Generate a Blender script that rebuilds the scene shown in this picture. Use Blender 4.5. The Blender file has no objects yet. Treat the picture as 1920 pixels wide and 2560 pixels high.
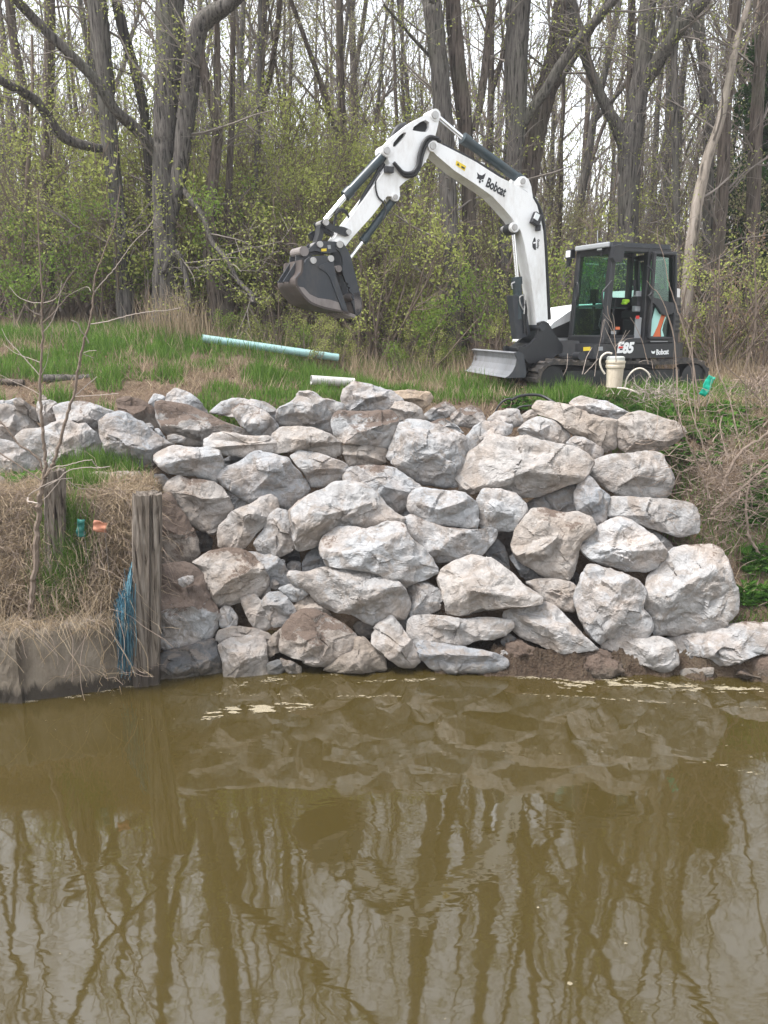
import bpy, bmesh, math, random
import numpy as np
from mathutils import Vector, Matrix, noise, geometry

C = bpy.context.scene.collection
rad = math.radians

# ------------------------------------------------------------------ camera, world, sun, exposure
FPX = 2009.0                       # focal length in pixels of the 1920 x 2560 photograph
PITCH = rad(12.9)
CAM_Z = 4.0
cam_d = bpy.data.cameras.new("camera")
cam = bpy.data.objects.new("camera", cam_d); C.objects.link(cam)
cam.location = (0, 0, CAM_Z)
cam.rotation_euler = (math.pi / 2 - PITCH, 0, 0)
cam_d.sensor_fit = 'VERTICAL'; cam_d.sensor_height = 36.0
cam_d.lens = 36.0 * FPX / 2560.0
cam_d.clip_start = 0.1; cam_d.clip_end = 2000
bpy.context.scene.camera = cam

SUN_EL, SUN_AZ = rad(63), rad(-112)      # azimuth measured clockwise from +Y (into the picture)
world = bpy.data.worlds.new("World"); bpy.context.scene.world = world
world.use_nodes = True
wn = world.node_tree; wn.nodes.clear()
sky = wn.nodes.new('ShaderNodeTexSky'); sky.sky_type = 'NISHITA'
sky.sun_disc = False; sky.sun_elevation = SUN_EL; sky.sun_rotation = SUN_AZ
sky.air_density = 1.5; sky.dust_density = 2.0; sky.ozone_density = 1.0
hs = wn.nodes.new('ShaderNodeHueSaturation'); hs.inputs['Saturation'].default_value = 0.24
hs.inputs['Value'].default_value = 1.5
bg = wn.nodes.new('ShaderNodeBackground'); bg.inputs['Strength'].default_value = 0.125
wo = wn.nodes.new('ShaderNodeOutputWorld')
wn.links.new(sky.outputs[0], hs.inputs['Color']); wn.links.new(hs.outputs[0], bg.inputs['Color'])
wn.links.new(bg.outputs[0], wo.inputs['Surface'])

sun_d = bpy.data.lights.new("sun", 'SUN'); sun = bpy.data.objects.new("sun", sun_d); C.objects.link(sun)
sun_d.energy = 2.3; sun_d.angle = rad(12); sun_d.color = (1.0, 0.97, 0.94)
sdir = Vector((math.sin(SUN_AZ) * math.cos(SUN_EL), math.cos(SUN_AZ) * math.cos(SUN_EL), math.sin(SUN_EL)))
sun.rotation_euler = sdir.to_track_quat('Z', 'Y').to_euler()
sun.location = sdir * 60

vs = bpy.context.scene.view_settings
vs.view_transform = 'Standard'; vs.look = 'None'; vs.exposure = 1.25; vs.gamma = 1.0; vs.use_curve_mapping = False
cy = bpy.context.scene.cycles
cy.max_bounces = 6; cy.transparent_max_bounces = 8; cy.diffuse_bounces = 3; cy.glossy_bounces = 3
cy.caustics_reflective = False; cy.caustics_refractive = False

# ------------------------------------------------------------------ pixel helpers (source pixels of the photograph)
CP, SP = math.cos(PITCH), math.sin(PITCH)
CAM = np.array([0, 0, CAM_Z])
def ray(px, py):
    a = (px - 960) / FPX; b = (1280 - py) / FPX
    return np.array([a, CP + b * SP, -SP + b * CP])
def at(px, py, Y):
    d = ray(px, py); return CAM + d * (Y / d[1])
def at_z(px, py, z=0.0):
    d = ray(px, py); return CAM + d * ((z - CAM_Z) / d[2])
def on_plane(px, py, p, n):
    d = ray(px, py); return CAM + d * (np.dot(np.array(p) - CAM, n) / np.dot(d, n))
def depth_of(p):
    return p[1] * CP + (CAM_Z - p[2]) * SP
def mpp(p):                         # metres per source pixel at a point
    return depth_of(p) / FPX

# ------------------------------------------------------------------ object helpers
def link(o, parent=None):
    C.objects.link(o)
    if parent: o.parent = parent
    return o
def tag(o, label=None, cat=None, group=None, kind=None):
    if label: o['label'] = label
    if cat: o['category'] = cat
    if group: o['group'] = group
    if kind: o['kind'] = kind
    return o
def empty(name, loc=(0, 0, 0), rz=0, **k):
    o = bpy.data.objects.new(name, None); link(o)
    o.empty_display_size = 0.2
    o.location = loc; o.rotation_euler = (0, 0, rz)
    return tag(o, **k)

class MB:
    """collects numpy vertex / face chunks and builds ONE mesh object"""
    def __init__(s): s.v = []; s.f = []; s.n = 0
    def add(s, V, F, m=0):
        V = np.asarray(V, float).reshape(-1, 3); F = np.asarray(F, np.int64)
        if len(F) == 0: return
        s.v.append(V); s.f.append((F + s.n, m)); s.n += len(V)
    def mesh(s, name, mats, smooth=False, origin=None):
        me = bpy.data.meshes.new(name)
        V = np.concatenate(s.v) if s.v else np.zeros((0, 3))
        if origin is not None: V = V - np.array(origin)
        loops = []; starts = []; tots = []; mi = []; p = 0
        for F, m in s.f:
            k = F.shape[1]; n = len(F)
            loops.append(F.ravel()); starts.append(p + np.arange(n) * k); tots.append(np.full(n, k)); mi.append(np.full(n, m)); p += n * k
        me.vertices.add(len(V)); me.vertices.foreach_set('co', V.astype(np.float32).ravel())
        if p:
            L = np.concatenate(loops).astype(np.int32)
            me.loops.add(p); me.loops.foreach_set('vertex_index', L)
            st = np.concatenate(starts).astype(np.int32)
            me.polygons.add(len(st)); me.polygons.foreach_set('loop_start', st)
            me.polygons.foreach_set('loop_total', np.concatenate(tots).astype(np.int32))
            me.polygons.foreach_set('material_index', np.concatenate(mi).astype(np.int32))
            me.polygons.foreach_set('use_smooth', np.full(len(st), bool(smooth)))
        for m in (mats if isinstance(mats, (list, tuple)) else [mats]): me.materials.append(m)
        me.update(calc_edges=True); me.validate()
        return me
    def build(s, name, mats, parent=None, smooth=False, origin=None, bevel=0, fix=False):
        me = s.mesh(name, mats, smooth, origin)
        if fix:
            bm = bmesh.new(); bm.from_mesh(me); bmesh.ops.recalc_face_normals(bm, faces=bm.faces); bm.to_mesh(me); bm.free()
        o = bpy.data.objects.new(name, me); link(o, parent)
        if origin is not None: o.location = origin
        if bevel:
            b = o.modifiers.new('bevel', 'BEVEL'); b.width = bevel; b.segments = 2; b.limit_method = 'ANGLE'; b.angle_limit = rad(40)
        return o
    # ---- shapes
    def tube(s, pts, r, k=8, m=0, cap=True):
        P = np.asarray(pts, float); n = len(P)
        R = np.full(n, r, float) if np.isscalar(r) else np.asarray(r, float)
        T = np.gradient(P, axis=0); T /= np.linalg.norm(T, axis=1)[:, None] + 1e-12
        mean = T.mean(0); ref = np.array([0., 0, 1]) if abs(mean[2]) < 0.8 * (np.linalg.norm(mean) + 1e-9) else np.array([1., 0, 0])
        A = np.cross(T, ref); A /= np.linalg.norm(A, axis=1)[:, None] + 1e-12
        B = np.cross(T, A)
        a = np.arange(k) * 2 * math.pi / k
        V = P[:, None, :] + R[:, None, None] * (np.cos(a)[None, :, None] * A[:, None, :] + np.sin(a)[None, :, None] * B[:, None, :])
        i = np.arange(n - 1)[:, None] * k; j = np.arange(k)[None, :]; j2 = (j + 1) % k
        F = np.stack([i + j, i + j2, i + k + j2, i + k + j], -1).reshape(-1, 4)
        s.add(V.reshape(-1, 3), F, m)
        if cap and k >= 5:
            for e, q in ((0, V[0]), (1, V[-1])):
                ctr = q.mean(0)[None]; VV = np.concatenate([q, ctr]); jj = np.arange(k)
                FF = np.stack([jj, (jj + 1) % k, np.full(k, k)], -1)
                s.add(VV, FF if e else FF[:, ::-1], m)
    def box(s, c, size, R=None, m=0):
        x, y, z = [q / 2 for q in size]
        V = np.array([[-x, -y, -z], [x, -y, -z], [x, y, -z], [-x, y, -z], [-x, -y, z], [x, -y, z], [x, y, z], [-x, y, z]])
        if R is not None: V = V @ np.array(R).T
        s.add(V + np.array(c), [[0, 3, 2, 1], [4, 5, 6, 7], [0, 1, 5, 4], [1, 2, 6, 5], [2, 3, 7, 6], [3, 0, 4, 7]], m)
    def bar(s, p, q, w, h, up=(0, 0, 1), m=0):      # rectangular bar from p to q
        p = np.array(p, float); q = np.array(q, float); d = q - p; L = np.linalg.norm(d); d /= L
        a = np.cross(np.array(up, float), d); a /= np.linalg.norm(a); b = np.cross(d, a)
        s.box((p + q) / 2, (L, w, h), np.stack([d, a, b], 1), m)
    def prism(s, loops, M, w0, w1, m=0):            # loops: list of 2-D polygons (outer + holes) in local x-z; extruded along local y from w0 to w1; M maps (x,z,y)->xyz
        tri = geometry.tessellate_polygon([[Vector((a, b, 0)) for a, b in lp] for lp in loops])
        flat = [p for lp in loops for p in lp]; n = len(flat)
        V = [M(a, b, w0) for a, b in flat] + [M(a, b, w1) for a, b in flat]
        T = np.array([list(t) for t in tri])
        s.add(V, np.concatenate([T, T[:, ::-1] + n]), m)
        o = 0; F = []
        for lp in loops:
            k = len(lp)
            for i in range(k): F.append([o + i, o + (i + 1) % k, n + o + (i + 1) % k, n + o + i])
            o += k
        s.add(V, F, m)
    def lathe(s, c, prof, k=20, m=0, axis=None):     # prof: (r, h)
        P = np.array(prof, float); a = np.arange(k) * 2 * math.pi / k
        V = np.stack([P[:, 0, None] * np.cos(a), P[:, 0, None] * np.sin(a), np.repeat(P[:, 1, None], k, 1)], -1).reshape(-1, 3)
        if axis is not None:
            V = V @ np.array(Vector((0, 0, 1)).rotation_difference(Vector(axis)).to_matrix()).T
        n = len(P); i = np.arange(n - 1)[:, None] * k; j = np.arange(k)[None]; j2 = (j + 1) % k
        s.add(V + np.array(c), np.stack([i + j, i + j2, i + k + j2, i + k + j], -1).reshape(-1, 4), m)

def disc_pin(mb, p, axis, r, h, m=0, k=14):          # short round pin head
    p = np.array(p); ax = np.array(axis)
    mb.tube([p, p + ax * h], [r, r], k, m)

# ------------------------------------------------------------------ materials
def mat(name, base=(0.5, 0.5, 0.5), rough=0.7, metal=0.0, spec=0.5):
    m = bpy.data.materials.new(name); m.use_nodes = True
    b = m.node_tree.nodes['Principled BSDF']
    b.inputs['Base Color'].default_value = (*base, 1); b.inputs['Roughness'].default_value = rough
    b.inputs['Metallic'].default_value = metal; b.inputs['Specular IOR Level'].default_value = spec
    return m
class NT:
    def __init__(s, m): s.t = m.node_tree; s.b = s.t.nodes['Principled BSDF']
    def n(s, typ, **k):
        x = s.t.nodes.new(typ)
        for a, v in k.items(): setattr(x, a, v)
        return x
    def l(s, a, b): s.t.links.new(a, b)
    def coords(s, scale=(1, 1, 1), kind='Object'):
        tc = s.n('ShaderNodeTexCoord'); mp = s.n('ShaderNodeMapping'); mp.inputs['Scale'].default_value = scale
        s.l(tc.outputs[kind], mp.inputs['Vector']); return mp.outputs[0]
    def noise(s, scale, detail=4, rough=0.6, vec=None, dist=0):
        x = s.n('ShaderNodeTexNoise'); x.inputs['Scale'].default_value = scale; x.inputs['Detail'].default_value = detail
        x.inputs['Roughness'].default_value = rough; x.inputs['Distortion'].default_value = dist
        if vec is not None: s.l(vec, x.inputs['Vector'])
        return x.outputs['Fac']
    def ramp(s, fac, stops):
        r = s.n('ShaderNodeValToRGB'); e = r.color_ramp.elements
        while len(e) < len(stops): e.new(0.5)
        for q, (p, c) in zip(e, stops):
            q.position = p; q.color = (*c, 1) if len(c) == 3 else c
        s.l(fac, r.inputs[0]); return r.outputs[0]
    def mix(s, fac, a, b, mode='MIX'):
        x = s.n('ShaderNodeMix', data_type='RGBA', blend_type=mode)
        for q, v in ((0, fac), (6, a), (7, b)):
            if hasattr(v, 'links'): s.l(v, x.inputs[q])
            else: x.inputs[q].default_value = v if q == 0 else (*v, 1)
        return x.outputs[2]
    def math(s, op, a, b=None, c=None, clamp=False):
        x = s.n('ShaderNodeMath', operation=op); x.use_clamp = clamp
        for i, v in enumerate((a, b, c)):
            if v is None: continue
            if hasattr(v, 'links'): s.l(v, x.inputs[i])
            else: x.inputs[i].default_value = v
        return x.outputs[0]
    def mapr(s, v, a, b, c=0, d=1):
        x = s.n('ShaderNodeMapRange'); s.l(v, x.inputs[0])
        for i, q in zip((1, 2, 3, 4), (a, b, c, d)): x.inputs[i].default_value = q
        return x.outputs[0]
    def attr(s, name):
        x = s.n('ShaderNodeAttribute', attribute_type='OBJECT', attribute_name=name); return x.outputs['Fac']
    def bump(s, h, strength=0.4, dist=0.02):
        x = s.n('ShaderNodeBump'); x.inputs['Strength'].default_value = strength; x.inputs['Distance'].default_value = dist
        s.l(h, x.inputs['Height']); s.l(x.outputs[0], s.b.inputs['Normal'])
    def color(s, c): s.l(c, s.b.inputs['Base Color'])
    def rough(s, c): s.l(c, s.b.inputs['Roughness'])

def grimy(name, base, dirt=(0.12, 0.10, 0.08), amt=0.5, rough=0.45, scale=3.0, metal=0.0, streak=(1, 1, 0.35)):
    m = mat(name, base, rough, metal); t = NT(m); v = t.coords(streak)
    n1 = t.noise(scale, 6, 0.65, v); n2 = t.noise(scale * 7, 3, 0.6, v)
    f = t.mapr(t.math('ADD', n1, t.math('MULTIPLY', n2, 0.35)), 0.62, 0.95, 0, amt)
    t.color(t.mix(f, base, dirt)); t.rough(t.mapr(f, 0, 1, rough, 0.85)); t.bump(n2, 0.08, 0.01)
    return m

def m_rock():
    m = mat('limestone', (0.45, 0.43, 0.42), 0.9, spec=0.3); t = NT(m); v = t.coords()
    pos = t.n('ShaderNodeNewGeometry')
    seed = t.attr('seed')
    vv = t.n('ShaderNodeVectorMath', operation='ADD'); t.l(v, vv.inputs[0])
    cx = t.n('ShaderNodeCombineXYZ'); t.l(seed, cx.inputs[0]); t.l(seed, cx.inputs[1]); t.l(seed, cx.inputs[2]); t.l(cx.outputs[0], vv.inputs[1])
    v = vv.outputs[0]
    n1 = t.noise(2.2, 6, 0.62, v); n2 = t.noise(11, 6, 0.68, v, 0.6); n3 = t.noise(46, 4, 0.6, v); n4 = t.noise(3.3, 7, 0.66, v, 1.2)
    grey = t.mix(t.attr('blue'), (0.300, 0.295, 0.290), (0.266, 0.275, 0.289))
    warm = t.mix(t.mapr(n1, 0.42, 0.68), grey, t.mix(0.7, grey, (0.30, 0.24, 0.195)))
    warm = t.mix(t.attr('tan'), warm, (0.30, 0.235, 0.175))
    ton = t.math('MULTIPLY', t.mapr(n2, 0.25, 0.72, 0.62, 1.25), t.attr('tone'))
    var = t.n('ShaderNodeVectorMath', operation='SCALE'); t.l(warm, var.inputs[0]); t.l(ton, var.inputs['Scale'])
    # darker weathered patches with their own outline
    pat = t.mapr(t.math('ADD', n4, t.math('MULTIPLY', n3, 0.12)), 0.57, 0.64, 0, 0.55)
    c = t.mix(pat, var.outputs[0], (0.20, 0.165, 0.135))
    # soil lying on ledges
    sp = t.n('ShaderNodeSeparateXYZ'); t.l(pos.outputs['Normal'], sp.inputs[0])
    dm = t.math('ADD', t.math('ADD', n1, t.math('MULTIPLY', n2, 0.45)), t.math('MULTIPLY', sp.outputs[2], 0.22))
    oc = t.n('ShaderNodeTexCoord'); os_ = t.n('ShaderNodeSeparateXYZ'); t.l(oc.outputs['Object'], os_.inputs[0])
    hz = t.mapr(t.math('DIVIDE', os_.outputs[2], t.attr('tall')), 0.35, 0.95, 0.25, 1.15)
    dm = t.math('ADD', dm, t.math('MULTIPLY', t.math('MULTIPLY', t.attr('dirt'), hz), 0.75))
    dm = t.mapr(dm, 1.10, 1.16, 0, 0.92)
    soil = t.mix(n3, (0.058, 0.039, 0.030), (0.135, 0.098, 0.076))
    c = t.mix(dm, c, soil)
    # water-soaked foot
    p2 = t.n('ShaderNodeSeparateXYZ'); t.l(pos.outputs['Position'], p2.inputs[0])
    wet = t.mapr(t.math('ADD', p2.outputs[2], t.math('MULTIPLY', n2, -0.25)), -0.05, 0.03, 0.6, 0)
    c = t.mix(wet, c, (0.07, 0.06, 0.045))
    t.color(c)
    h = t.math('ADD', t.math('MULTIPLY', n2, 1.0), t.math('MULTIPLY', n3, 0.45))
    t.bump(h, 0.75, 0.04)
    return m
def m_bark(name, a, b, sc=(14, 14, 1.6)):
    m = mat(name, a, 0.95, spec=0.15); t = NT(m); v = t.coords(sc)
    n1 = t.noise(1.0, 5, 0.65, v, 0.35); n2 = t.noise(0.7, 3, 0.6, t.coords((1, 1, 1)))
    c = t.ramp(n1, [(0.36, tuple(q * 0.25 for q in a)), (0.46, a), (0.66, b)])
    t.color(t.mix(t.mapr(n2, 0.5, 0.75, 0, 0.35), c, (0.10, 0.11, 0.07))); t.bump(n1, 0.9, 0.05)
    return m
def m_leaf(name, a, b, trans=0.45):
    m = bpy.data.materials.new(name); m.use_nodes = True; t = m.node_tree; t.nodes.clear()
    o = t.nodes.new('ShaderNodeOutputMaterial'); mx = t.nodes.new('ShaderNodeMixShader'); mx.inputs[0].default_value = trans
    d = t.nodes.new('ShaderNodeBsdfDiffuse'); r = t.nodes.new('ShaderNodeBsdfTranslucent')
    g = t.nodes.new('ShaderNodeNewGeometry'); n = t.nodes.new('ShaderNodeMix'); n.data_type = 'RGBA'
    n.inputs[6].default_value = (*a, 1); n.inputs[7].default_value = (*b, 1)
    L = t.links.new
    L(g.outputs['Random Per Island'], n.inputs[0]); L(n.outputs[2], d.inputs[0]); L(n.outputs[2], r.inputs[0])
    L(d.outputs[0], mx.inputs[1]); L(r.outputs[0], mx.inputs[2]); L(mx.outputs[0], o.inputs[0])
    return m
def m_ground(k=1.0):
    m = mat('soil', (0.12, 0.09, 0.06), 1.0, spec=0.1); t = NT(m); v = t.coords()
    n1 = t.noise(0.9, 5, 0.6, v); n2 = t.noise(9, 6, 0.7, v); n3 = t.noise(45, 3, 0.6, v)
    c = t.ramp(t.math('ADD', t.math('MULTIPLY', n1, 0.5), t.math('MULTIPLY', n2, 0.5)), [(p, tuple(q * k for q in c)) for p, c in ((0.3, (0.05, 0.034, 0.024)), (0.48, (0.125, 0.085, 0.06)), (0.62, (0.19, 0.145, 0.10)), (0.75, (0.10, 0.11, 0.045)))])
    t.color(t.mix(t.mapr(n3, 0.4, 0.7, 0, 0.5), c, (0.22 * k, 0.17 * k, 0.12 * k))); t.bump(t.math('ADD', n2, t.math('MULTIPLY', n3, 0.5)), 1.0, 0.08)
    return m
def m_water():
    m = mat('murky water', (0.05, 0.037, 0.01), 0.03, spec=0.5); t = NT(m)
    t.b.inputs['IOR'].default_value = 1.9
    v = t.coords((1.0, 1.0, 1.0)); n0 = t.noise(0.35, 3, 0.5, v)
    t.color(t.mix(n0, (0.047, 0.034, 0.0098), (0.037, 0.0272, 0.0075)))
    a = t.noise(1.1, 3, 0.45, t.coords((1.0, 1.5, 1)), 0.6); b = t.noise(5.0, 2, 0.5, t.coords((0.8, 1.7, 1)), 0.5)
    w = t.noise(0.28, 2, 0.5, v)
    amp = t.mapr(w, 0.40, 0.62, 0.25, 1.1)
    h = t.math('ADD', t.math('MULTIPLY', a, 1.0), t.math('MULTIPLY', t.math('MULTIPLY', b, amp), 0.16))
    t.bump(h, 1.0, 0.0038)
    return m
def m_wood():
    m = mat('weathered timber', (0.2, 0.17, 0.14), 0.9, spec=0.2); t = NT(m); v = t.coords((26, 26, 1.4))
    n1 = t.noise(1, 6, 0.65, v, 0.5); n2 = t.noise(1.6, 4, 0.6, t.coords((3, 3, 0.8)))
    c = t.ramp(n1, [(0.36, (0.018, 0.013, 0.01)), (0.45, (0.125, 0.103, 0.083)), (0.68, (0.25, 0.218, 0.187))])
    pos = t.n('ShaderNodeNewGeometry'); p2 = t.n('ShaderNodeSeparateXYZ'); t.l(pos.outputs['Position'], p2.inputs[0])
    wet = t.mapr(t.math('ADD', p2.outputs[2], t.math('MULTIPLY', n2, -0.5)), -0.08, 0.0, 0.75, 0)
    c = t.mix(t.mapr(n2, 0.45, 0.75, 0, 0.5), c, (0.10, 0.075, 0.055))
    t.color(t.mix(wet, c, (0.03, 0.024, 0.02))); t.bump(n1, 0.9, 0.03)
    return m
def m_concrete():
    m = mat('old concrete', (0.2, 0.18, 0.15), 0.95, spec=0.2); t = NT(m); v = t.coords((1, 1, 0.7))
    n1 = t.noise(2.0, 6, 0.6, v); n2 = t.noise(30, 4, 0.6, v); n3 = t.noise(6, 5, 0.7, t.coords((1.6, 1.6, 0.3)))
    c = t.ramp(t.math('ADD', t.math('MULTIPLY', n1, 0.6), t.math('MULTIPLY', n3, 0.4)), [(0.32, (0.065, 0.052, 0.04)), (0.48, (0.145, 0.12, 0.093)), (0.66, (0.225, 0.192, 0.152))])
    pos = t.n('ShaderNodeNewGeometry'); p2 = t.n('ShaderNodeSeparateXYZ'); t.l(pos.outputs['Position'], p2.inputs[0])
    wet = t.mapr(t.math('ADD', p2.outputs[2], t.math('MULTIPLY', n3, -0.45)), -0.12, -0.02, 0.85, 0)
    t.color(t.mix(wet, c, (0.022, 0.018, 0.014))); t.bump(t.math('ADD', n2, n3), 0.5, 0.02)
    return m
def m_glass(name, col, alpha=0.35):
    m = bpy.data.materials.new(name); m.use_nodes = True; t = m.node_tree; t.nodes.clear()
    o = t.nodes.new('ShaderNodeOutputMaterial'); mx = t.nodes.new('ShaderNodeMixShader')
    tr = t.nodes.new('ShaderNodeBsdfTransparent'); tr.inputs[0].default_value = (*col, 1)
    g = t.nodes.new('ShaderNodeBsdfGlossy'); g.inputs['Roughness'].default_value = 0.03; g.inputs[0].default_value = (0.7, 0.95, 0.88, 1)
    fr = t.nodes.new('ShaderNodeFresnel'); fr.inputs[0].default_value = 2.0
    L = t.links.new; L(fr.outputs[0], mx.inputs[0]); L(tr.outputs[0], mx.inputs[1]); L(g.outputs[0], mx.inputs[2]); L(mx.outputs[0], o.inputs[0])
    return m

M = {}
M['rock'] = m_rock(); M['soil'] = m_ground(); M['water'] = m_water(); M['wood'] = m_wood(); M['concrete'] = m_concrete()
M['bark'] = m_bark('furrowed grey bark', (0.092, 0.082, 0.074), (0.165, 0.148, 0.133), (26, 26, 2.4))
M['bark2'] = m_bark('brown bark', (0.088, 0.07, 0.058), (0.155, 0.126, 0.107), (24, 24, 2.2))
M['bark3'] = m_bark('pale dead wood', (0.24, 0.205, 0.17), (0.36, 0.31, 0.27), (9, 9, 1.2))
M['barkd'] = m_bark('dark limb bark', (0.045, 0.039, 0.035), (0.085, 0.073, 0.065))
M['twig'] = mat('grey twig', (0.19, 0.165, 0.145), 0.95, spec=0.1)
M['twig2'] = mat('brown twig', (0.16, 0.125, 0.10), 0.95, spec=0.1)
M['stick'] = mat('dry stick', (0.23, 0.18, 0.145), 0.95, spec=0.1)
M['bleach'] = mat('bleached twig', (0.30, 0.255, 0.22), 0.9, spec=0.1)
M['leaf'] = m_leaf('spring yellow green leaf', (0.27, 0.31, 0.075), (0.39, 0.41, 0.14))
M['leaf2'] = m_leaf('fresh green leaf', (0.13, 0.21, 0.04), (0.22, 0.29, 0.07))
M['bud'] = m_leaf('pale budding leaf', (0.26, 0.265, 0.12), (0.36, 0.34, 0.18))
M['ever'] = m_leaf('dark evergreen needle', (0.018, 0.045, 0.012), (0.05, 0.09, 0.025), 0.2)
M['weed'] = m_leaf('broad weed leaf', (0.05, 0.125, 0.02), (0.10, 0.21, 0.04), 0.4)
M['grass'] = m_leaf('green grass blade', (0.07, 0.155, 0.025), (0.165, 0.25, 0.06), 0.35)
M['straw'] = m_leaf('dry grass blade', (0.24, 0.18, 0.115), (0.40, 0.32, 0.225), 0.25)
M['litter'] = m_leaf('dead leaf litter', (0.13, 0.085, 0.055), (0.25, 0.17, 0.115), 0.2)
# ------------------------------------------------------------------ terrain: one sheet with the creek bed, the bank and the forest floor
PROF_M = ([-40, 5.0, 7.9, 9.1, 10.45, 12.5, 12.7, 15, 18, 25, 60, 400], [-1.6, -1.6, -1.2, -0.5, 0.05, 2.72, 2.86, 2.92, 3.2, 3.5, 4.2, 9])
PROF_L = ([-40, 5.0, 7.9, 8.5, 8.75, 9.0, 9.35, 10.3, 11.8, 12.6, 14, 15, 18, 25, 60, 400], [-1.6, -1.6, -1.2, -0.7, 0.9, 1.5, 1.92, 2.02, 2.55, 3.0, 3.5, 3.72, 3.92, 4.0, 4.4, 9])
PROF_R = ([-40, 5.0, 7.9, 8.75, 9.25, 9.9, 11.5, 12.2, 15, 18, 25, 60, 400], [-1.6, -1.6, -1.0, -0.22, 0.28, 0.8, 2.5, 2.82, 2.92, 3.1, 3.3, 4.0, 9])
def sstep(x): x = np.clip(x, 0, 1); return x * x * (3 - 2 * x)
def gz(x, y):
    x = np.asarray(x, float); y = np.asarray(y, float)
    zl = np.interp(y, *PROF_L); zm = np.interp(y, *PROF_M); zr = np.interp(y, *PROF_R)
    t = sstep((y - 10.0) / 2.6)
    xa = -2.62 + t * 2.8; xb = -3.02 - t * 1.2
    wl = sstep((xa - x) / (xa - xb)); wr = sstep((x - 3.3) / 1.0)
    z = zm * (1 - wl) + zl * wl
    z = z * (1 - wr) + zr * wr
    return z + 0.035 * np.sin(x * 2.3 + y * 1.1) * np.sin(y * 1.9 - x * 0.7) * (y > 9)
def terrain():
    xs = np.concatenate([np.linspace(-100, -14, 20), np.arange(-13.5, 13.6, 0.14), np.linspace(14, 100, 20)])
    ys = np.concatenate([[-40, -10, 2, 6], np.arange(7.5, 21, 0.12), np.linspace(21.3, 60, 60), np.linspace(65, 130, 12)])
    X, Y = np.meshgrid(xs, ys); Z = gz(X, Y)
    sel = (np.abs(X) < 13.6) & (Y > 8.4) & (Y < 21)
    for i, j in zip(*np.nonzero(sel)):
        Z[i, j] += 0.05 * noise.fractal(Vector((X[i, j] * 1.7, Y[i, j] * 1.7, 0)), 0.8, 2.0, 4)
    mb = MB(); n = len(xs); m = len(ys)
    i = np.arange(m - 1)[:, None] * n; j = np.arange(n - 1)[None]
    F = np.stack([i + j, i + j + 1, i + n + j + 1, i + n + j], -1).reshape(-1, 4)
    mb.add(np.stack([X, Y, Z], -1).reshape(-1, 3), F)
    tag(mb.build('ground', M['soil'], smooth=True), kind='structure')
terrain()
mb = MB(); mb.add([[-100, -40, 0], [100, -40, 0], [100, 11, 0], [-100, 11, 0]], [[0, 1, 2, 3]])
tag(mb.build('water', M['water']), kind='structure')

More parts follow.
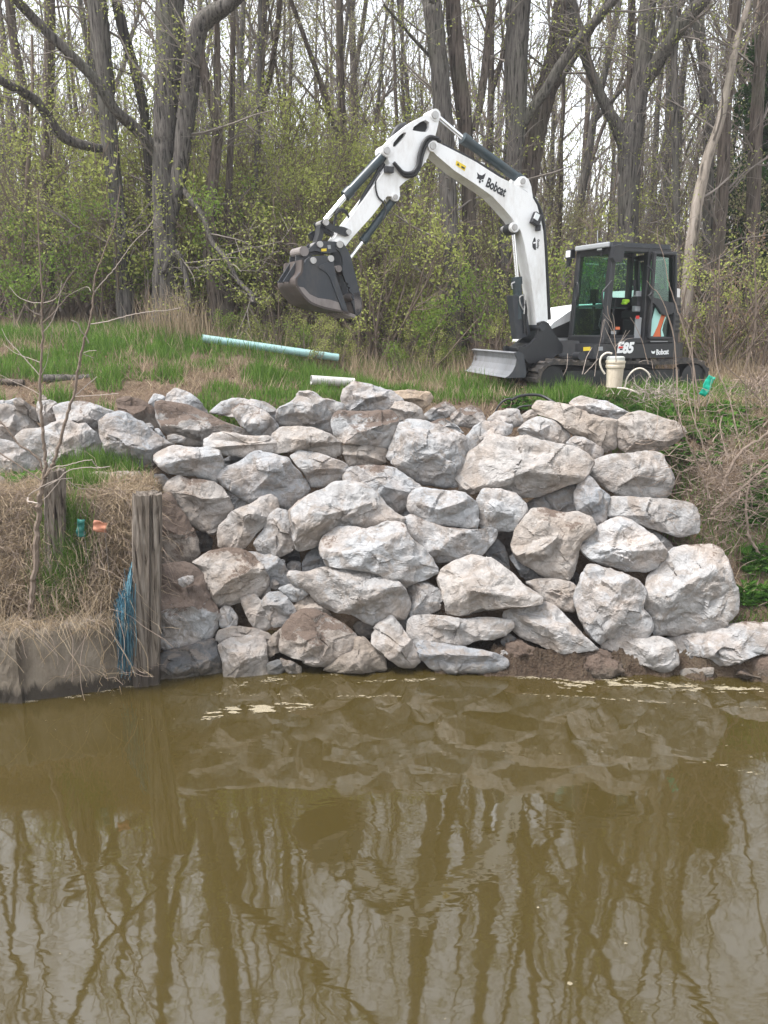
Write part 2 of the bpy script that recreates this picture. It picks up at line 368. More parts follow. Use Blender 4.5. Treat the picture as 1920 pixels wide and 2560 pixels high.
# ------------------------------------------------------------------ rocks. Outlines in enlarged-crop pixels: x from the left edge, y from row 940, 2.592 per source pixel
GS = 640 / 1659.0
WP0 = np.array([0, 8.85, 0.0]); WN = np.array([0, -3.0, 2.55]); WN = WN / np.linalg.norm(WN)
def wall_point(px, py):
    p = on_plane(px, py, WP0, WN)
    if p[1] > 11.9: p = at(px, py, 11.9)
    return p
ROCKN = [0]
def make_rock(name, label, cat, pts, dz=0.0, tone=1.0, dirt=0.0, blue=0.4, tan=0.0, thick=1.0, group=None, N=110, top=None, rough=1.0):
    ROCKN[0] += 1
    rng = np.random.default_rng(1000 + ROCKN[0]); seed = ROCKN[0] * 7.31
    P = np.array(pts, float) * GS + np.array([0, 940])
    x, y = P[:, 0], P[:, 1]; x2, y2 = np.roll(x, -1), np.roll(y, -1)
    cr = x * y2 - x2 * y; A = cr.sum() / 2
    cx = ((x + x2) * cr).sum() / (6 * A); cy_ = ((y + y2) * cr).sum() / (6 * A)
    if A < 0: P = P[::-1]
    if dz < 0: dz *= float(np.clip((1690 - cy_) / 420, 0.12, 1))
    c = wall_point(cx, cy_); c = at(cx, cy_, c[1] + dz)
    w = CAM - c; w /= np.linalg.norm(w)
    u = np.cross([0, 0, 1], w); u /= np.linalg.norm(u); v = np.cross(w, u)
    Q = []
    for a, b in P:
        q = on_plane(a, b, c, w) - c; Q.append((q @ u, q @ v))
    Q = np.array(Q)[::-1] if (np.array(Q)[:, 0] * np.roll(np.array(Q)[:, 1], -1) - np.roll(np.array(Q)[:, 0], -1) * np.array(Q)[:, 1]).sum() < 0 else np.array(Q)
    # soften corners once, resample evenly
    Q = Q.mean(0) + (Q - Q.mean(0)) * 1.06
    nx = np.roll(Q, -1, 0); Q = np.stack([Q * 0.88 + nx * 0.12, Q * 0.12 + nx * 0.88], 1).reshape(-1, 2)
    D = np.linalg.norm(np.roll(Q, -1, 0) - Q, axis=1); cum = np.concatenate([[0], np.cumsum(D)])
    s = np.arange(N) / N * cum[-1]; QQ = np.concatenate([Q, Q[:1]])
    B = np.stack([np.interp(s, cum, QQ[:, 0]), np.interp(s, cum, QQ[:, 1])], 1)
    W = np.ptp(B[:, 0]); H = np.ptp(B[:, 1]); S = math.sqrt(W * H)
    b = 0.36 * min(S, 1.35 * min(W, H)) * thick
    cen = B.mean(0); R = 26
    R = 32 if N > 80 else 22
    rr = np.sin(np.linspace(0, math.pi / 2, R + 1))[1:]; rr = 0.5 * rr + 0.5 * np.linspace(0, 1, R + 1)[1:]
    Pf = cen + rr[:, None, None] * (B[None] - cen)
    rel = Pf - cen; ex = np.array([W, H]) / 2
    # facets: a convex stack of cut planes
    planes = []
    K = rng.integers(7, 12); a0 = rng.uniform(0, 6.28)
    for k in range(K):
        a = a0 + 6.28 * k / K + rng.uniform(-0.45, 0.45); planes.append((a, rng.uniform(0.35, 2.2), rng.uniform(-0.3, 0.5)))
    planes.append((math.pi / 2 + rng.uniform(-0.35, 0.35), rng.uniform(1.3, 2.3), rng.uniform(-0.05, 0.4) if top is None else top))
    planes.append((-math.pi / 2 + rng.uniform(-0.4, 0.4), rng.uniform(0.9, 1.8), rng.uniform(0.0, 0.5)))
    zs = []
    for a, sl, off in planes:
        d = (rel / ex) @ np.array([math.cos(a), math.sin(a)])
        zs.append(b * (1 - sl * (d - off) * 0.8))
    tb = rng.uniform(-0.25, 0.25, 2); zs.append(b * (1.0 + (rel / ex) @ tb))
    k = 110.0 / b; Z = np.stack(zs); mn = Z.min(0); Z = mn - np.log(np.exp(-k * (Z - mn)).sum(0)) / k
    ze = b * 1.5 * np.power(np.clip(1 - rr ** 5.0, 0, 1), 0.7)[:, None] * np.ones((1, N))
    Z = np.minimum(Z, ze); Z = np.maximum(Z, ze * 0.22)
    tb_ = 0.55 * S * (0.8 + 0.4 * rng.random())
    rb = np.linspace(1, 0.12, 9)[1:]
    Pb = cen + rb[:, None, None] * (B[None] - cen); Zb = -tb_ * np.power(1 - rb ** 2.4, 0.6)[:, None] * np.ones((1, N))
    pz = np.concatenate([np.concatenate([Pf, Pb]), np.concatenate([Z, Zb])[..., None]], -1).reshape(-1, 3)
    pz = np.concatenate([[[*cen, Z[0].mean()]], pz, [[*cen, -tb_]]])
    c3 = np.array([*cen, -0.1 * S]); nd = pz - c3; nd /= np.linalg.norm(nd, axis=1)[:, None] + 1e-9
    f1 = 2.6 / S ** 0.5
    disp = np.empty(len(pz))
    for i, q in enumerate(pz):
        qv = Vector(q) * 1.0 + Vector((seed, seed * 0.7, -seed))
        a1 = noise.noise(qv * f1 * 1.3); r1 = 1 - abs(noise.noise(qv * f1 * 2.6)) * 2; f2 = noise.fractal(qv * 8.5, 0.75, 2.1, 4)
        st = noise.noise(qv * 4.6 + Vector((3, 1, 9))); st = max(-1, min(1, st * 6)) 
        disp[i] = rough * rough * 0.03 * S * a1 * (rough > 1) + 0.018 * S * a1 + 0.018 * S * r1 + 0.015 * S ** 0.5 * st + 0.015 * rough * S ** 0.5 * f2
    hsh = lambda p, k: math.sin(p[0] * 12.9898 + p[1] * 78.233 + p[2] * 37.719 + k * 4.1) * 43758.5453 % 1.0 - .5
    for cs, am in ((.45 * S ** .6, .27), (.17 * S ** .4, .17)):
        for i, q in enumerate(pz):
            qv = Vector(q) / cs + Vector((seed, -seed, seed * .3)); p0 = noise.voronoi(qv)[1][0]; dq = qv - p0
            disp[i] += cs * (am * (hsh(p0, 1) * dq[0] + hsh(p0, 2) * dq[1] + hsh(p0, 3) * dq[2]) + .05 * hsh(p0, 4))
    edge = np.ones(len(pz)); nf = R * N
    idx = np.arange(nf); edge[1:nf + 1] = 1 - 0.55 * (idx // N / (R - 1)) ** 2
    pz = pz + nd * (disp * edge)[:, None]
    Wd = c + pz[:, 0, None] * u + pz[:, 1, None] * v + pz[:, 2, None] * w
    nr = R + len(rb); i = 1 + np.arange(nr - 1)[:, None] * N; j = np.arange(N)[None]; j2 = (j + 1) % N
    F = np.stack([i + j, i + N + j, i + N + j2, i + j2], -1).reshape(-1, 4)
    jj = np.arange(N); last = len(pz) - 1; o = 1 + (nr - 1) * N
    mb = MB(); mb.add(Wd, F)
    mb.f.append((np.stack([np.zeros(N, int), 1 + jj, 1 + (jj + 1) % N], -1), 0)); mb.f.append((np.stack([np.full(N, last), o + (jj + 1) % N, o + jj], -1), 0))
    base = np.array([c[0], c[1], Wd[:, 2].min()])
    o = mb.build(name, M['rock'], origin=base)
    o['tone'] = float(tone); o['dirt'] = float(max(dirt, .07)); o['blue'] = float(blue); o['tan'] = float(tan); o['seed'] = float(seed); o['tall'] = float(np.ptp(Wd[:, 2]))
    return tag(o, label, cat, group)

def off(pts, dx=0, dy=0): return [(a + dx, b + dy) for a, b in pts]
BX, CX, DY = 1659, 3318, 933
GRP = 'limestone rocks of the bank wall'
def R(label, pts, o=(0, 0), cat='boulder', name='boulder', **k): make_rock(name, label, cat, off(pts, *o), group=GRP, **k)
A0, B0, C0, D0, E0, F0 = (0, 0), (BX, 0), (CX, 0), (0, DY), (BX, DY), (CX, DY)
# --- left end of the wall
R('pale boulder cut by the left frame edge below a soil topped slab', [(-60,200),(40,185),(110,200),(180,240),(255,330),(250,410),(100,440),(-60,430)], A0, dz=.25, dirt=.15, tan=.2)
R('dirt streaked flat slab at the top left corner of the rock wall', [(-60,170),(60,160),(110,140),(130,215),(60,240),(-60,240)], A0, dz=.45, dirt=.3)
R('brown grey wedge leaning between the left sapling and a pale block', [(90,165),(130,140),(190,185),(245,215),(255,310),(180,255),(110,225)], A0, dz=.1, tone=.62, tan=.4, dirt=.2)
R('small white block standing right behind the left sapling stem', [(245,170),(310,158),(365,180),(378,290),(330,325),(270,315),(240,230)], A0, dz=.2, tone=1.1, cat='rock', name='rock')
R('little pale stone peeking over the white block behind the sapling', [(255,135),(280,122),(305,145),(300,175),(255,175)], A0, dz=.7, cat='stone', name='stone', N=40)
R('long pale boulder with dirt crumbs on top left of the smooth grey slab', [(355,200),(400,180),(470,160),(560,170),(650,205),(745,240),(710,265),(670,310),(660,400),(560,360),(480,320),(385,310)], A0, dz=.25, tone=1.05, dirt=.25)
R('large knobbly white boulder directly behind the forked sapling', [(105,400),(160,350),(260,340),(350,310),(420,288),(500,320),(545,310),(600,370),(650,420),(705,510),(700,590),(560,620),(430,600),(280,590),(200,500),(125,470)], A0, dz=-.05, tone=1.05, tan=.1)
R('broad grey boulder at the left frame edge just above the green grass mound', [(-60,405),(30,410),(110,440),(230,470),(280,560),(250,660),(100,720),(-60,710)], A0, dz=-.15, tone=.95, dirt=.05)
R('pale stone low at the left frame edge beside a broad green leaf', [(-60,640),(20,655),(65,720),(20,790),(-60,790)], A0, dz=-.5, cat='stone', name='stone')
R('smooth blue grey angular slab tilted to the right in the left part of the wall', [(655,300),(700,260),(770,238),(840,262),(930,320),(1020,390),(1130,440),(1050,490),(1010,550),(960,600),(930,645),(800,625),(760,590),(700,500),(660,420),(648,350)], A0, dz=-.15, tone=.9, blue=.75, top=.75)
R('soil coated brown boulder on the crest behind the smooth grey slab', [(750,150),(820,135),(900,152),(990,200),(1025,290),(1030,350),(960,345),(880,275),(780,230)], A0, dz=.3, tone=.6, dirt=1.1, tan=.6)
R('small white stone on the crest left of a rounded grey boulder', [(955,175),(1000,115),(1060,130),(1085,180),(1040,210),(1000,215)], A0, dz=.45, tone=1.12, cat='stone', name='stone')
R('rounded grey dome of rock standing highest on the left crest by the grass', [(1065,175),(1090,110),(1140,80),(1210,100),(1280,150),(1330,210),(1350,260),(1250,250),(1150,210)], A0, dz=.5, blue=.5)
R('long wedge boulder carrying a bed of brown crumbled soil on its back', [(1020,180),(1080,168),(1200,185),(1300,230),(1420,290),(1580,345),(1650,370),(1665,400),(1560,400),(1440,390),(1340,410),(1320,460),(1230,470),(1120,425),(1060,345),(1028,260)], A0, dz=.08, tone=.95, dirt=.75, tan=.2, top=.1)
R('pale humped boulder on the crest right of the soil backed wedge', [(1355,240),(1430,180),(1500,150),(1600,150),(1720,170),(1780,215),(1815,270),(1770,310),(1640,290),(1500,260)], A0, dz=.4, tone=1.05)
R('dirt mottled white boulder under the pale humped one on the crest', [(1505,225),(1560,185),(1640,200),(1720,230),(1800,320),(1785,430),(1700,420),(1640,385),(1570,330)], A0, dz=.12, tone=1.1, dirt=.25)
R('flat pebble resting at the foot of the soil backed wedge', [(1085,390),(1130,375),(1200,400),(1190,432),(1120,432),(1090,420)], A0, dz=-.25, cat='stone', name='stone', tone=.8, N=40)
R('chip of grey stone wedged at the top of the smooth grey slab', [(1000,345),(1030,340),(1065,385),(1075,425),(1040,420)], A0, dz=-.1, cat='stone', name='stone', blue=.6, N=40)
R('tiny white chip on the right shoulder of the smooth grey slab', [(938,312),(975,306),(1000,336),(980,356),(950,345)], A0, dz=.0, cat='stone', name='stone', tone=1.1, N=40)
R('flat white topped slab lying just above the dark gap in the left half', [(1338,410),(1400,375),(1460,365),(1560,385),(1660,393),(1720,390),(1780,430),(1790,485),(1700,505),(1560,520),(1450,512),(1380,482),(1332,455)], A0, dz=-.25, tone=1.1, tan=.15, dirt=.08, top=.15)
R('thick bright topped block overhanging the smooth grey slab at its right foot', [(1008,510),(1060,475),(1140,450),(1230,460),(1350,455),(1420,480),(1440,550),(1430,620),(1400,685),(1300,655),(1200,645),(1100,630),(1040,592),(1012,550)], A0, dz=-.35, tone=1.05, dirt=.05, top=.25)
R('small blue grey stone in the gap under the thick bright topped block', [(940,690),(1000,640),(1060,640),(1115,690),(1095,750),(1000,765),(945,745)], A0, dz=.1, blue=.9, tone=.85, cat='stone', name='stone')
R('brown stained boulder with a soil skirt below the thick bright topped block', [(1065,740),(1100,680),(1160,640),(1260,680),(1370,690),(1440,730),(1500,830),(1512,862),(1450,922),(1430,962),(1380,1015),(1300,1000),(1210,950),(1150,850),(1100,790)], A0, dz=-.15, tone=.92, tan=.35, dirt=.28)
R('tan rock half hidden behind the grassy mound and the tall post', [(560,650),(640,620),(720,640),(800,625),(890,618),(935,670),(970,760),(960,860),(820,860),(700,800),(580,740)], A0, dz=-.15, tan=.4)
R('reddish earth covered triangular rock touching the right side of the tall post', [(1040,790),(1110,765),(1150,830),(1220,930),(1280,1060),(1292,1150),(1262,1192),(1150,1225),(1050,1232),(1030,1000)], A0, dz=-.2, tone=.8, dirt=1.25, tan=.5)
R('white sliver of rock squeezed behind the brown stained boulder', [(1460,750),(1530,748),(1625,830),(1605,875),(1520,870),(1480,810)], A0, dz=.15, tone=1.1, cat='stone', name='stone')
R('shadowed rock deep in the hole right of the earth covered triangle', [(1240,1005),(1330,1015),(1380,1060),(1365,1130),(1275,1140)], A0, dz=.45, tone=.6, cat='rock', name='rock')  # low tone puts the hole's shade into the rock colour
R('leaning wedge with a bright ridge left of the grey wedge pair', [(1428,960),(1500,890),(1560,860),(1660,810),(1740,770),(1790,800),(1805,880),(1730,945),(1670,1012),(1580,1118),(1500,1122),(1430,1100),(1418,1030)], A0, dz=-.25, tone=.95, tan=.25)
R('big blue grey boulder with a vertical ridge left of the wall centre', [(1400,660),(1480,590),(1560,560),(1600,530),(1660,495),(1740,500),(1860,540),(1920,610),(1980,700),(1998,742),(1940,800),(1872,868),(1790,855),(1700,800),(1630,820),(1560,775),(1470,725)], A0, dz=-.05, blue=.75, tone=1.0)
R('shadowed blue rock under the flat white topped slab', [(1430,560),(1500,505),(1640,495),(1680,520),(1580,570),(1480,610),(1425,615)], A0, dz=.25, blue=.9, tone=.75, cat='rock', name='rock')  # shade under the slab is painted in by the lowered tone
# --- middle, upper rows
R('high grey boulder with a peaked top on the crest left of the white blue block', [(150,205),(235,165),(290,110),(340,105),(420,145),(560,180),(580,220),(525,260),(505,320),(510,400),(440,370),(370,340),(240,330),(145,320),(140,260)], B0, dz=.25, tone=.97, blue=.4)
R('topmost white blue block of the wall below the half buried white pipe', [(563,140),(590,70),(640,40),(720,55),(790,75),(880,95),(945,150),(945,195),(900,225),(850,236),(740,232),(640,224),(575,218)], B0, dz=.3, blue=.9, tone=1.08)
R('flat ochre topped stone beside the topmost white blue block', [(880,100),(960,92),(1060,95),(1120,105),(1147,140),(1132,172),(1082,218),(1040,200),(960,175),(900,130)], B0, dz=.55, tan=1.0, tone=1.0)
R('grey wedge in front of the ochre topped stone', [(855,230),(900,170),(960,163),(1030,185),(1075,220),(1088,282),(1000,298),(920,295),(890,255)], B0, dz=.2, tan=.2, dirt=.12)
R('dirt spattered white block sitting on a small square stone', [(503,270),(530,228),(600,225),(740,232),(870,222),(912,270),(927,350),(900,422),(860,472),(780,462),(680,442),(560,432),(520,390),(498,320)], B0, dz=-.15, tone=1.05, dirt=.5)
R('small square tan stone under the dirt spattered white block', [(566,460),(620,443),(720,450),(842,475),(837,562),(740,577),(670,577),(600,592),(573,520)], B0, dz=.05, tan=.45, tone=.85, cat='stone', name='stone')
R('tan topped boulder with a dark right flank left of the small square stone', [(118,380),(170,330),(250,326),(360,330),(450,370),(520,410),(552,440),(548,510),(500,530),(420,510),(300,485),(200,492),(128,502),(112,440)], B0, dz=-.1, tan=.35, dirt=.1)
R('smooth grey boulder tucked between the blue grey boulder and the small square stone', [(222,520),(280,488),(380,500),(470,530),(560,560),(605,602),(572,655),(480,705),(430,720),(350,712),(315,640),(255,570)], B0, dz=.0, tone=.95)
R('big rough squarish boulder with dirt pits just right of the wall centre', [(868,460),(900,400),(930,310),(1000,288),(1100,300),(1190,330),(1290,355),(1352,400),(1372,490),(1352,590),(1320,692),(1220,708),(1080,702),(980,650),(930,582),(865,545),(848,520)], B0, dz=-.05, blue=.5, dirt=.18, tone=1.02)
R('small pale stone at the crest under brown soil left of the dozer blade', [(1090,250),(1140,205),(1220,165),(1280,195),(1297,230),(1255,265),(1150,295),(1092,292)], B0, dz=.5, dirt=.3, cat='stone', name='stone')
R('rounded dirt crusted stone in brown soil below the dozer blade', [(1262,260),(1320,215),(1390,193),(1450,220),(1482,270),(1472,312),(1390,330),(1310,325),(1278,300)], B0, dz=.4, dirt=.4, tone=1.05, cat='stone', name='stone')
R('soil smeared flat stone behind the rough squarish boulder', [(1125,305),(1200,270),(1300,320),(1345,370),(1290,370),(1180,345)], B0, dz=.25, dirt=.5, cat='stone', name='stone')
R('pale crest stone above the angular white one and left of the green weeds', [(1495,285),(1560,228),(1640,213),(1700,225),(1732,290),(1722,320),(1650,340),(1575,320)], B0, dz=.35, tone=1.03, cat='rock', name='rock')
R('angular white rock between the rough squarish boulder and the longest boulder', [(1366,390),(1420,328),(1480,298),(1580,300),(1665,320),(1650,380),(1545,400),(1505,450),(1420,480),(1372,505)], B0, dz=.1, tone=1.05, blue=.45)
R('longest boulder of the wall, a wide pale tan whale back right of centre', [(2965,650),(3009,590),(3039,520),(3099,460),(3199,390),(3259,398),(3380,393),(3500,428),(3620,450),(3700,455),(3772,500),(3822,560),(3802,620),(3750,682),(3670,702),(3570,742),(3470,774),(3380,777),(3280,747),(3150,742),(3060,757),(3005,720)], (0,0), dz=-.2, tan=.25, tone=1.02)
R('white blue boulder with a brown earth cap in the middle of the wall', [(568,645),(620,598),(720,583),(800,582),(900,600),(980,650),(1040,700),(1067,730),(1012,755),(992,835),(942,895),(885,880),(830,820),(740,740),(640,700),(572,690)], B0, dz=-.05, blue=.6, dirt=.25, tone=1.05, top=.2)
R('great tilted slab with a dark underside in the centre of the wall', [(228,870),(320,798),(420,738),(520,692),(600,688),(700,708),(780,768),(830,830),(900,888),(958,922),(942,952),(850,967),(720,992),(620,985),(540,1000),(470,1045),(390,1102),(290,1122),(268,1040),(238,930)], B0, dz=-.35, dirt=.15, tan=.1, tone=1.03, top=-.1)
R('neat rectangular grey slab under the rough squarish boulder', [(998,790),(1030,738),(1100,732),(1220,745),(1350,770),(1432,830),(1434,920),(1422,995),(1350,988),(1270,968),(1180,968),(1080,932),(1000,882),(983,850)], B0, dz=-.3, blue=.65, dirt=.08, tone=1.05, top=.62)
R('chunky pale block below the left end of the longest boulder', [(3087,800),(3129,738),(3239,733),(3338,758),(3400,820),(3420,882),(3390,952),(3340,1002),(3219,1007),(3139,992),(3097,960)], (0,0), dz=-.25, tone=1.06, dirt=.05)
R('wide pale boulder with a faceted front under the rectangular grey slab', [(960,930),(1030,905),(1120,945),(1230,980),(1400,1000),(1500,985),(1555,1000),(1525,1072),(1450,1162),(1300,1193),(1180,1208),(1120,1162),(1060,1092),(1000,1020)], B0, dz=-.15, dirt=.15, tone=1.02, top=.35)
R('large white saddle backed boulder in the middle of the wall', [(428,1130),(450,1058),(540,988),(620,982),(720,998),(800,978),(890,956),(950,968),(1000,1060),(1060,1100),(1130,1190),(1182,1270),(1120,1295),(1050,1325),(950,1358),(880,1345),(800,1285),(700,1270),(560,1250),(470,1238)], B0, dz=-.4, tone=1.08, dirt=.14)
R('grey wedge pointing up beside the great tilted slab at its lower left', [(-10,1080),(50,990),(90,900),(140,863),(200,868),(230,920),(260,1020),(282,1090),(250,1122),(150,1167),(80,1152),(10,1130)], B0, dz=-.25, tone=.95, tan=.1)
# --- right upper
R('long tan boulder with a pocked shady flank on the right crest', [(148,215),(180,163),(270,168),(390,200),(500,250),(600,270),(690,288),(668,350),(672,425),(664,465),(590,490),(540,450),(470,415),(380,365),(280,285),(180,252)], C0, dz=.0, tan=.45, tone=.98, top=.1)
R('white hump of rock below the green weeds on the right crest', [(368,180),(400,148),(450,126),(520,150),(600,160),(660,190),(762,240),(710,280),(660,300),(580,275),(450,215)], C0, dz=.35, tone=1.12)
R('rounded tan boulder at the right end of the crest next to the brush', [(668,400),(663,340),(690,288),(760,248),(850,233),(950,260),(1050,300),(1107,340),(1112,372),(1062,422),(1000,462),(920,497),(800,502),(718,482),(676,450)], C0, dz=-.1, tan=.4, tone=.93)
R('pale tilted rock under the long tan crest boulder', [(46,350),(110,288),(180,263),(240,283),(320,328),(374,380),(345,445),(250,430),(150,415),(66,395)], C0, dz=.0, tone=1.05, tan=.15)
R('bluish egg shaped rock at the right tip of the longest boulder', [(360,440),(410,398),(470,403),(540,438),(582,490),(578,530),(520,565),(490,610),(460,525),(390,475)], C0, dz=-.05, blue=.8, tone=.98, cat='rock', name='rock')
R('small tan stone tucked behind the left end of the long crest boulder', [(40,262),(110,223),(160,213),(175,255),(100,295),(55,325)], C0, dz=.3, tan=.35, cat='stone', name='stone')
R('large pale block with a sharp corner facing right under the rounded tan boulder', [(488,620),(520,568),(600,518),(650,508),(760,508),(910,493),(972,518),(1002,580),(1032,670),(1018,752),(972,797),(840,797),(740,787),(660,752),(580,692),(520,652)], C0, dz=-.2, tone=.97, tan=.15)
R('upright blue grey pyramid shaped rock under the large pale block', [(408,760),(430,700),(478,643),(520,668),(570,728),(632,780),(612,860),(602,962),(560,992),(520,955),(500,920),(440,892),(412,830)], C0, dz=-.15, blue=.95, tone=.88)
R('long flat slab at the right edge of the wall beside the dry brush', [(606,880),(625,798),(680,783),(800,793),(1000,798),(1120,818),(1182,850),(1202,910),(1207,970),(1182,1017),(1080,1042),(950,1002),(850,962),(760,937),(690,922),(618,912)], C0, dz=-.25, tan=.1, tone=.96, top=.55)
R('shaded grey rock beneath the longest boulder left of the blue grey pyramid', [(90,830),(160,788),(240,758),(330,715),(395,692),(418,740),(425,885),(330,895),(200,880),(125,870)], C0, dz=.15, blue=.55, tone=.9)
R('yellow brown stained blocky boulder below the shaded grey rock', [(3,1080),(40,1000),(90,930),(130,868),(200,858),(330,888),(430,888),(500,928),(527,990),(490,1052),(440,1082),(420,1182),(390,1272),(350,1327),(250,1312),(180,1272),(80,1212),(18,1162)], C0, dz=-.3, tan=.4, tone=.95, dirt=.22, top=.55)
R('bright white faceted boulder with a sunlit left face right of the yellow stained block', [(458,1090),(480,1048),(560,978),(640,938),(700,923),(770,948),(860,998),(940,1068),(992,1130),(982,1182),(930,1242),(850,1262),(700,1252),(600,1222),(510,1182),(468,1132)], C0, dz=-.4, tone=1.15, blue=.45)
R('grey rock half hidden behind the bright white faceted boulder', [(850,1000),(920,1005),(1000,1055),(1065,1120),(1015,1185),(980,1195),(970,1130)], C0, dz=.0, tone=.85)
# --- lower left
R('brown sided boulder with a white crown above the pile of small stones', [(1253,1213),(1350,1140),(1450,1126),(1560,1123),(1640,1158),(1700,1248),(1737,1310),(1722,1372),(1680,1422),(1600,1442),(1500,1482),(1420,1482),(1378,1412),(1338,1290),(1288,1237)], (0,0), dz=-.3, tan=.4, dirt=.25, tone=1.02, top=.2)
R('light grey rock behind the brown sided boulder with the white crown', [(1560,1150),(1659,1141),(1769,1156),(1831,1203),(1881,1293),(1876,1358),(1809,1385),(1749,1355),(1700,1300),(1640,1200)], (0,0), dz=.0, blue=.55, tone=.95)
R('white boulder wearing a thick brown soil cap right of the tall post', [(1040,300),(1150,293),(1240,298),(1310,358),(1347,420),(1367,500),(1417,610),(1417,680),(1382,752),(1300,802),(1180,832),(1080,837),(1025,800),(1030,600),(1035,480)], D0, dz=-.45, tone=1.1, dirt=.95, top=-.05, blue=.5)
R('small pale stone lying on the brown soil cap', [(1153,385),(1190,368),(1257,358),(1252,402),(1190,437),(1158,417)], D0, dz=-1.0, cat='stone', name='stone', tone=1.0, N=40)
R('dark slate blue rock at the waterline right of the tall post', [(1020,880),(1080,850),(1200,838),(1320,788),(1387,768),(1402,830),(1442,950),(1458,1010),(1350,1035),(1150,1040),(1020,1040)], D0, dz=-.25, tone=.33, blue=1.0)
R('square pale rock standing in the water under a flat brown stone', [(1413,1740),(1450,1712),(1540,1688),(1660,1683),(1707,1700),(1722,1780),(1737,1940),(1700,2005),(1560,2010),(1462,2005),(1453,1880),(1428,1800)], (0,0), dz=-.25, tan=.25, dirt=.1, tone=.95)
R('flat brown stone lying on the square rock in the water', [(1406,1703),(1420,1650),(1500,1620),(1560,1626),(1659,1638),(1722,1663),(1766,1703),(1720,1737),(1640,1715),(1500,1730),(1428,1740)], (0,0), dz=-.3, tan=.3, tone=.72, cat='stone', name='stone')
R('small upright white stone right of the white boulder with the soil cap', [(1428,580),(1460,555),(1500,563),(1542,630),(1532,682),(1480,712),(1428,692),(1417,640)], D0, dz=-.2, tone=1.0, cat='stone', name='stone')
R('tan stone at the left of the small stone pile', [(1563,1453),(1600,1426),(1659,1421),(1712,1480),(1766,1573),(1752,1625),(1690,1650),(1640,1627),(1598,1553)], (0,0), dz=-.2, tan=.3, tone=.88, cat='stone', name='stone')
R('grey stone in the middle of the small stone pile', [(38,530),(90,473),(150,468),(200,498),(242,560),(262,610),(220,652),(180,682),(110,692),(78,620),(48,570)], E0, dz=-.25, tone=.82, cat='stone', name='stone')
R('oval stone on top of the small stone pile', [(148,445),(210,418),(280,408),(322,430),(332,490),(290,522),(240,532),(188,482)], E0, dz=-.3, tone=.9, cat='stone', name='stone')
R('tan slanting stone to the right of the small stone pile', [(238,570),(290,518),(340,478),(400,518),(470,588),(492,635),(420,625),(330,612),(268,605)], E0, dz=-.05, tan=.55, tone=.92, cat='stone', name='stone')
R('little rubble stone above the grey stone of the pile', [(82,402),(120,383),(152,420),(132,452),(92,442)], E0, dz=.0, tone=.8, cat='stone', name='stone', N=40)
R('pale rubble chip left of the oval stone', [(18,485),(60,440),(97,428),(92,492),(40,525)], E0, dz=.05, tone=.9, tan=.3, cat='stone', name='stone', N=40)
R('rough brown pitted boulder low in the wall near the water', [(158,815),(188,700),(238,638),(300,598),(380,593),(480,628),(560,678),(642,750),(652,800),(622,862),(560,892),(480,922),(400,937),(320,917),(230,882),(168,845)], E0, dz=-.35, tan=.4, dirt=.5, tone=.85)
R('tan rock with its foot in the water right of the rough brown boulder', [(640,765),(700,753),(750,810),(832,880),(842,975),(700,985),(520,985),(435,970),(550,880),(630,850)], E0, dz=-.1, tan=.65, tone=.68)
R('upright cone shaped pale rock low in the middle near the water', [(748,740),(800,678),(880,620),(932,670),(982,760),(1052,860),(1062,922),(1020,957),(930,947),(860,892),(790,842),(743,800)], E0, dz=-.35, tan=.2, tone=.98)
R('big boulder with dark spots above the cone shaped rock', [(223,370),(250,338),(330,343),(420,313),(530,298),(680,318),(800,333),(882,380),(952,450),(982,500),(977,580),(942,642),(870,642),(800,682),(700,652),(600,602),(500,592),(440,562),(350,472),(268,422)], E0, dz=-.35, tone=.97, tan=.12)
R('rough grey rock between the spotted boulder and the peaked ridge boulder', [(905,640),(970,560),(985,450),(1000,418),(1080,403),(1182,450),(1217,500),(1182,582),(1080,622),(1010,660),(990,720),(930,700)], E0, dz=.05, tone=.85)
R('great peaked boulder with a sloping bright ridge right of the spotted boulder', [(1183,380),(1240,318),(1310,268),(1390,228),(1460,236),(1580,300),(1659,350),(1720,420),(1850,500),(1842,537),(1759,557),(1659,567),(1560,572),(1430,587),(1340,612),(1240,607),(1228,520),(1208,440)], E0, dz=-.4, tan=.3, tone=1.05, top=.15)
R('long flat slab with dead twigs on top above the blue slab at the water', [(998,660),(1030,623),(1140,618),(1300,636),(1500,636),(1642,648),(1657,690),(1620,742),(1530,772),(1430,777),(1330,812),(1200,803),(1100,803),(1040,828),(998,760)], E0, dz=-.35, tan=.12, tone=.97, dirt=.1, top=.5)
R('blue grey slab lying at the waterline below the long flat slab', [(1058,810),(1090,785),(1180,793),(1300,818),(1450,838),(1560,868),(1622,900),(1632,945),(1560,975),(1440,992),(1300,985),(1150,972),(1068,890)], E0, dz=-.4, blue=1.0, tone=.85)
R('bluish rock in the shadow left of the white saddle backed boulder', [(295,1225),(340,1148),(400,1105),(445,1098),(445,1170),(475,1245),(380,1285),(305,1290)], B0, dz=.1, blue=.9, tone=.8, cat='rock', name='rock')
R('small square block in the hole left of the bluish shadowed rock', [(200,1225),(230,1200),(287,1205),(288,1290),(220,1310)], B0, dz=.1, blue=.7, tone=.85, cat='stone', name='stone', N=44)
R('brown rock in the hole below the spotted boulder', [(630,690),(660,655),(730,655),(785,690),(750,765),(680,760)], E0, dz=.2, tan=.4, tone=.6, cat='rock', name='rock')
R('dark rock at the waterline left of the rough brown boulder', [(65,930),(150,900),(192,960),(150,1000),(75,1000)], E0, dz=-.0, blue=.7, tone=.4, cat='rock', name='rock', N=44)
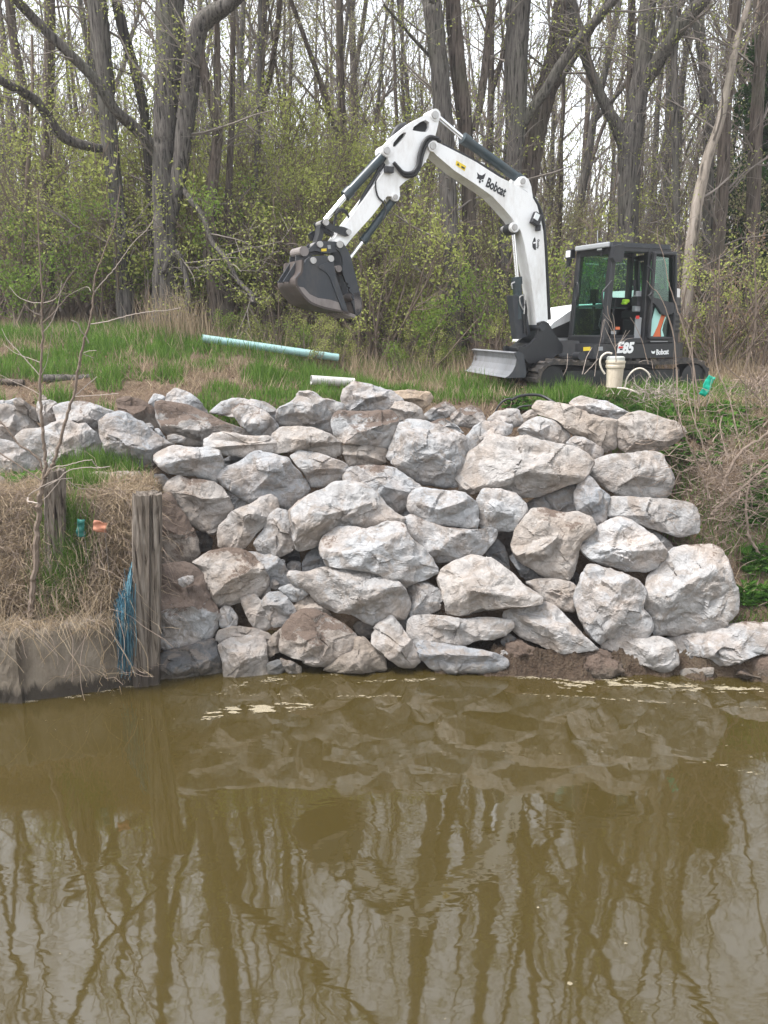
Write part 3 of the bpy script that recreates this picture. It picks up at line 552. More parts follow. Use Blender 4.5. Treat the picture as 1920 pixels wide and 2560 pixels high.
R('flat dark stone lying at the waterline under the rough brown boulder', [(153,893),(230,915),(300,950),(298,998),(200,998)], E0, dz=-.05, tone=.5, cat='rock', name='rock', N=44)
R('brown stone filling the gap between the small stone pile and the rough brown boulder', [(60,805),(120,740),(182,688),(190,770),(162,852),(85,890)], E0, dz=-.05, tan=.5, tone=.7, cat='stone', name='stone')
# --- lower right
R('flat tan bottomed rock beside the tip of the great peaked boulder', [(95,405),(180,383),(300,388),(390,408),(422,450),(417,530),(400,595),(300,575),(230,530),(160,465)], F0, dz=-.05, tan=.3, tone=.95)
R('low leaf shaped boulder with a twig on it resting on the mud', [(-45,600),(60,556),(190,528),(280,568),(350,628),(430,718),(502,790),(545,832),(480,845),(400,855),(330,864),(240,834),(150,794),(50,754),(0,704),(-40,640)], F0, dz=-.35, tone=1.05, tan=.15, top=-.05)
R('tall cracked grey boulder left of the largest boulder', [(448,430),(460,368),(500,308),(560,305),(650,338),(750,378),(820,408),(872,470),(852,530),(835,570),(882,620),(902,670),(872,742),(840,762),(700,765),(620,760),(580,808),(520,762),(480,702),(448,620),(413,510),(420,470)], F0, dz=-.35, blue=.4, tone=1.03)
R('largest rounded boulder at the lower right end of the wall', [(868,520),(888,400),(930,318),(1000,248),(1070,193),(1150,183),(1280,178),(1340,208),(1392,270),(1432,400),(1452,500),(1452,590),(1412,642),(1350,692),(1230,722),(1080,727),(960,737),(918,700),(888,610),(868,550)], F0, dz=-.45, tone=1.05, tan=.12, top=.35)
R('knobbly boulder half sunk in brown mud below the tall cracked boulder', [(583,790),(620,748),(700,745),(800,748),(840,768),(940,756),(1040,798),(1077,870),(1072,932),(1000,978),(940,973),(860,940),(760,910),(650,860),(595,835)], F0, dz=-.4, tone=1.0, tan=.2)
R('long low boulder at the right frame edge under the largest boulder', [(1005,765),(1060,738),(1180,728),(1290,718),(1400,680),(1520,670),(1720,672),(1740,780),(1659,875),(1600,865),(1500,905),(1400,945),(1280,960),(1150,955),(1075,930),(1065,860),(1015,800)], F0, dz=-.3, tone=1.03, blue=.45)
R('small pale stone half buried in mud at the right waterline', [(1080,985),(1130,960),(1300,958),(1292,1010),(1240,1050),(1150,1045),(1095,1020)], F0, dz=-.45, tone=.9, tan=.3, cat='stone', name='stone')
R('sliver of grey stone between the tall cracked and the largest boulder', [(825,565),(870,508),(888,600),(865,625)], F0, dz=-.1, tone=.75, cat='stone', name='stone', N=44)
R('dark blue rock in deep shade under the yellow stained block', [(-10,245),(20,208),(80,255),(180,325),(265,370),(100,400),(50,350)], F0, dz=.15, blue=1.0, tone=.5, cat='rock', name='rock')  # deep shade is part of the colour here, through the low tone
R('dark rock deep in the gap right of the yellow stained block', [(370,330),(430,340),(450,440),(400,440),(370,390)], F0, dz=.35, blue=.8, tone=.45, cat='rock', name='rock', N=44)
R('shadowed blue rock in the gap left of the yellow stained block', [(1475,1160),(1560,1055),(1615,1110),(1645,1250),(1560,1240)], B0, dz=.15, blue=1.0, tone=.6, cat='rock', name='rock')  # gap shade painted into the rock by a darkened tone
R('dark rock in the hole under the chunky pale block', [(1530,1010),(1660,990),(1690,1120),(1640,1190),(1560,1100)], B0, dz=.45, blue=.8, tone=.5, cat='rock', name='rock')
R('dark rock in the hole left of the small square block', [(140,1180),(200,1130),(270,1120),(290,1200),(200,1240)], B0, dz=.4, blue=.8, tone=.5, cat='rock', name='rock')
R('tiny stone at the right end of the long flat slab', [(1555,860),(1600,843),(1637,870),(1612,900),(1565,890)], E0, dz=-.2, tone=.8, cat='stone', name='stone', N=40)
R('grey rock in the shadow right of the long flat slab', [(1580,780),(1640,740),(1700,780),(1690,860),(1620,860)], E0, dz=.1, tone=.55, cat='rock', name='rock', N=44)  # low tone colours in the shadow beside the slab
R('rock in shade behind the tip of the great tilted slab', [(920,890),(990,850),(1020,900),(1060,950),(960,960)], B0, dz=.2, blue=.6, tone=.6, cat='rock', name='rock', N=44)  # darkened tone stands in for the shade behind the slab

R('dark crumbling mud clump with roots at the right frame edge by the water', [(1255,1085),(1270,1020),(1330,975),(1400,945),(1490,905),(1560,900),(1640,880),(1720,900),(1730,1085)], F0, dz=-.5, tone=.28, dirt=3, tan=1, cat='mud clump', name='mud_clump', rough=3.2)
R('brown mud clod under the left end of the low leaf shaped boulder', [(-30,800),(60,795),(140,825),(215,870),(230,915),(150,940),(20,935),(-40,890)], F0, dz=-.3, tone=.3, dirt=3, tan=1, cat='mud clump', name='mud_clump', rough=3.2)
R('wide low brown mud lump in front of the knobbly half sunk boulder', [(340,930),(420,880),(520,865),(600,880),(700,930),(760,985),(640,1015),(460,1010),(360,985)], F0, dz=-.45, tone=.32, dirt=3, tan=1, cat='mud clump', name='mud_clump', rough=3.2)

def ground_at(px, py, lift=0.0):      # point of the terrain under a pixel
    d = ray(px, py)
    for t in np.arange(7, 26, .03):
        p = CAM + d * t / d[1]
        if p[2] < gz(p[0], p[1]) + lift: return p
    return p
# ------------------------------------------------------------------ excavator
M['white'] = grimy('white machine paint', (0.82, 0.82, 0.82), (0.34, 0.28, 0.22), 0.42, 0.38, 2.6)
M['black'] = grimy('black machine paint', (0.013, 0.014, 0.017), (0.08, 0.07, 0.06), 0.28, 0.42, 3.0)
M['dgrey'] = grimy('dark grey steel', (0.026, 0.030, 0.037), (0.11, 0.095, 0.08), 0.45, 0.5, 3.5)
M['cyl'] = grimy('dark green cylinder paint', (0.02, 0.035, 0.042), (0.10, 0.09, 0.08), 0.3, 0.35, 4)
M['chrome'] = mat('chrome rod', (0.75, 0.76, 0.78), 0.12, 1.0)
M['steel'] = grimy('worn pin steel', (0.42, 0.41, 0.40), (0.2, 0.16, 0.13), 0.5, 0.4, 12, 0.6)
M['shell'] = grimy('rusty bucket steel', (0.040, 0.029, 0.026), (0.13, 0.105, 0.09), 0.7, 0.6, 4)
M['worn'] = grimy('earth worn steel', (0.20, 0.175, 0.165), (0.07, 0.06, 0.055), 0.6, 0.6, 5)
M['rubber'] = grimy('muddy track rubber', (0.028, 0.026, 0.025), (0.16, 0.125, 0.095), 0.75, 0.85, 5, streak=(1, 1, 1))
M['blade'] = grimy('scraped blade steel', (0.21, 0.215, 0.23), (0.12, 0.105, 0.095), 0.55, 0.5, 3)
M['hose'] = mat('black hydraulic hose', (0.015, 0.015, 0.016), 0.5)
M['glass'] = m_glass('green tinted glass', (0.50, 0.80, 0.72))
M['glassd'] = m_glass('darker tinted glass', (0.52, 0.74, 0.67))
M['lens'] = mat('lamp lens', (0.72, 0.74, 0.75), 0.15)
M['yellow'] = mat('yellow warning sticker', (0.75, 0.55, 0.03), 0.5)
M['orange'] = mat('orange decal', (0.62, 0.14, 0.045), 0.5)
M['teal'] = mat('pale teal decal', (0.42, 0.72, 0.66), 0.5)
M['ltext'] = mat('white lettering', (0.8, 0.8, 0.8), 0.5)
M['dtext'] = mat('black lettering', (0.015, 0.015, 0.018), 0.5)
M['red'] = mat('red lettering', (0.6, 0.03, 0.02), 0.5)
M['seat'] = mat('black seat fabric', (0.02, 0.02, 0.022), 0.8)
M['vest'] = mat('hi vis cloth', (0.45, 0.75, 0.05), 0.8)
M['greyp'] = mat('grey plastic', (0.28, 0.29, 0.30), 0.6)
M['vent'] = mat('dark vent mesh', (0.02, 0.02, 0.02), 0.8)

PHI, PHU = rad(25), rad(12)
HF = np.array([-math.cos(PHI), -math.sin(PHI), 0]); HL = np.array([-HF[1], HF[0], 0]); UP = np.array([0, 0, 1.0])
C1 = at(1506, 860, 13.60)
EO = C1 - 0.9 * HF - 1.05 * HL; EO[2] = 2.90
EX = empty('excavator', EO, math.atan2(HF[1], HF[0]), label='white and black mini excavator with raised boom and thumb bucket over the rock wall', cat='excavator')
def W2L(p): d = np.array(p) - EO; return np.array([d @ HF, d @ HL, d[2]])
def L2W(p): return EO + p[0] * HF + p[1] * HL + p[2] * UP
def tr(px, py, y):                      # pixel -> machine coordinates on the vertical plane at side offset y
    return W2L(on_plane(px, py, EO + y * HL, HL))
def tx(px, py, x):                      # pixel -> machine coordinates on the transverse plane at forward offset x
    return W2L(on_plane(px, py, EO + x * HF, HF))
S1 = lambda p: (660 + p[0] / 2.074, 240 + p[1] / 2.074)      # enlarged crop of boom and arm
S5 = lambda p: (680 + p[0] / 5.925, 540 + p[1] / 5.925)      # enlarged crop of bucket
S6 = lambda p: (1380 + p[0] / 4.608, 580 + p[1] / 4.608)     # enlarged crop of cab
S2 = lambda p: (1120 + p[0] / 2.592, 560 + p[1] / 2.592)
def pl(pts, S, y): return [tuple(tr(*S(p), y)[[0, 2]]) for p in pts]
MX = lambda a, b, w: (a, w, b)
def part(name, mb, mats, parent=EX, bevel=0.012, label=None, smooth=False):
    o = mb.build(name, mats, parent, bevel=bevel, fix=True, smooth=smooth)
    if label: o['label'] = label
    return o
BY = 0.20; BH = 0.14                    # boom centre and half width

# --- boom
bo = [(862,246),(878,236),(900,240),(945,262),(1020,300),(1100,342),(1165,384),(1225,422),(1280,448),(1320,468),(1385,512),(1415,565),(1435,635),(1448,700),(1455,800),(1462,950),(1468,1080),(1472,1165),(1440,1200),(1415,1215),(1402,1080),(1384,950),(1366,850),(1352,770),(1332,700),(1292,640),(1245,585),(1185,520),(1095,456),(990,388),(900,312),(868,280)]
mb = MB(); mb.prism([pl(bo, S1, BY + BH)], MX, BY - BH, BY + BH)
boom = part('boom', mb, M['white'], bevel=0.018)
mb = MB()
ear = [(1305,458),(1320,428),(1345,416),(1372,430),(1386,470),(1394,525),(1360,492)]
for s in (-1, 1):
    y0 = BY + s * 0.07; mb.prism([pl(ear, S1, BY + 0.10)], MX, y0 - 0.02 * s, y0 + 0.03 * s)
part('cylinder_bracket', mb, M['white'], boom, bevel=0.006)
def pin(p, S, y0, y1, r, parent, name='pin', m='steel'):
    q = tr(*S(p), y1); mb = MB(); mb.tube([[q[0], y0, q[2]], [q[0], y1, q[2]]], r, 18)
    return part(name, mb, M[m], parent, bevel=0.005)
for p, r in (((878,258),.085),((1345,441),.075)): pin(p, S1, BY - BH - .02, BY + BH + .02, r, boom, 'pivot_boss', 'white')
pin((1302,680), S1, BY + BH - .05, BY + BH + .02, .08, boom, 'pivot_boss', 'white'); pin((1290,690), S1, BY - .08, BY + .08, .09, boom, 'rod_eye', 'black')
for p, r in (((878,258),.052),((1345,441),.045),((1302,680),.05)): pin(p, S1, BY - BH - .035, BY + BH + .035, r, boom)
# boom work light and small tab
mb = MB(); a = tr(*S1((1402,640)), BY + BH); mb.box(a + [0, .05, .0], (.15, .09, .19), Matrix.Rotation(rad(-24), 3, 'Y')); mb.box(a + [-.05, .04, -.13], (.07, .07, .10)); part('work_light', mb, M['black'], boom, bevel=.01)
mb = MB(); mb.box(a + [.03, .105, .03], (.09, .01, .10), Matrix.Rotation(rad(-24), 3, 'Y')); part('lens', mb, M['lens'], boom, bevel=0)
# hose line along the back of the boom
def trace(mbx, pts, S, y, r, k=8, m=0, sub=6):
    P = [tr(*S(p), yy) for p, yy in zip(pts, y if hasattr(y, '__len__') else [y] * len(pts))]
    mbx.tube(spline(P, sub), r, k, m)
def spline(P, sub=6):
    P = np.asarray(P, float); n = len(P)
    if n < 3: return P
    Q = np.concatenate([[2 * P[0] - P[1]], P, [2 * P[-1] - P[-2]]]); out = []
    for i in range(1, n):
        p0, p1, p2, p3 = Q[i - 1:i + 3]
        for t in np.arange(sub) / sub:
            out.append(0.5 * ((2 * p1) + (-p0 + p2) * t + (2 * p0 - 5 * p1 + 4 * p2 - p3) * t * t + (-p0 + 3 * p1 - 3 * p2 + p3) * t ** 3))
    out.append(P[-1]); return np.array(out)
mb = MB(); trace(mb, [(925,250),(1010,292),(1110,345),(1240,425)], S1, BY + .03, .022); trace(mb, [(935,262),(1010,300),(1100,352)], S1, BY + .10, .016)
trace(mb, [(1380,505),(1425,575),(1447,650),(1458,760),(1468,950),(1475,1080),(1480,1160)], S1, BY + .06, .03)
part('hose', mb, M['hose'], boom, bevel=0, smooth=True)

# --- arm
ao = [(868,86),(890,74),(912,92),(908,125),(896,180),(880,235),(850,320),(806,385),(765,425),(735,440),(702,470),(706,520),(684,540),(662,520),(638,520),(560,622),(462,730),(420,782),(392,800),(370,780),(352,752),(380,716),(432,650),(520,535),(598,425),(652,350),(640,318),(618,298),(612,270),(632,262),(680,205),(760,140),(815,108)]
h1 = [(770,178),(776,160),(812,134),(838,124),(856,136),(858,160),(846,186),(815,186)]
h2 = [(668,262),(672,242),(700,208),(724,188),(738,190),(730,210),(704,240),(682,264)]
mb = MB(); AH = .11; mb.prism([pl(ao, S1, BY + AH), pl(h1, S1, BY + AH), pl(h2, S1, BY + AH)], MX, BY - AH, BY + AH)
arm = part('arm', mb, M['white'], bevel=0.012)
mb = MB(); mb.prism([pl([(760,170),(790,118),(862,118),(864,196),(770,196)], S1, BY)], MX, BY - .03, BY + .03); mb.prism([pl([(660,270),(664,236),(720,180),(742,184),(738,214),(690,272)], S1, BY)], MX, BY - .03, BY + .03)
part('inner_web', mb, M['vent'], arm, bevel=0)
for p, r in (((890,97),.085),((640,282),.085),((684,523),.06),((395,770),.075)): pin(p, S1, BY - AH - .02, BY + AH + .02, r, arm, 'pivot_boss', 'white')
for p, r in (((890,97),.055),((640,282),.05),((684,523),.036),((432,708),.05)): pin(p, S1, BY - AH - .04, BY + AH + .04, r, arm)
mb = MB()
trace(mb, [(905,222),(860,212),(828,240),(806,300),(796,360),(770,396),(725,398),(690,365),(672,345)], S1, BY + AH + .05, .028)
trace(mb, [(915,235),(872,225),(842,252),(820,312),(806,372),(776,410),(730,412),(698,378),(680,352)], S1, BY + AH + .03, .028)
trace(mb, [(620,330),(575,420),(520,510),(480,600),(440,640)], S1, BY + .02, .028); trace(mb, [(632,345),(590,415),(548,470),(500,560)], S1, BY - .06, .025)
trace(mb, [(600,400),(578,450),(590,520),(622,555),(632,600),(620,640)], S1, BY + AH + .02, .013)
trace(mb, [(376,640),(372,610),(395,588),(425,598),(440,630)], S1, BY + .05, .018); trace(mb, [(352,740),(362,680),(372,620),(400,594),(432,612)], S1, BY - .05, .018)
trace(mb, [(664,222),(678,190),(700,165),(735,152)], S1, BY - .12, .05)
part('hose', mb, M['hose'], arm, bevel=0, smooth=True)
mb = MB(); q = tr(*S1((640,385)), BY + AH); mb.box(q + [0, .05, 0], (.14, .08, .09)); part('valve_block', mb, M['black'], arm)

# --- hydraulic cylinders
def cylinder(name, p0, p1, p2, y, rb, rr, S=S1):
    mb = MB(); a, b, c = [tr(*S(p), y) for p in (p0, p1, p2)]; d = (b - a) / np.linalg.norm(b - a)
    mb.tube([a, b], rb, 18); mb.tube([b - d * .10, b + d * .02], rb * 1.22, 18); mb.tube([a - d * .02, a + d * .08], rb * 1.12, 18)
    o = part(name, mb, M['cyl'], bevel=0.005)
    mb = MB(); mb.tube([b, c], rr, 14); part('rod', mb, M['chrome'], o, bevel=0, smooth=True)
    return o
cylinder('arm_cylinder', (1330,436), (1035,222), (892,100), BY, .075, .038)
cylinder('bucket_cylinder', (640,284), (425,515), (315,645), BY + .02, .068, .04)
cylinder('thumb_cylinder', (682,523), (515,750), (446,842), BY + .02, .055, .032)
# lift cylinder with its black guard, in front of the boom
o = cylinder('boom_cylinder', (1322,1150), (1310,945), (1290,686), BY + .0, .075, .042)
mb = MB(); mb.prism([pl([(1272,1035),(1335,1030),(1368,1240),(1300,1262),(1292,1210)], S1, BY - .02)], MX, BY - .10, BY + .06); part('guard', mb, M['dgrey'], o, bevel=.012)
mb = MB(); trace(mb, [(1345,1110),(1330,1080),(1326,1045),(1345,1035),(1352,1070),(1348,1130)], S1, BY + .10, .012); trace(mb, [(1288,1000),(1284,975),(1300,965)], S1, BY + .1, .012); part('steel_line', mb, M['steel'], o, bevel=0, smooth=True)
mb = MB(); trace(mb, [(1352,1060),(1360,1120),(1356,1190),(1366,1240)], S1, BY + .06, .022); trace(mb, [(1340,1130),(1350,1180),(1352,1230)], S1, BY + .09, .018); part('hose', mb, M['hose'], o, bevel=0, smooth=True)

# --- lettering helper: text flat on the left (near) side plane
def text(name, body, px, py, S, y, size, parent, mat_, slope=0.0, shear=0.0, fat=0.0, width=1.0):
    cu = bpy.data.curves.new(name, 'FONT'); cu.body = body; cu.size = size; cu.extrude = 0.002; cu.shear = shear; cu.offset = fat; cu.align_x = 'LEFT'; cu.resolution_u = 3
    o = bpy.data.objects.new(name, cu); C.objects.link(o)
    bpy.context.view_layer.update()
    me = bpy.data.meshes.new_from_object(o.evaluated_get(bpy.context.evaluated_depsgraph_get())); bpy.data.objects.remove(o)
    n = len(me.vertices); V = np.empty(n * 3, np.float32); me.vertices.foreach_get('co', V); V = V.reshape(-1, 3)
    p = tr(*S((px, py)), y); cs, sn = math.cos(slope), math.sin(slope)
    X = V[:, 0] * width * cs - V[:, 1] * sn; Z = V[:, 0] * width * sn + V[:, 1] * cs
    out = np.stack([p[0] - X, np.full(n, y + .004) + V[:, 2] * 1.0, p[2] + Z], -1)
    me.vertices.foreach_set('co', out.astype(np.float32).ravel()); me.materials.clear(); me.materials.append(mat_); me.update()
    q = bpy.data.objects.new(name, me); link(q, parent); return q
def decal(name, pts, S, y, m, parent, t=.003):
    mb = MB(); mb.prism([pl(pts, S, y)], MX, y + .001, y + .001 + t); return part(name, mb, m, parent, bevel=0)
text('lettering', 'Bobcat', 1147, 466, S1, BY + BH, .20, boom, M['dtext'], slope=rad(-21), fat=.006, width=.68)
decal('emblem', [(1104,396),(1116,408),(1130,412),(1150,400),(1143,420),(1138,432),(1128,432),(1122,438),(1112,430),(1102,428),(1108,416)], S1, BY + BH, M['dtext'], boom)
decal('emblem', [(1114,436),(1124,441),(1122,452),(1114,450)], S1, BY + BH, M['dtext'], boom); decal('emblem', [(1128,436),(1137,436),(1136,446),(1129,445)], S1, BY + BH, M['dtext'], boom)
decal('warning_sticker', [(997,334),(1048,364),(1040,390),(993,358)], S1, BY + BH, M['yellow'], boom)
decal('warning_symbol', [(1006,346),(1014,362),(1000,358)], S1, BY + BH + .004, M['dtext'], boom); decal('warning_symbol', [(1024,362),(1042,372),(1038,380),(1022,370)], S1, BY + BH + .004, M['dtext'], boom)
decal('round_sticker', [(1404,732),(1398,740),(1391,762),(1392,784),(1400,797),(1410,798),(1409,770),(1408,745)], S1, BY + BH, M['dtext'], boom)
decal('round_sticker', [(1396,758),(1408,756),(1408,764),(1396,766)], S1, BY + BH + .004, M['ltext'], boom)
text('lettering', 'Quality', 1419, 742, S1, BY + BH, .05, boom, M['dtext'], slope=rad(-93), fat=.001)

# --- bucket, coupler, links, thumb
NY, FY = BY + .40, BY - .40
side = [(512,640),(560,600),(700,585),(870,590),(912,640),(925,760),(955,900),(1000,1060),(1060,1240),(1112,1388),(1160,1440),(940,1408),(800,1382),(690,1350),(560,1292),(450,1185),(380,1080),(345,1000),(350,920),(420,830)]
mb = MB()
for y in (NY - .02, FY + .02): mb.prism([pl(side, S5, NY)], MX, y - .02, y + .02)
bucket = part('bucket', mb, M['dgrey'], bevel=.006, label='dark grey side plates with a worn pale lower rim')
mb = MB(); q = pl([(440,645),(420,830),(352,920),(345,1000),(380,1080),(450,1185),(560,1292),(690,1350),(800,1382),(940,1408),(1160,1442)], S5, NY)
q = spline(np.array([[a, 0, b] for a, b in q]), 4); n = len(q); inn = q.copy(); cen = np.array([tr(*S5((780,900)), NY)[0], 0, tr(*S5((780,900)), NY)[2]])
dd = cen - q; dd /= np.linalg.norm(dd, axis=1)[:, None]; inn = q + dd * .03
V = []
for s in (q, inn):
    for y in (FY - .012, NY + .012):
        t_ = s.copy(); t_[:, 1] = y; V.append(t_)
V = np.concatenate(V); i = np.arange(n - 1)
mb.add(V, np.concatenate([np.stack([i, i + 1, n + i + 1, n + i], -1), np.stack([2 * n + i, 3 * n + i, 3 * n + i + 1, 2 * n + i + 1], -1), np.stack([n + i, n + i + 1, 3 * n + i + 1, 3 * n + i], -1), np.stack([i, 2 * n + i, 2 * n + i + 1, i + 1], -1)]))
part('shell', mb, M['shell'], bucket, bevel=0, smooth=False)
mb = MB(); mb.prism([pl([(352,1040),(470,1060),(560,1160),(680,1215),(860,1240),(985,1280),(1020,1400),(940,1404),(800,1376),(690,1344),(560,1286),(455,1180),(385,1080)], S5, NY)], MX, NY + .001, NY + .008); part('wear_plate', mb, M['worn'], bucket, bevel=0)
mb = MB(); mb.prism([pl([(690,740),(820,690),(880,690),(912,740),(940,880),(1000,1060),(1060,1240),(1112,1388),(1040,1390),(960,1200),(900,1040),(850,900),(790,830),(690,770)], S5, NY)], MX, NY + .001, NY + .02); part('side_cutter', mb, M['dgrey'], bucket, bevel=.004)
for k in range(5):
    mb = MB()
    y = FY + .08 + k * (NY - FY - .16) / 4; a = tr(*S5((1080,1425)), NY); b = tr(*S5((1250,1490)), NY); a[1] = y; b[1] = y; mb.bar(a, b, .09, .05)
    part('tooth', mb, M['worn'], bucket, bevel=.006)
for yy in (BY + .13, BY - .13):
    mb = MB(); mb.prism([pl([(440,560),(520,560),(870,575),(920,620),(900,690),(700,720),(520,800),(380,900),(330,960),(250,960),(300,880),(440,660)], S5, NY)], MX, yy - .02, yy + .02); part('bucket_ear', mb, M['dgrey'], bucket, bevel=.006)
for p in ((617,657),(878,630)): pin(p, S5, FY + .2, NY + .03, .045, bucket)
CY = BY + .17
mb = MB()
for s in (-1, 1):
    y = BY + s * .15; mb.prism([pl([(530,500),(600,440),(660,378),(720,372),(930,378),(1010,400),(985,490),(950,530),(860,545),(780,548),(640,515),(540,535)], S5, CY)], MX, y - .025, y + .025)
mb.prism([pl([(440,500),(470,470),(540,480),(560,520),(640,515),(780,548),(640,570),(470,600),(436,560)], S5, CY)], MX, BY - .12, BY + .12)
coup = part('quick_coupler', mb, M['dgrey'], bevel=.008)
mb = MB(); q = tr(*S5((460,525)), CY); mb.tube([[q[0], BY - .22, q[2]], [q[0], BY + .22, q[2]]], .07, 16); part('roller', mb, M['worn'], coup, bevel=.006)
decal('warning_sticker', [(728,486),(806,480),(806,520),(732,526)], S5, CY + .005, M['yellow'], coup); decal('sticker', [(820,432),(866,430),(872,485),(830,490)], S5, CY + .005, M['greyp'], coup)
pin((717,418), S5, BY - .2, CY + .04, .045, coup); pin((1010,420), S5, BY - .22, CY + .06, .05, coup)
mb = MB()
for s in (-1, 1):
    y = BY + s * .15; mb.prism([pl([(725,85),(770,45),(835,60),(850,100),(930,140),(1060,160),(1140,195),(1172,240),(1155,280),(1100,300),(990,260),(850,205),(760,150)], S5, CY)], MX, y - .02, y + .02)
hl = part('side_link', mb, M['black'], bevel=.006)
mb = MB(); mb.prism([pl([(735,60),(790,130),(760,240),(730,380),(655,385),(690,270),(710,160)], S5, BY + .08)], MX, BY - .10, BY + .10); mb.prism([pl([(600,250),(650,210),(720,200),(700,300),(640,360),(620,300)], S5, BY)], MX, BY - .22, BY - .12)
part('bucket_link', mb, M['black'], bevel=.01)
pin((803,92), S5, BY - .19, CY + .03, .045, hl); pin((1143,238), S5, BY - .19, CY + .03, .04, hl)
TY = BY + .20
th = [(945,430),(960,385),(1000,368),(1050,385),(1075,430),(1130,510),(1175,620),(1205,760),(1245,900),(1290,1090),(1325,1240),(1335,1350),(1318,1430),(1275,1478),(1235,1462),(1225,1390),(1205,1330),(1190,1270),(1212,1240),(1180,1200),(1200,1160),(1160,1130),(1140,1090),(1160,1060),(1120,1040),(1130,1000),(1095,980),(1060,880),(1042,800),(1052,690),(1040,610),(1005,530),(960,490)]
mb = MB()
for s in (-1, 1):
    y = BY + s * .17; mb.prism([pl(th, S5, TY)], MX, y - .03, y + .03)
thumb = part('thumb', mb, M['dgrey'], bevel=.006)
mb = MB(); q = tr(*S5((990,780)), TY); mb.tube([[q[0], BY - .2, q[2]], [q[0] , BY + .2, q[2]]], .05, 12)
for p in ((1130,800),(1230,1200)):
    q = tr(*S5(p), TY); mb.tube([[q[0], BY - .17, q[2]], [q[0], BY + .17, q[2]]], .06, 12)
mb.prism([pl([(1215,1140),(1295,1130),(1330,1350),(1272,1474),(1240,1450),(1225,1330)], S5, TY)], MX, BY - .2, BY + .2)
part('cross_plate', mb, M['worn'], thumb, bevel=.006)

# --- swing bracket at the boom foot
mb = MB()
sb = [(590,690),(590,640),(620,628),(650,640),(690,710),(745,790),(760,830),(700,850),(660,895),(520,905),(480,850),(455,820),(460,790),(500,800),(540,770),(570,740)]
for s in (-1, 1):
    y = BY + s * .20; mb.prism([pl(sb, S2, BY + .23)], MX, y - .035, y + .035)
mb.prism([pl([(470,800),(540,770),(700,790),(700,850),(660,895),(520,905),(478,850)], S2, BY + .2)], MX, BY - .18, BY + .18)
swing = part('swing_bracket', mb, M['black'], bevel=.02)
mb = MB(); q = tr(*S2((612,668)), BY + .25); mb.tube([[q[0], BY - .26, q[2]], [q[0], BY + .26, q[2]]], .06, 18); q = tr(*S2((600,850)), BY + .25)
part('pin', mb, M['dgrey'], swing, bevel=.006)

# --- house (upper structure): black skirt, white hood, counterweight
zb = 0.60; zd = C1[2] - EO[2]
def arc(cx, cy, r, a0, a1, n): return [(cx + r * math.cos(rad(a)), cy + r * math.sin(rad(a))) for a in np.linspace(a0, a1, n)]
plan = [(1.10, .45), (1.0, 1.0), (.85, 1.09), (-.62, 1.085)] + arc(-.36, 0, 1.11, 105, 255, 16) + [(-.62, -1.085), (.85, -1.09), (1.0, -1.0), (1.10, -.30)]
MZ = lambda a, b, w: (a, b, w)
mb = MB(); mb.prism([plan], MZ, zb, zd)
house = part('house', mb, M['black'], bevel=.03)
mb = MB(); mb.prism([[(1.30, .38), (1.02, .62), (1.02, -.5), (1.30, -.15)]], MZ, .50, zd + .05); part('boom_mount', mb, M['black'], house, bevel=.02)
# swing cylinder rod on the front left
mb = MB(); a = tx(*S2((668,858)), 1.25); b = tr(*S2((825,856)), .95); b[0] = max(b[0], .75); mb.tube([a, b], .035, 14); part('swing_cylinder_rod', mb, M['chrome'], house, bevel=0, smooth=True)
mb = MB(); mb.tube([b, b + (b - a) * .25], .07, 14); part('swing_cylinder', mb, M['black'], house, bevel=.01); mb = MB(); mb.box(a, (.14, .14, .16)); part('rod_end', mb, M['black'], house, bevel=.01)
# engine hood / right side white cover seen past the cab front, and the rear
hood = [(1.28, zd), (1.22, zd + .16), (1.0, zd + .36), (.55, zd + .62), (-.1, zd + .70), (-.1, zd)]
mb = MB(); mb.prism([hood], MX, -1.05, -.16); hd = part('side_hood', mb, M['white'], house, bevel=.04)
mb = MB(); mb.prism([[(1.19, zd + .09), (1.13, zd + .21), (.60, zd + .40), (.60, zd + .09)]], MX, -.163, -.145); part('vent_grille', mb, M['vent'], hd, bevel=0)
rear = [(-.42, .98)] + arc(-.36, 0, 1.02, 106, 254, 14) + [(-.35, -.98)]
mb = MB(); mb.prism([rear], MZ, zd, zd + .78); part('engine_cover', mb, M['black'], house, bevel=.05)
mb = MB(); mb.prism([[(-.68, .86)] + arc(-.36, 0, .99, 112, 248, 14) + [(-.6, -.85)]], MZ, zd + .782, zd + .93); part('top_hood', mb, M['white'], house, bevel=.05)
for k in range(6):
    mb = MB(); z = zd + .18 + k * .085; mb.prism([arc(-.36, 0, 1.032, 112, 135, 5) + arc(-.36, 0, 1.01, 135, 112, 5)], MZ, z, z + .04); part('louvre', mb, M['vent'], house, bevel=0)

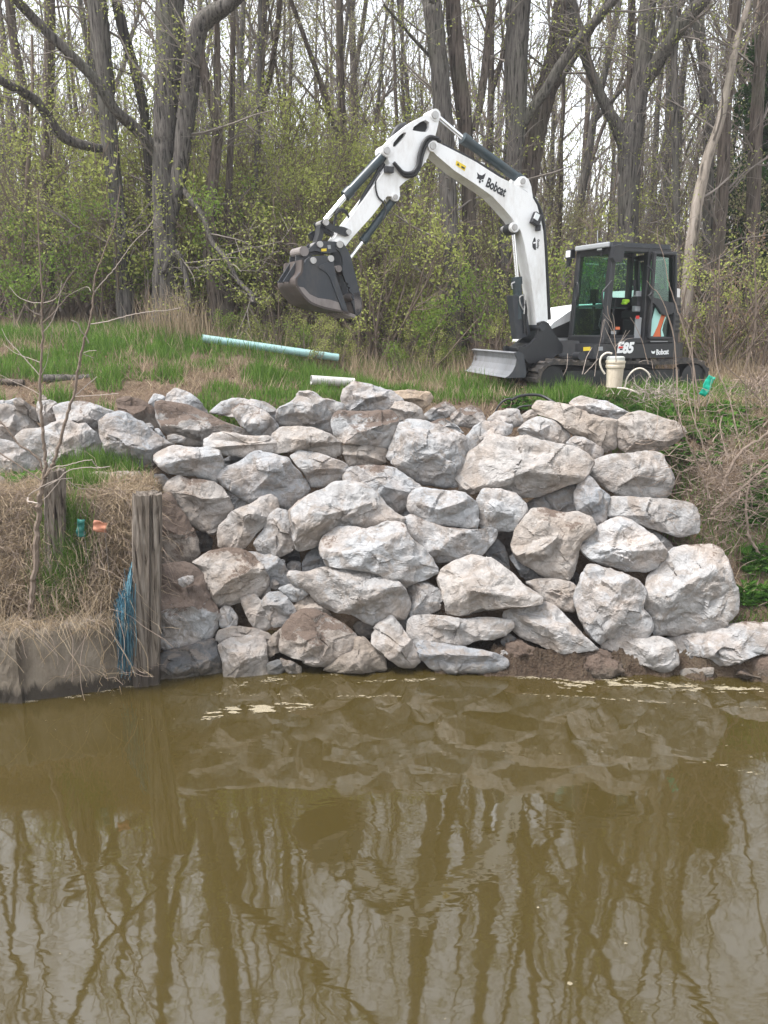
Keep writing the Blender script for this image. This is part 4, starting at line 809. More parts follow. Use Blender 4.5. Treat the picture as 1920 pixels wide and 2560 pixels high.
# --- cab: pillars, roof, glass, interior
cf, cr, cl, cn = .90, -.64, 1.05, .12          # front, rear, left (near) and right side of the cab
zt = tr(*S6((700,150)), cl)[2]
def P(a, b, c): return np.array([a, b, c])
lean = .10
mb = MB(); w = .085
for y, yn in ((cl - .045, 1), (cn + .045, -1)):
    mb.bar(P(cf - .05, y, zd), P(cf - .05 - lean, y, zt), .09, .11, up=(0, 1, 0))
    xp = .02 if yn > 0 else -.36
    mb.bar(P(xp, y, zd), P(xp, y, zt), .07, .12, up=(0, 1, 0))
    mb.bar(P(cr + .05, y, zd + .72), P(cr + .13, y, zt - .10), .08, .10, up=(0, 1, 0)); mb.bar(P(cr + .05, y, zd), P(cr + .05, y, zd + .74), .08, .10, up=(0, 1, 0))
    mb.bar(P(cr + .12, y, zt - .12), P(cr + .30, y, zt - .03), .08, .08, up=(0, 1, 0))
    mb.bar(P(cf - lean, y, zt - .05), P(cr + .2, y, zt - .05), .09, .10, up=(0, 1, 0))
    mb.bar(P(cf, y, zd + .05), P(cr, y, zd + .05), .09, .11, up=(0, 1, 0))
mb.bar(P(cf - .05, cl, zd + .06), P(cf - .05, cn, zd + .06), .09, .14); mb.bar(P(cf - .05 - lean, cl, zt - .06), P(cf - .05 - lean, cn, zt - .06), .09, .12)
mb.bar(P(cr + .1, cl, zt - .1), P(cr + .1, cn, zt - .1), .09, .1)
cab = part('cab', mb, M['black'], bevel=.015)
mb = MB(); mb.prism([[(cf - lean + .03, cn - .02), (cf - lean + .03, cl + .02), (cr + .25, cl + .02), (cr + .12, cl - .1), (cr + .12, cn + .1), (cr + .25, cn - .02)]], MZ, zt - .02, zt + .05); part('roof', mb, M['dgrey'], cab, bevel=.03)
mb = MB(); mb.bar(P(cf - lean + .045, cl - .03, zt + .012), P(cf - lean + .045, cn + .03, zt + .012), .05, .085); part('roof_visor', mb, M['greyp'], cab, bevel=.02)
def pane(name, pts, m=M['glass'], parent=cab, t=.006):
    P4 = np.array(pts); nrm = np.cross(P4[1] - P4[0], P4[2] - P4[0]); nrm = nrm / np.linalg.norm(nrm) * t
    k = len(P4); mb = MB(); mb.add(P4, [list(range(k))]); return part(name, mb, m, parent, bevel=0)
z0 = zd + .13
xf = lambda z: cf - .03 - lean * (z - zd) / (zt - zd)
pane('windscreen', [P(xf(z0), cl - .10, z0), P(xf(z0), cn + .09, z0), P(xf(zt - .12), cn + .09, zt - .12), P(xf(zt - .12), cl - .10, zt - .12)])
mb = MB()
ip = [P(xf(z0) + .006, cl - .10, z0), P(xf(z0) + .006, cn + .09, z0), P(xf(zt - .12) + .006, cn + .09, zt - .12), P(xf(zt - .12) + .006, cl - .10, zt - .12)]
for a, b in zip(ip, ip[1:] + ip[:1]): mb.tube([a, b], .012, 6)
part('window_seal', mb, M['black'], cab, bevel=0)
mb = MB(); zz = zd + .62; mb.bar(P(xf(zz) - .02, cl - .1, zz), P(xf(zz) - .02, cn + .09, zz), .035, .035); part('crossbar', mb, M['greyp'], cab, bevel=.006)
pane('right_window', [P(.80, cn + .03, zd + .60), P(-.30, cn + .03, zd + .60), P(-.30, cn + .03, zt - .12), P(.74, cn + .03, zt - .12)])
mb = MB(); mb.box(P(.26, cn + .03, zd + .32), (1.16, .04, .55)); mb.box(P(-.50, cn + .03, zd + .36), (.28, .04, .66)); part('right_panel', mb, M['black'], cab, bevel=.01)
mb = MB(); mb.bar(P(.12, cn + .03, zd + .6), P(.12, cn + .03, zt - .12), .03, .03, up=(0, 1, 0)); part('window_bar', mb, M['black'], cab, bevel=0)
pane('rear_window', [P(cr + .06, cl - .12, zd + .74), P(cr + .06, cn + .1, zd + .74), P(cr + .13, cn + .1, zt - .17), P(cr + .13, cl - .12, zt - .17)])
mb = MB(); mb.box(P(cr + .05, .58, zd + .38), (.05, .82, .70)); part('rear_panel', mb, M['black'], cab, bevel=.01)
pane('right_rear_window', [P(-.42, cn + .03, zd + .72), P(cr + .06, cn + .03, zd + .72), P(cr + .12, cn + .03, zt - .14), P(-.42, cn + .03, zt - .14)])
# side panel behind the doorway: glass over a decorated lower panel, with the door folded open against it
mb = MB(); mb.box(P(-.33, cl - .02, zd + .40), (.62, .035, .72)); sp_ = part('rear_side_panel', mb, M['black'], cab, bevel=.01)
pane('left_rear_window', [P(-.05, cl + .002, zd + .10), P(cr + .10, cl + .002, zd + .10), P(cr + .10, cl + .002, zd + .72), P(cr + .15, cl + .002, zt - .16), P(-.05, cl + .002, zt - .14)], M['glassd'])
mb = MB(); dy = cl + .055
for a, b in (((-.03, .12), (-.03, -.09)), ((cr + .06, .12), (cr + .06, .70))): pass
mb.bar(P(-.03, dy, zd + .08), P(-.03, dy, zt - .08), .045, .07, up=(0, 1, 0)); mb.bar(P(cr + .08, dy, zd + .70), P(cr + .15, dy, zt - .10), .045, .06, up=(0, 1, 0)); mb.bar(P(cr + .08, dy, zd + .08), P(cr + .08, dy, zd + .72), .045, .05, up=(0, 1, 0))
mb.bar(P(-.03, dy, zt - .10), P(cr + .16, dy, zt - .10), .045, .06, up=(0, 1, 0)); mb.bar(P(-.03, dy, zd + .09), P(cr + .08, dy, zd + .09), .045, .05, up=(0, 1, 0))
mb.prism([pl([(1095,735),(1180,760),(1300,800),(1395,815),(1395,930),(1300,965),(1250,940),(1200,860),(1130,790)], S6, dy)], MX, dy - .03, dy + .03)
door = part('door', mb, M['black'], cab, bevel=.012, label='open door folded back flat against the rear side window')
mb = MB(); mb.tube(spline([tr(*S6(p), dy + .05) for p in ((1095,392),(1140,430),(1160,470),(1158,600),(1150,690),(1110,740))], 5), .014, 8); part('handle', mb, M['black'], door, bevel=0, smooth=True)
yy = cl + .012
decal('teal_stripe', [(1188,862),(1262,940),(1215,1080),(1160,1200),(1110,1200),(1125,1110)], S6, yy, M['teal'], cab)
decal('orange_stripe', [(1258,945),(1306,968),(1268,1060),(1245,1130),(1250,1205),(1162,1205),(1215,1080)], S6, yy, M['orange'], cab)
decal('white_stripe', [(1300,975),(1312,985),(1280,1070),(1268,1130),(1290,1202),(1256,1204),(1252,1130),(1276,1060)], S6, yy, M['teal'], cab)
# inside
mb = MB(); mb.box(P(-.30, .60, zd + .48), (.5, .5, .16)); mb.bar(P(-.46, .60, zd + .5), P(-.54, .60, zd + .86), .42, .12, up=(0, 1, 0)); mb.box(P(-.55, .6, zd + .95), (.08, .2, .16)); mb.box(P(-.30, .6, zd + .25), (.45, .45, .35))
seat = part('seat', mb, M['seat'], cab, bevel=.04)
mb = MB()
for y in (.30, .90): mb.box(P(-.1, y, zd + .70), (.5, .14, .16)); mb.tube([P(.12, y, zd + .75), P(.18, y, zd + .98)], .018, 8); mb.box(P(.18, y, zd + 1.0), (.05, .05, .10))
part('armrest_console', mb, M['seat'], cab, bevel=.02)
mb = MB(); mb.box(P(.55, .35, zd + .80), (.06, .16, .22)); mb.tube([P(.55, .35, zd + .2), P(.55, .35, zd + .8)], .03, 8); mb.box(P(.5, .62, zd + .2), (.25, .4, .06)); mb.tube([P(.5, .5, zd + .1), P(.42, .5, zd + .75)], .02, 8); mb.tube([P(.5, .74, zd + .1), P(.42, .74, zd + .75)], .02, 8); part('control_column', mb, M['seat'], cab, bevel=.01)
mb = MB(); q = tr(*S6((850,795)), .75); mb.box(q, (.10, .1, .06)); mb.box(q + [.03, 0, -.04], (.08, .1, .04)); part('hi_vis_vest', mb, M['vest'], cab, bevel=.02)
mb = MB(); q = tr(*S6((985,800)), .9); mb.box(q, (.14, .10, .34)); q = tr(*S6((985,1130)), cl - .05); mb.box(q, (.13, .04, .42)); part('grey_trim', mb, M['greyp'], cab, bevel=.015)
decal('orange_latch', [(730,1092),(780,1092),(780,1124),(730,1124)], S6, cl - .06, M['orange'], cab); decal('grey_latch', [(678,1142),(738,1138),(738,1178),(678,1178)], S6, cl - .06, M['greyp'], cab); decal('red_sticker', [(965,965),(1005,962),(1005,1000),(965,1000)], S6, cl - .02, M['red'], cab)
mb = MB(); mb.box(P(.42, .60, zd + .12), (.9, .8, .04)); part('floor', mb, M['seat'], cab, bevel=0)
mb = MB(); mb.tube(spline([tr(*S6(p), cl + .05) for p in ((695,560),(640,620),(585,690),(582,760),(590,860),(600,890))], 5), .013, 8); part('grab_handle', mb, M['black'], cab, bevel=0, smooth=True)
# mirror, lamps
mb = MB(); mb.prism([pl([(715,160),(800,140),(826,170),(812,300),(780,345),(712,348),(690,300),(700,230)], S6, cl + .12)], MX, cl + .06, cl + .15); mb.tube([P(xf(zt) - .02, cl, zt - .06), P(xf(zt) - .02, cl + .1, zt - .10)], .018, 8); part('mirror', mb, M['black'], cab, bevel=.03)
mb = MB(); q = tx(*S6((285,690)), cf + .03); a_ = np.linspace(0, 6.28, 18); mb.tube([q + P(.01, .055 * math.cos(t), .15 * math.sin(t)) for t in a_], .016, 6); part('far_mirror', mb, M['black'], cab, bevel=0)
for p, x in (((213,255), cf - lean + .05), ((577,170), cf - lean - .02)):
    q = tx(*S6(p), x); mb = MB(); mb.box(q, (.10, .16, .15)); mb.box(q - [0.0, 0, .11], (.05, .05, .08)); l_ = part('work_light', mb, M['black'], cab, bevel=.012)
    mb = MB(); mb.box(q + [.052, 0, .0], (.008, .12, .11)); part('lens', mb, M['lens'], l_, bevel=.003)
mb = MB(); q = tx(*S6((195,345)), cf - lean + .05); mb.box(q, (.05, .07, .16)); part('lamp_bracket', mb, M['black'], cab, bevel=.01)
mb = MB(); mb.tube([tx(*S6((528,190)), .3), tx(*S6((524,-20)), .3)], .008, 6); part('antenna', mb, M['greyp'], cab, bevel=0)
# skirt lettering and stickers (on the flat left side of the house)
ys = 1.09
text('model_number', '85', 806, 1394, S6, ys, .235, house, M['ltext'], slope=rad(2), shear=.22, fat=.012, width=.98)
text('model_letter', 'E', 742, 1388, S6, ys, .235, house, M['ltext'], slope=rad(2), shear=.22, fat=.012)
decal('red_bar', [(770,1318),(818,1316),(812,1340),(764,1342)], S6, ys + .006, M['red'], house)
text('lettering', 'Bobcat', 1196, 1414, S6, ys, .125, house, M['ltext'], slope=rad(2), fat=.004, width=.80)
decal('emblem', [(1142,1366),(1156,1376),(1172,1376),(1188,1366),(1184,1388),(1176,1402),(1166,1402),(1156,1400),(1146,1390)], S6, ys, M['ltext'], house)
decal('warning_sticker', [(360,1326),(442,1322),(442,1366),(360,1370)], S6, ys, M['yellow'], house); decal('sticker', [(535,1322),(585,1320),(585,1365),(535,1368)], S6, ys, M['greyp'], house)
decal('sill_plate', [(1132,1254),(1330,1254),(1330,1266),(1132,1268)], S6, ys, M['greyp'], house)

# --- undercarriage: own yaw
UF = np.array([-math.cos(PHU), -math.sin(PHU), 0]); UL = np.array([-UF[1], UF[0], 0])
def U(a, b, c):                              # undercarriage coordinates -> machine coordinates
    d = a * UF + b * UL; return np.array([d @ HF, d @ HL, c])
def MU(a, b, w): return U(a, w, b)
XF, XR, TH = 1.42, -1.18, .56
def track_path(r):
    c = TH / 2; cx0, cx1 = XF, XR
    pts = [(cx0 + r * math.cos(rad(t)), c + r * math.sin(rad(t))) for t in np.linspace(90, -90, 13)]
    pts += [(x, c - r) for x in np.linspace(cx0, cx1, 22)[1:-1]]
    pts += [(cx1 + r * math.cos(rad(t)), c + r * math.sin(rad(t))) for t in np.linspace(-90, -270, 13)]
    pts += [(x, c + r - .02 * math.sin((x - cx1) / (cx0 - cx1) * math.pi * 2) ** 2) for x in np.linspace(cx1, cx0, 22)[1:-1]]
    return pts
for s, nm in ((1, 'near'), (-1, 'far')):
    y0, y1 = (s * .65, s * 1.10)
    if y0 > y1: y0, y1 = y1, y0
    mb = MB(); mb.prism([track_path(TH / 2), track_path(TH / 2 - .055)], MU, y0, y1)
    po = track_path(TH / 2); pi_ = np.array(po); n = len(po); c = np.array([np.clip(pi_[:, 0], XR, XF), np.full(n, TH / 2)]).T
    Ls = np.linalg.norm(np.roll(pi_, -1, 0) - pi_, axis=1); cum = np.concatenate([[0], np.cumsum(Ls)]); tot = cum[-1]
    for t in np.arange(0, tot, .155):
        x = np.interp(t, cum, np.append(pi_[:, 0], pi_[0, 0])); z = np.interp(t, cum, np.append(pi_[:, 1], pi_[0, 1]))
        d = np.array([x - np.clip(x, XR, XF), z - TH / 2]); d /= np.linalg.norm(d); tg = np.array([-d[1], d[0]])
        q = [np.array([x, z]) + a * tg * .04 + b * d for a, b in ((-1, -.005), (1, -.005), (.7, .035), (-.7, .035))]
        mb.prism([[tuple(k) for k in q]], MU, y0 + .01, y1 - .01)
    tk = part('track', mb, M['rubber'], bevel=0)
    mb = MB(); mb.prism([[(XF - .25, .12), (XF - .25, .40), (XR + .25, .40), (XR + .25, .12)]], MU, y0 + .10, y1 - .06); part('track_frame', mb, M['black'], tk, bevel=.02)
    for x, r in ((XF, .20), (XR, .21)):
        mb = MB(); mb.tube([U(x, y0 + .08, TH / 2), U(x, y1 - .05, TH / 2)], r, 20); part('idler', mb, M['black'], tk, bevel=.01)
    for x in np.linspace(XF - .5, XR + .5, 5):
        mb = MB(); mb.tube([U(x, y0 + .08, .14), U(x, y1 - .05, .14)], .085, 14); part('track_roller', mb, M['black'], tk, bevel=.006)
mb = MB(); mb.prism([[(.75, .25), (.6, .52), (-.6, .52), (-.75, .25)]], MU, -.66, .66); mb.tube([U(0, 0, .5), U(0, 0, zb)], .48, 28); part('carbody', mb, M['black'], bevel=.02)
# dozer blade: curved plate across the front, lifted a little
def bl(x0): return [(x0 + .30 - .0, .30), (x0 + .235, .33), (x0 + .17, .40), (x0 + .125, .50), (x0 + .11, .60), (x0 + .125, .66), (x0 + .17, .70), (x0 + .12, .72), (x0 + .07, .68), (x0 + .05, .60), (x0 + .06, .48), (x0 + .11, .37), (x0 + .19, .295)]
mb = MB(); bx0 = 1.98; mb.prism([bl(bx0)], MU, -1.10, 1.10)
blade = part('dozer_blade', mb, M['blade'], bevel=.006)
for s in (-1, 1):
    mb = MB()
    mb.prism([[(bx0 + .30, .30), (bx0 + .235, .335), (bx0 + .17, .405), (bx0 + .125, .50), (bx0 + .11, .60), (bx0 + .16, .70), (bx0 + .08, .73), (bx0 - .01, .68), (bx0 - .03, .55), (bx0 - .06, .40), (bx0 - .05, .30)]], MU, s * 1.10 - .0 if s > 0 else -1.125, s * 1.125 if s > 0 else -1.10)
    part('end_plate', mb, M['dgrey'], blade, bevel=.004)
for s in (-.55, .55):
    mb = MB(); mb.bar(U(bx0 + .08, s, .46), U(.55, s * .9, .34), .14, .18); part('blade_arm', mb, M['black'], blade, bevel=.015)
mb = MB(); mb.tube([U(bx0 + .06, 0, .5), U(.5, 0, .45)], .07, 12); part('blade_cylinder', mb, M['black'], blade, bevel=.008)
# ------------------------------------------------------------------ trees
def branch_pts(rng, p, d, L, n, wob, lift):
    P = [np.array(p, float)]; d = np.array(d, float); d /= np.linalg.norm(d)
    for i in range(n):
        d = d + rng.normal(0, wob, 3) + np.array([0, 0, lift]); d /= np.linalg.norm(d)
        P.append(P[-1] + d * L / n)
    return np.array(P), d
def perp_dir(rng, d, ang, az=None):
    d = d / np.linalg.norm(d); a = np.cross(d, [0.3, 0.2, 0.9]); a /= np.linalg.norm(a) + 1e-9; b = np.cross(d, a)
    t = rng.uniform(0, 6.283) if az is None else az
    return d * math.cos(ang) + (a * math.cos(t) + b * math.sin(t)) * math.sin(ang)
def leaves(mb, rng, pts, size, m, per=1, spread=0.08):
    pts = np.asarray(pts)
    if len(pts) == 0: return
    pts = np.repeat(pts, per, 0); n = len(pts); c = pts + rng.normal(0, spread, (n, 3))
    a = rng.normal(0, 1, (n, 3)); a /= np.linalg.norm(a, axis=1)[:, None]; b = rng.normal(0, 1, (n, 3)); b = np.cross(a, b); b /= np.linalg.norm(b, axis=1)[:, None]
    s = size * rng.uniform(.6, 1.3, (n, 1))
    V = np.stack([c - a * s, c + b * s * .55, c + a * s, c - b * s * .55], 1).reshape(-1, 3)
    mb.add(V, np.arange(4 * n).reshape(-1, 4), m)
def sprout(mb, rng, P, R, lv, tips, spec):
    """side branches along a limb P (radii R): spec = list of (count per metre, length, angle, wobble, lift, radius factor, sides)"""
    if lv >= len(spec): return
    cnt, L0, ang, wob, lift, rf, k, t0 = spec[lv]
    seg = np.linalg.norm(np.diff(P, axis=0), axis=1); tot = seg.sum(); cum = np.concatenate([[0], np.cumsum(seg)])
    n = rng.poisson(max(cnt * tot * (1 - t0), .01)) if lv else max(1, int(cnt * tot * (1 - t0)))
    for _ in range(n):
        s = tot * (t0 + (1 - t0) * rng.random() ** .85); i = min(np.searchsorted(cum, s, 'right') - 1, len(P) - 2); f = (s - cum[i]) / (seg[i] + 1e-9)
        q = P[i] + (P[i + 1] - P[i]) * f; d = P[i + 1] - P[i]; r = (R[i] + (R[i + 1] - R[i]) * f) * rf
        L = L0 * rng.uniform(.5, 1.25) * (1.15 - .6 * s / tot if lv == 0 else 1)
        r = min(max(r, .005), L * .016 + .004)
        B, _d = branch_pts(rng, q, perp_dir(rng, d, ang * rng.uniform(.7, 1.3)), L, 5 if lv == 0 else (4 if lv == 1 else 3), wob, lift)
        rr = np.linspace(r, max(r * .28, .0035), len(B)); mb.tube(B, rr, k, 0, cap=False)
        if lv >= len(spec) - 2: tips.append(B[1:])
        sprout(mb, rng, B, rr, lv + 1, tips, spec)
def trunk_tube(mb, rng, P, R, k, bark=0.07, furrow=True):
    """tapered trunk with furrowed cross-section"""
    P = np.asarray(P); R = np.asarray(R)
    n = len(P); T = np.gradient(P, axis=0); T /= np.linalg.norm(T, axis=1)[:, None]
    A = np.cross(T, [0, 1, .05]); A /= np.linalg.norm(A, axis=1)[:, None]; B = np.cross(T, A); a = np.arange(k) * 2 * math.pi / k
    ph = rng.uniform(0, 6, 4); cum = np.concatenate([[0], np.cumsum(np.linalg.norm(np.diff(P, axis=0), axis=1))])
    w = 1 + bark * (.5 * np.sin(a[None] * 3 + ph[0] + cum[:, None] * .5) + .5 * np.sin(a[None] * 7 + ph[1] + cum[:, None] * .3) + .35 * np.sin(a[None] * 2 + ph[2] - cum[:, None] * 1.1)) + rng.normal(0, bark * .35, (n, k))
    V = P[:, None] + (R[:, None] * w)[..., None] * (np.cos(a)[None, :, None] * A[:, None] + np.sin(a)[None, :, None] * B[:, None])
    i = np.arange(n - 1)[:, None] * k; j = np.arange(k)[None]; j2 = (j + 1) % k
    mb.add(V.reshape(-1, 3), np.stack([i + j, i + j2, i + k + j2, i + k + j], -1).reshape(-1, 4), 0)

# ---- prototypes for the thin background trees (shared mesh data)
PROTO = []
def proto_tree(seed, H, r, spec, leafm, leafn, leafs, barkm, fork=False):
    rng = np.random.default_rng(seed); t = MB(); c = MB(); tips = []
    P, _ = branch_pts(rng, (0, 0, -.3), (rng.normal(0, .04), rng.normal(0, .04), 1), H, 14, .035, .02)
    R = r * np.power(np.linspace(1, .05, len(P)), .8); trunk_tube(t, rng, P, R, 9, .05)
    if fork:
        i = rng.integers(4, 7); Q, _ = branch_pts(rng, P[i], perp_dir(rng, P[i + 1] - P[i], rad(rng.uniform(18, 32))), H * .6, 10, .04, .05)
        RQ = R[i] * .75 * np.power(np.linspace(1, .06, len(Q)), .8); trunk_tube(t, rng, Q, RQ, 8, .05); sprout(c, rng, Q, RQ, 0, tips, spec)
    sprout(c, rng, P, R, 0, tips, spec)
    if leafn:
        pts = np.concatenate(tips); pts = pts[rng.random(len(pts)) < leafn]; leaves(c, rng, pts, leafs * .8, 1, 2, .07)
    PROTO.append((t.mesh('trunk', barkm, True), c.mesh('crown', [M['twig'] if seed % 2 else M['twig2'], leafm])))
TS = [(1.5, 2.6, rad(42), .10, .06, .55, 4, .22), (2.6, 1.1, rad(45), .12, .05, .6, 3, .15), (4.2, .55, rad(45), .14, .03, .6, 3, .1)]
TS2 = [(1.1, 3.4, rad(34), .09, .09, .55, 4, .3), (2.4, 1.3, rad(40), .12, .06, .6, 3, .15), (4.2, .6, rad(45), .14, .04, .6, 3, .1)]
proto_tree(11, 17, .13, TS, M['bud'], .28, .05, M['bark'])
proto_tree(12, 20, .17, TS2, M['bud'], .20, .05, M['bark2'], True)
proto_tree(13, 15, .10, TS, M['leaf'], .14, .05, M['bark'])
proto_tree(14, 19, .15, TS2, M['bud'], .10, .05, M['bark'], True)
proto_tree(15, 13, .08, TS, M['bud'], .55, .055, M['bark2'])
proto_tree(16, 18, .12, TS2, M['leaf'], .05, .05, M['bark'])
proto_tree(17, 16, .11, TS, M['bud'], .45, .055, M['bark2'], True)
NTREE = len(PROTO)

def place(proto, names, x, y, sc, rz, nm, label, cat, group, dz=0.0):
    e = empty(nm, (x, y, float(gz(x, y)) + dz), rz, label=label, cat=cat, group=group); e.scale = (sc, sc, sc)
    for me, n in zip(proto, names):
        o = bpy.data.objects.new(n, me); link(o, e)
    return e

# ---- shrubs
SHRUB = []
def proto_shrub(seed, H, stems, leafm, dens, ls, spread=.35, m=None):
    rng = np.random.default_rng(seed); s = MB(); f = MB(); tips = []
    sp = [(3.0, H * .30, rad(42), .14, .05, .6, 3, .18), (5.0, H * .15, rad(45), .16, .04, .6, 3, .1)]
    for k in range(stems):
        P, _ = branch_pts(rng, (rng.normal(0, spread * .5), rng.normal(0, spread * .5), -.1), (rng.normal(0, spread), rng.normal(0, spread), 1), H * rng.uniform(.6, 1.05), 8, .09, .03)
        R = np.linspace(.012 + .006 * H, .005, len(P)); s.tube(P, R, 5, 0, cap=False); sprout(s, rng, P, R, 0, tips, sp)
    pts = np.concatenate(tips)
    # leaf clumps: keep leaves where a coarse noise is high so that gaps stay open
    keep = np.array([noise.noise(Vector(q) * (2.6 / max(H, 1) ** .4) + Vector((seed, 0, 0))) for q in pts]) > (.25 - dens * .5)
    pts = pts[keep]; leaves(f, rng, pts, ls * .62, 0, 5, .085)
    SHRUB.append((s.mesh('stems', m or M['twig2']), f.mesh('foliage', leafm)))
proto_shrub(31, 2.6, 9, M['leaf'], .55, .05); proto_shrub(32, 3.6, 9, M['leaf'], .45, .05); proto_shrub(33, 1.7, 10, M['leaf2'], .8, .05)
proto_shrub(34, 5.5, 9, M['leaf'], .40, .055); proto_shrub(35, 5.0, 8, M['bud'], .42, .05); proto_shrub(36, 6.5, 8, M['leaf'], .22, .055)
proto_shrub(37, 2.2, 12, M['litter'], .0, .03); proto_shrub(38, 3.2, 10, M['leaf2'], .55, .055); proto_shrub(39, 4.5, 10, M['leaf'], -.1, .05)

# ---- hero trees, traced
TL = lambda p: (p[0] / 1.728, p[1] / 1.728)
TR = lambda p: (960 + p[0] / 1.728, p[1] / 1.728)
TWIG = [(2.3, 1.6, rad(55), .14, .02, .3, 4, .10), (3.0, .7, rad(48), .14, .02, .6, 3, .1), (4.0, .35, rad(45), .14, .0, .6, 3, .1)]
HERO_G = 'tall trees at the edge of the wood'
def hero(label, Y, paths, S, bark='bark', seed=1, top=8.0, leaf='leaf', leafn=.35, twig=TWIG, name='tree', ysl=0.0, epi=0, twm='twig', sprout_from=.0, ls=.05):
    """paths: list of (points (x, y, width px), depth change along the path)"""
    rng = np.random.default_rng(seed); tm = MB(); cm = MB(); tips = []; limbs = []
    base = None
    for pi, (pts, dY) in enumerate(paths):
        n = len(pts); P = []; Rr = []
        for i, (a, b, w) in enumerate(pts):
            y = Y + (dY[0] + (dY[1] - dY[0]) * i / max(n - 1, 1) if isinstance(dY, tuple) else dY * i / max(n - 1, 1))
            q = at(*S((a, b)), y); P.append(q); Rr.append(w / 1.728 * mpp(q) / 2)
        P = np.array(P); Rr = np.array(Rr)
        if pi == 0:
            g = float(gz(P[0, 0], P[0, 1])) - .15
            if P[0, 2] > g + .05:
                P = np.concatenate([[[P[0, 0], P[0, 1], g]], P]); Rr = np.concatenate([[Rr[0] * 1.12], Rr])
            base = np.array([P[0, 0], P[0, 1], g])
        if pts[-1][1] <= 5:              # runs out of the frame: carry it on upwards
            d = P[-1] - P[-2]; d = d / np.linalg.norm(d) + np.array([0, 0, .25]); d /= np.linalg.norm(d); L = top * (Rr[-1] / .2) ** .4
            E, _ = branch_pts(rng, P[-1], d, L, 8, .05, .04); P = np.concatenate([P, E[1:]]); Rr = np.concatenate([Rr, Rr[-1] * np.linspace(.93, .12, 8)])
        P0 = P; P = spline(P, 5); Rr = np.interp(np.linspace(0, 1, len(P)), np.linspace(0, 1, len(P0)), Rr)
        P = P + rng.normal(0, .012, P.shape) * Rr.mean() * 4
        trunk_tube(tm, rng, P, Rr, 20 if Rr.max() > .12 else 10, .07); limbs.append((P, Rr))
    for P, Rr in limbs:
        sprout(cm, rng, P, Rr, 0, tips, twig)
    for _ in range(epi):                 # leafy sprigs growing straight from the bark
        P, Rr = limbs[rng.integers(len(limbs))]; i = rng.integers(len(P) // 4, len(P) - 1)
        d = rng.normal(0, 1, 3); d[2] = abs(d[2]) * .4; d /= np.linalg.norm(d)
        B, _ = branch_pts(rng, P[i] + d * Rr[i] * .8, d, rng.uniform(.25, .8), 4, .2, .05); cm.tube(B, np.linspace(.008, .003, 5), 3, 0, cap=False); tips.append(np.repeat(B[1:], 3, 0))
    if tips and leafn:
        pts = np.concatenate(tips); pts = pts[rng.random(len(pts)) < leafn]; leaves(cm, rng, pts, ls * .62, 1, 4, .08)
    e = empty(name, base, 0, label=label, cat='tree', group=HERO_G)
    tm.build('trunk', M[bark], e, smooth=True); cm.build('crown', [M[twm], M[leaf]], e)
    for ch in e.children: ch.location = (0, 0, 0); ch.matrix_parent_inverse = Matrix.Translation(-Vector(base))
    return e
hero('massive furrowed grey tree with twin stems left of the digging bucket', 17.0, [
    ([(722,1400,125),(716,1250,108),(715,1100,98),(708,900,92),(705,700,92),(712,560,98),(722,380,104),(730,200,108),(732,0,112)], 0),
    ([(742,960,40),(768,800,62),(798,560,74),(822,380,78),(838,250,82),(862,120,80),(920,60,74),(1010,-5,66)], (.0, -.6)),
    ([(668,640,44),(600,570,50),(545,520,50),(492,470,46),(400,335,44),(285,220,42),(155,90,40),(70,-4,40)], (0, -1.8)),
    ([(770,760,22),(812,850,27),(872,925,25),(920,1050,22),(975,1115,21),(1030,1215,19),(1085,1270,20),(1092,1310,18)], (0, -1.3)),
    ([(700,1180,20),(760,1090,26),(800,1180,22),(812,1320,26),(770,1390,40)], (-.4, -.8)),
    ], TL, 'bark', 3, 8, 'leaf', .30, epi=90)
hero('tall grey tree with a big bare limb reaching to the left frame edge', 17.6, [
    ([(548,1370,84),(530,1180,72),(520,1000,66),(500,820,64),(478,640,70),(462,450,72),(450,300,74),(436,160,80),(420,0,84)], 0),
    ([(450,640,36),(380,632,40),(275,592,44),(205,500,42),(150,430,40),(85,390,36),(0,345,34),(-80,300,30)], (0, -2.0)),
    ([(520,860,22),(540,1000,20),(505,1120,18)], (0, -.5))], TL, 'bark', 4, 8, 'leaf', .32, epi=70)
hero('dark leaning stem between the two massive trees on the left', 17.9, [
    ([(660,1100,26),(650,900,30),(640,700,36),(625,500,42),(595,350,44),(560,230,44),(530,130,46),(500,0,48)], 0)], TL, 'barkd', 5, 7, 'leaf', .25, epi=20)
hero('straight thin grey pole of a tree between the twin stems and the bucket', 18.5, [
    ([(1095,1330,22),(1098,1000,21),(1108,700,21),(1118,400,20),(1122,200,19),(1124,0,18)], 0)], TL, 'bark', 6, 6, 'bud', .3)
hero('thick brown stump like double trunk right of the massive twin stemmed tree', 17.2, [
    ([(960,1400,95),(935,1240,80),(912,1100,66),(905,950,56),(922,760,50),(938,620,46),(940,540,45),(912,420,46),(880,310,44),(850,160,40)], (0, -.6)),
    ([(940,540,34),(939,300,30),(936,80,24),(930,0,20)], (-.4, -.4)),
    ([(985,1350,50),(990,1150,46),(985,900,30),(1000,560,26),(1005,250,24),(1005,0,22)], (.3, .6))], TL, 'bark2', 7, 6, 'leaf', .3)
hero('straight tree with patchy bark near the left frame edge', 18.5, [
    ([(215,1300,48),(208,1000,46),(200,700,46),(206,450,46),(214,200,46),(212,0,46)], 0)], TL, 'bark2', 8, 7, 'leaf', .4, epi=25)
hero('leaning tree at the far left behind the reaching bare limb', 19.5, [
    ([(110,1250,36),(108,900,34),(112,600,34),(98,380,36),(62,200,38),(38,0,38)], 0)], TL, 'bark2', 9, 7, 'leaf', .4)
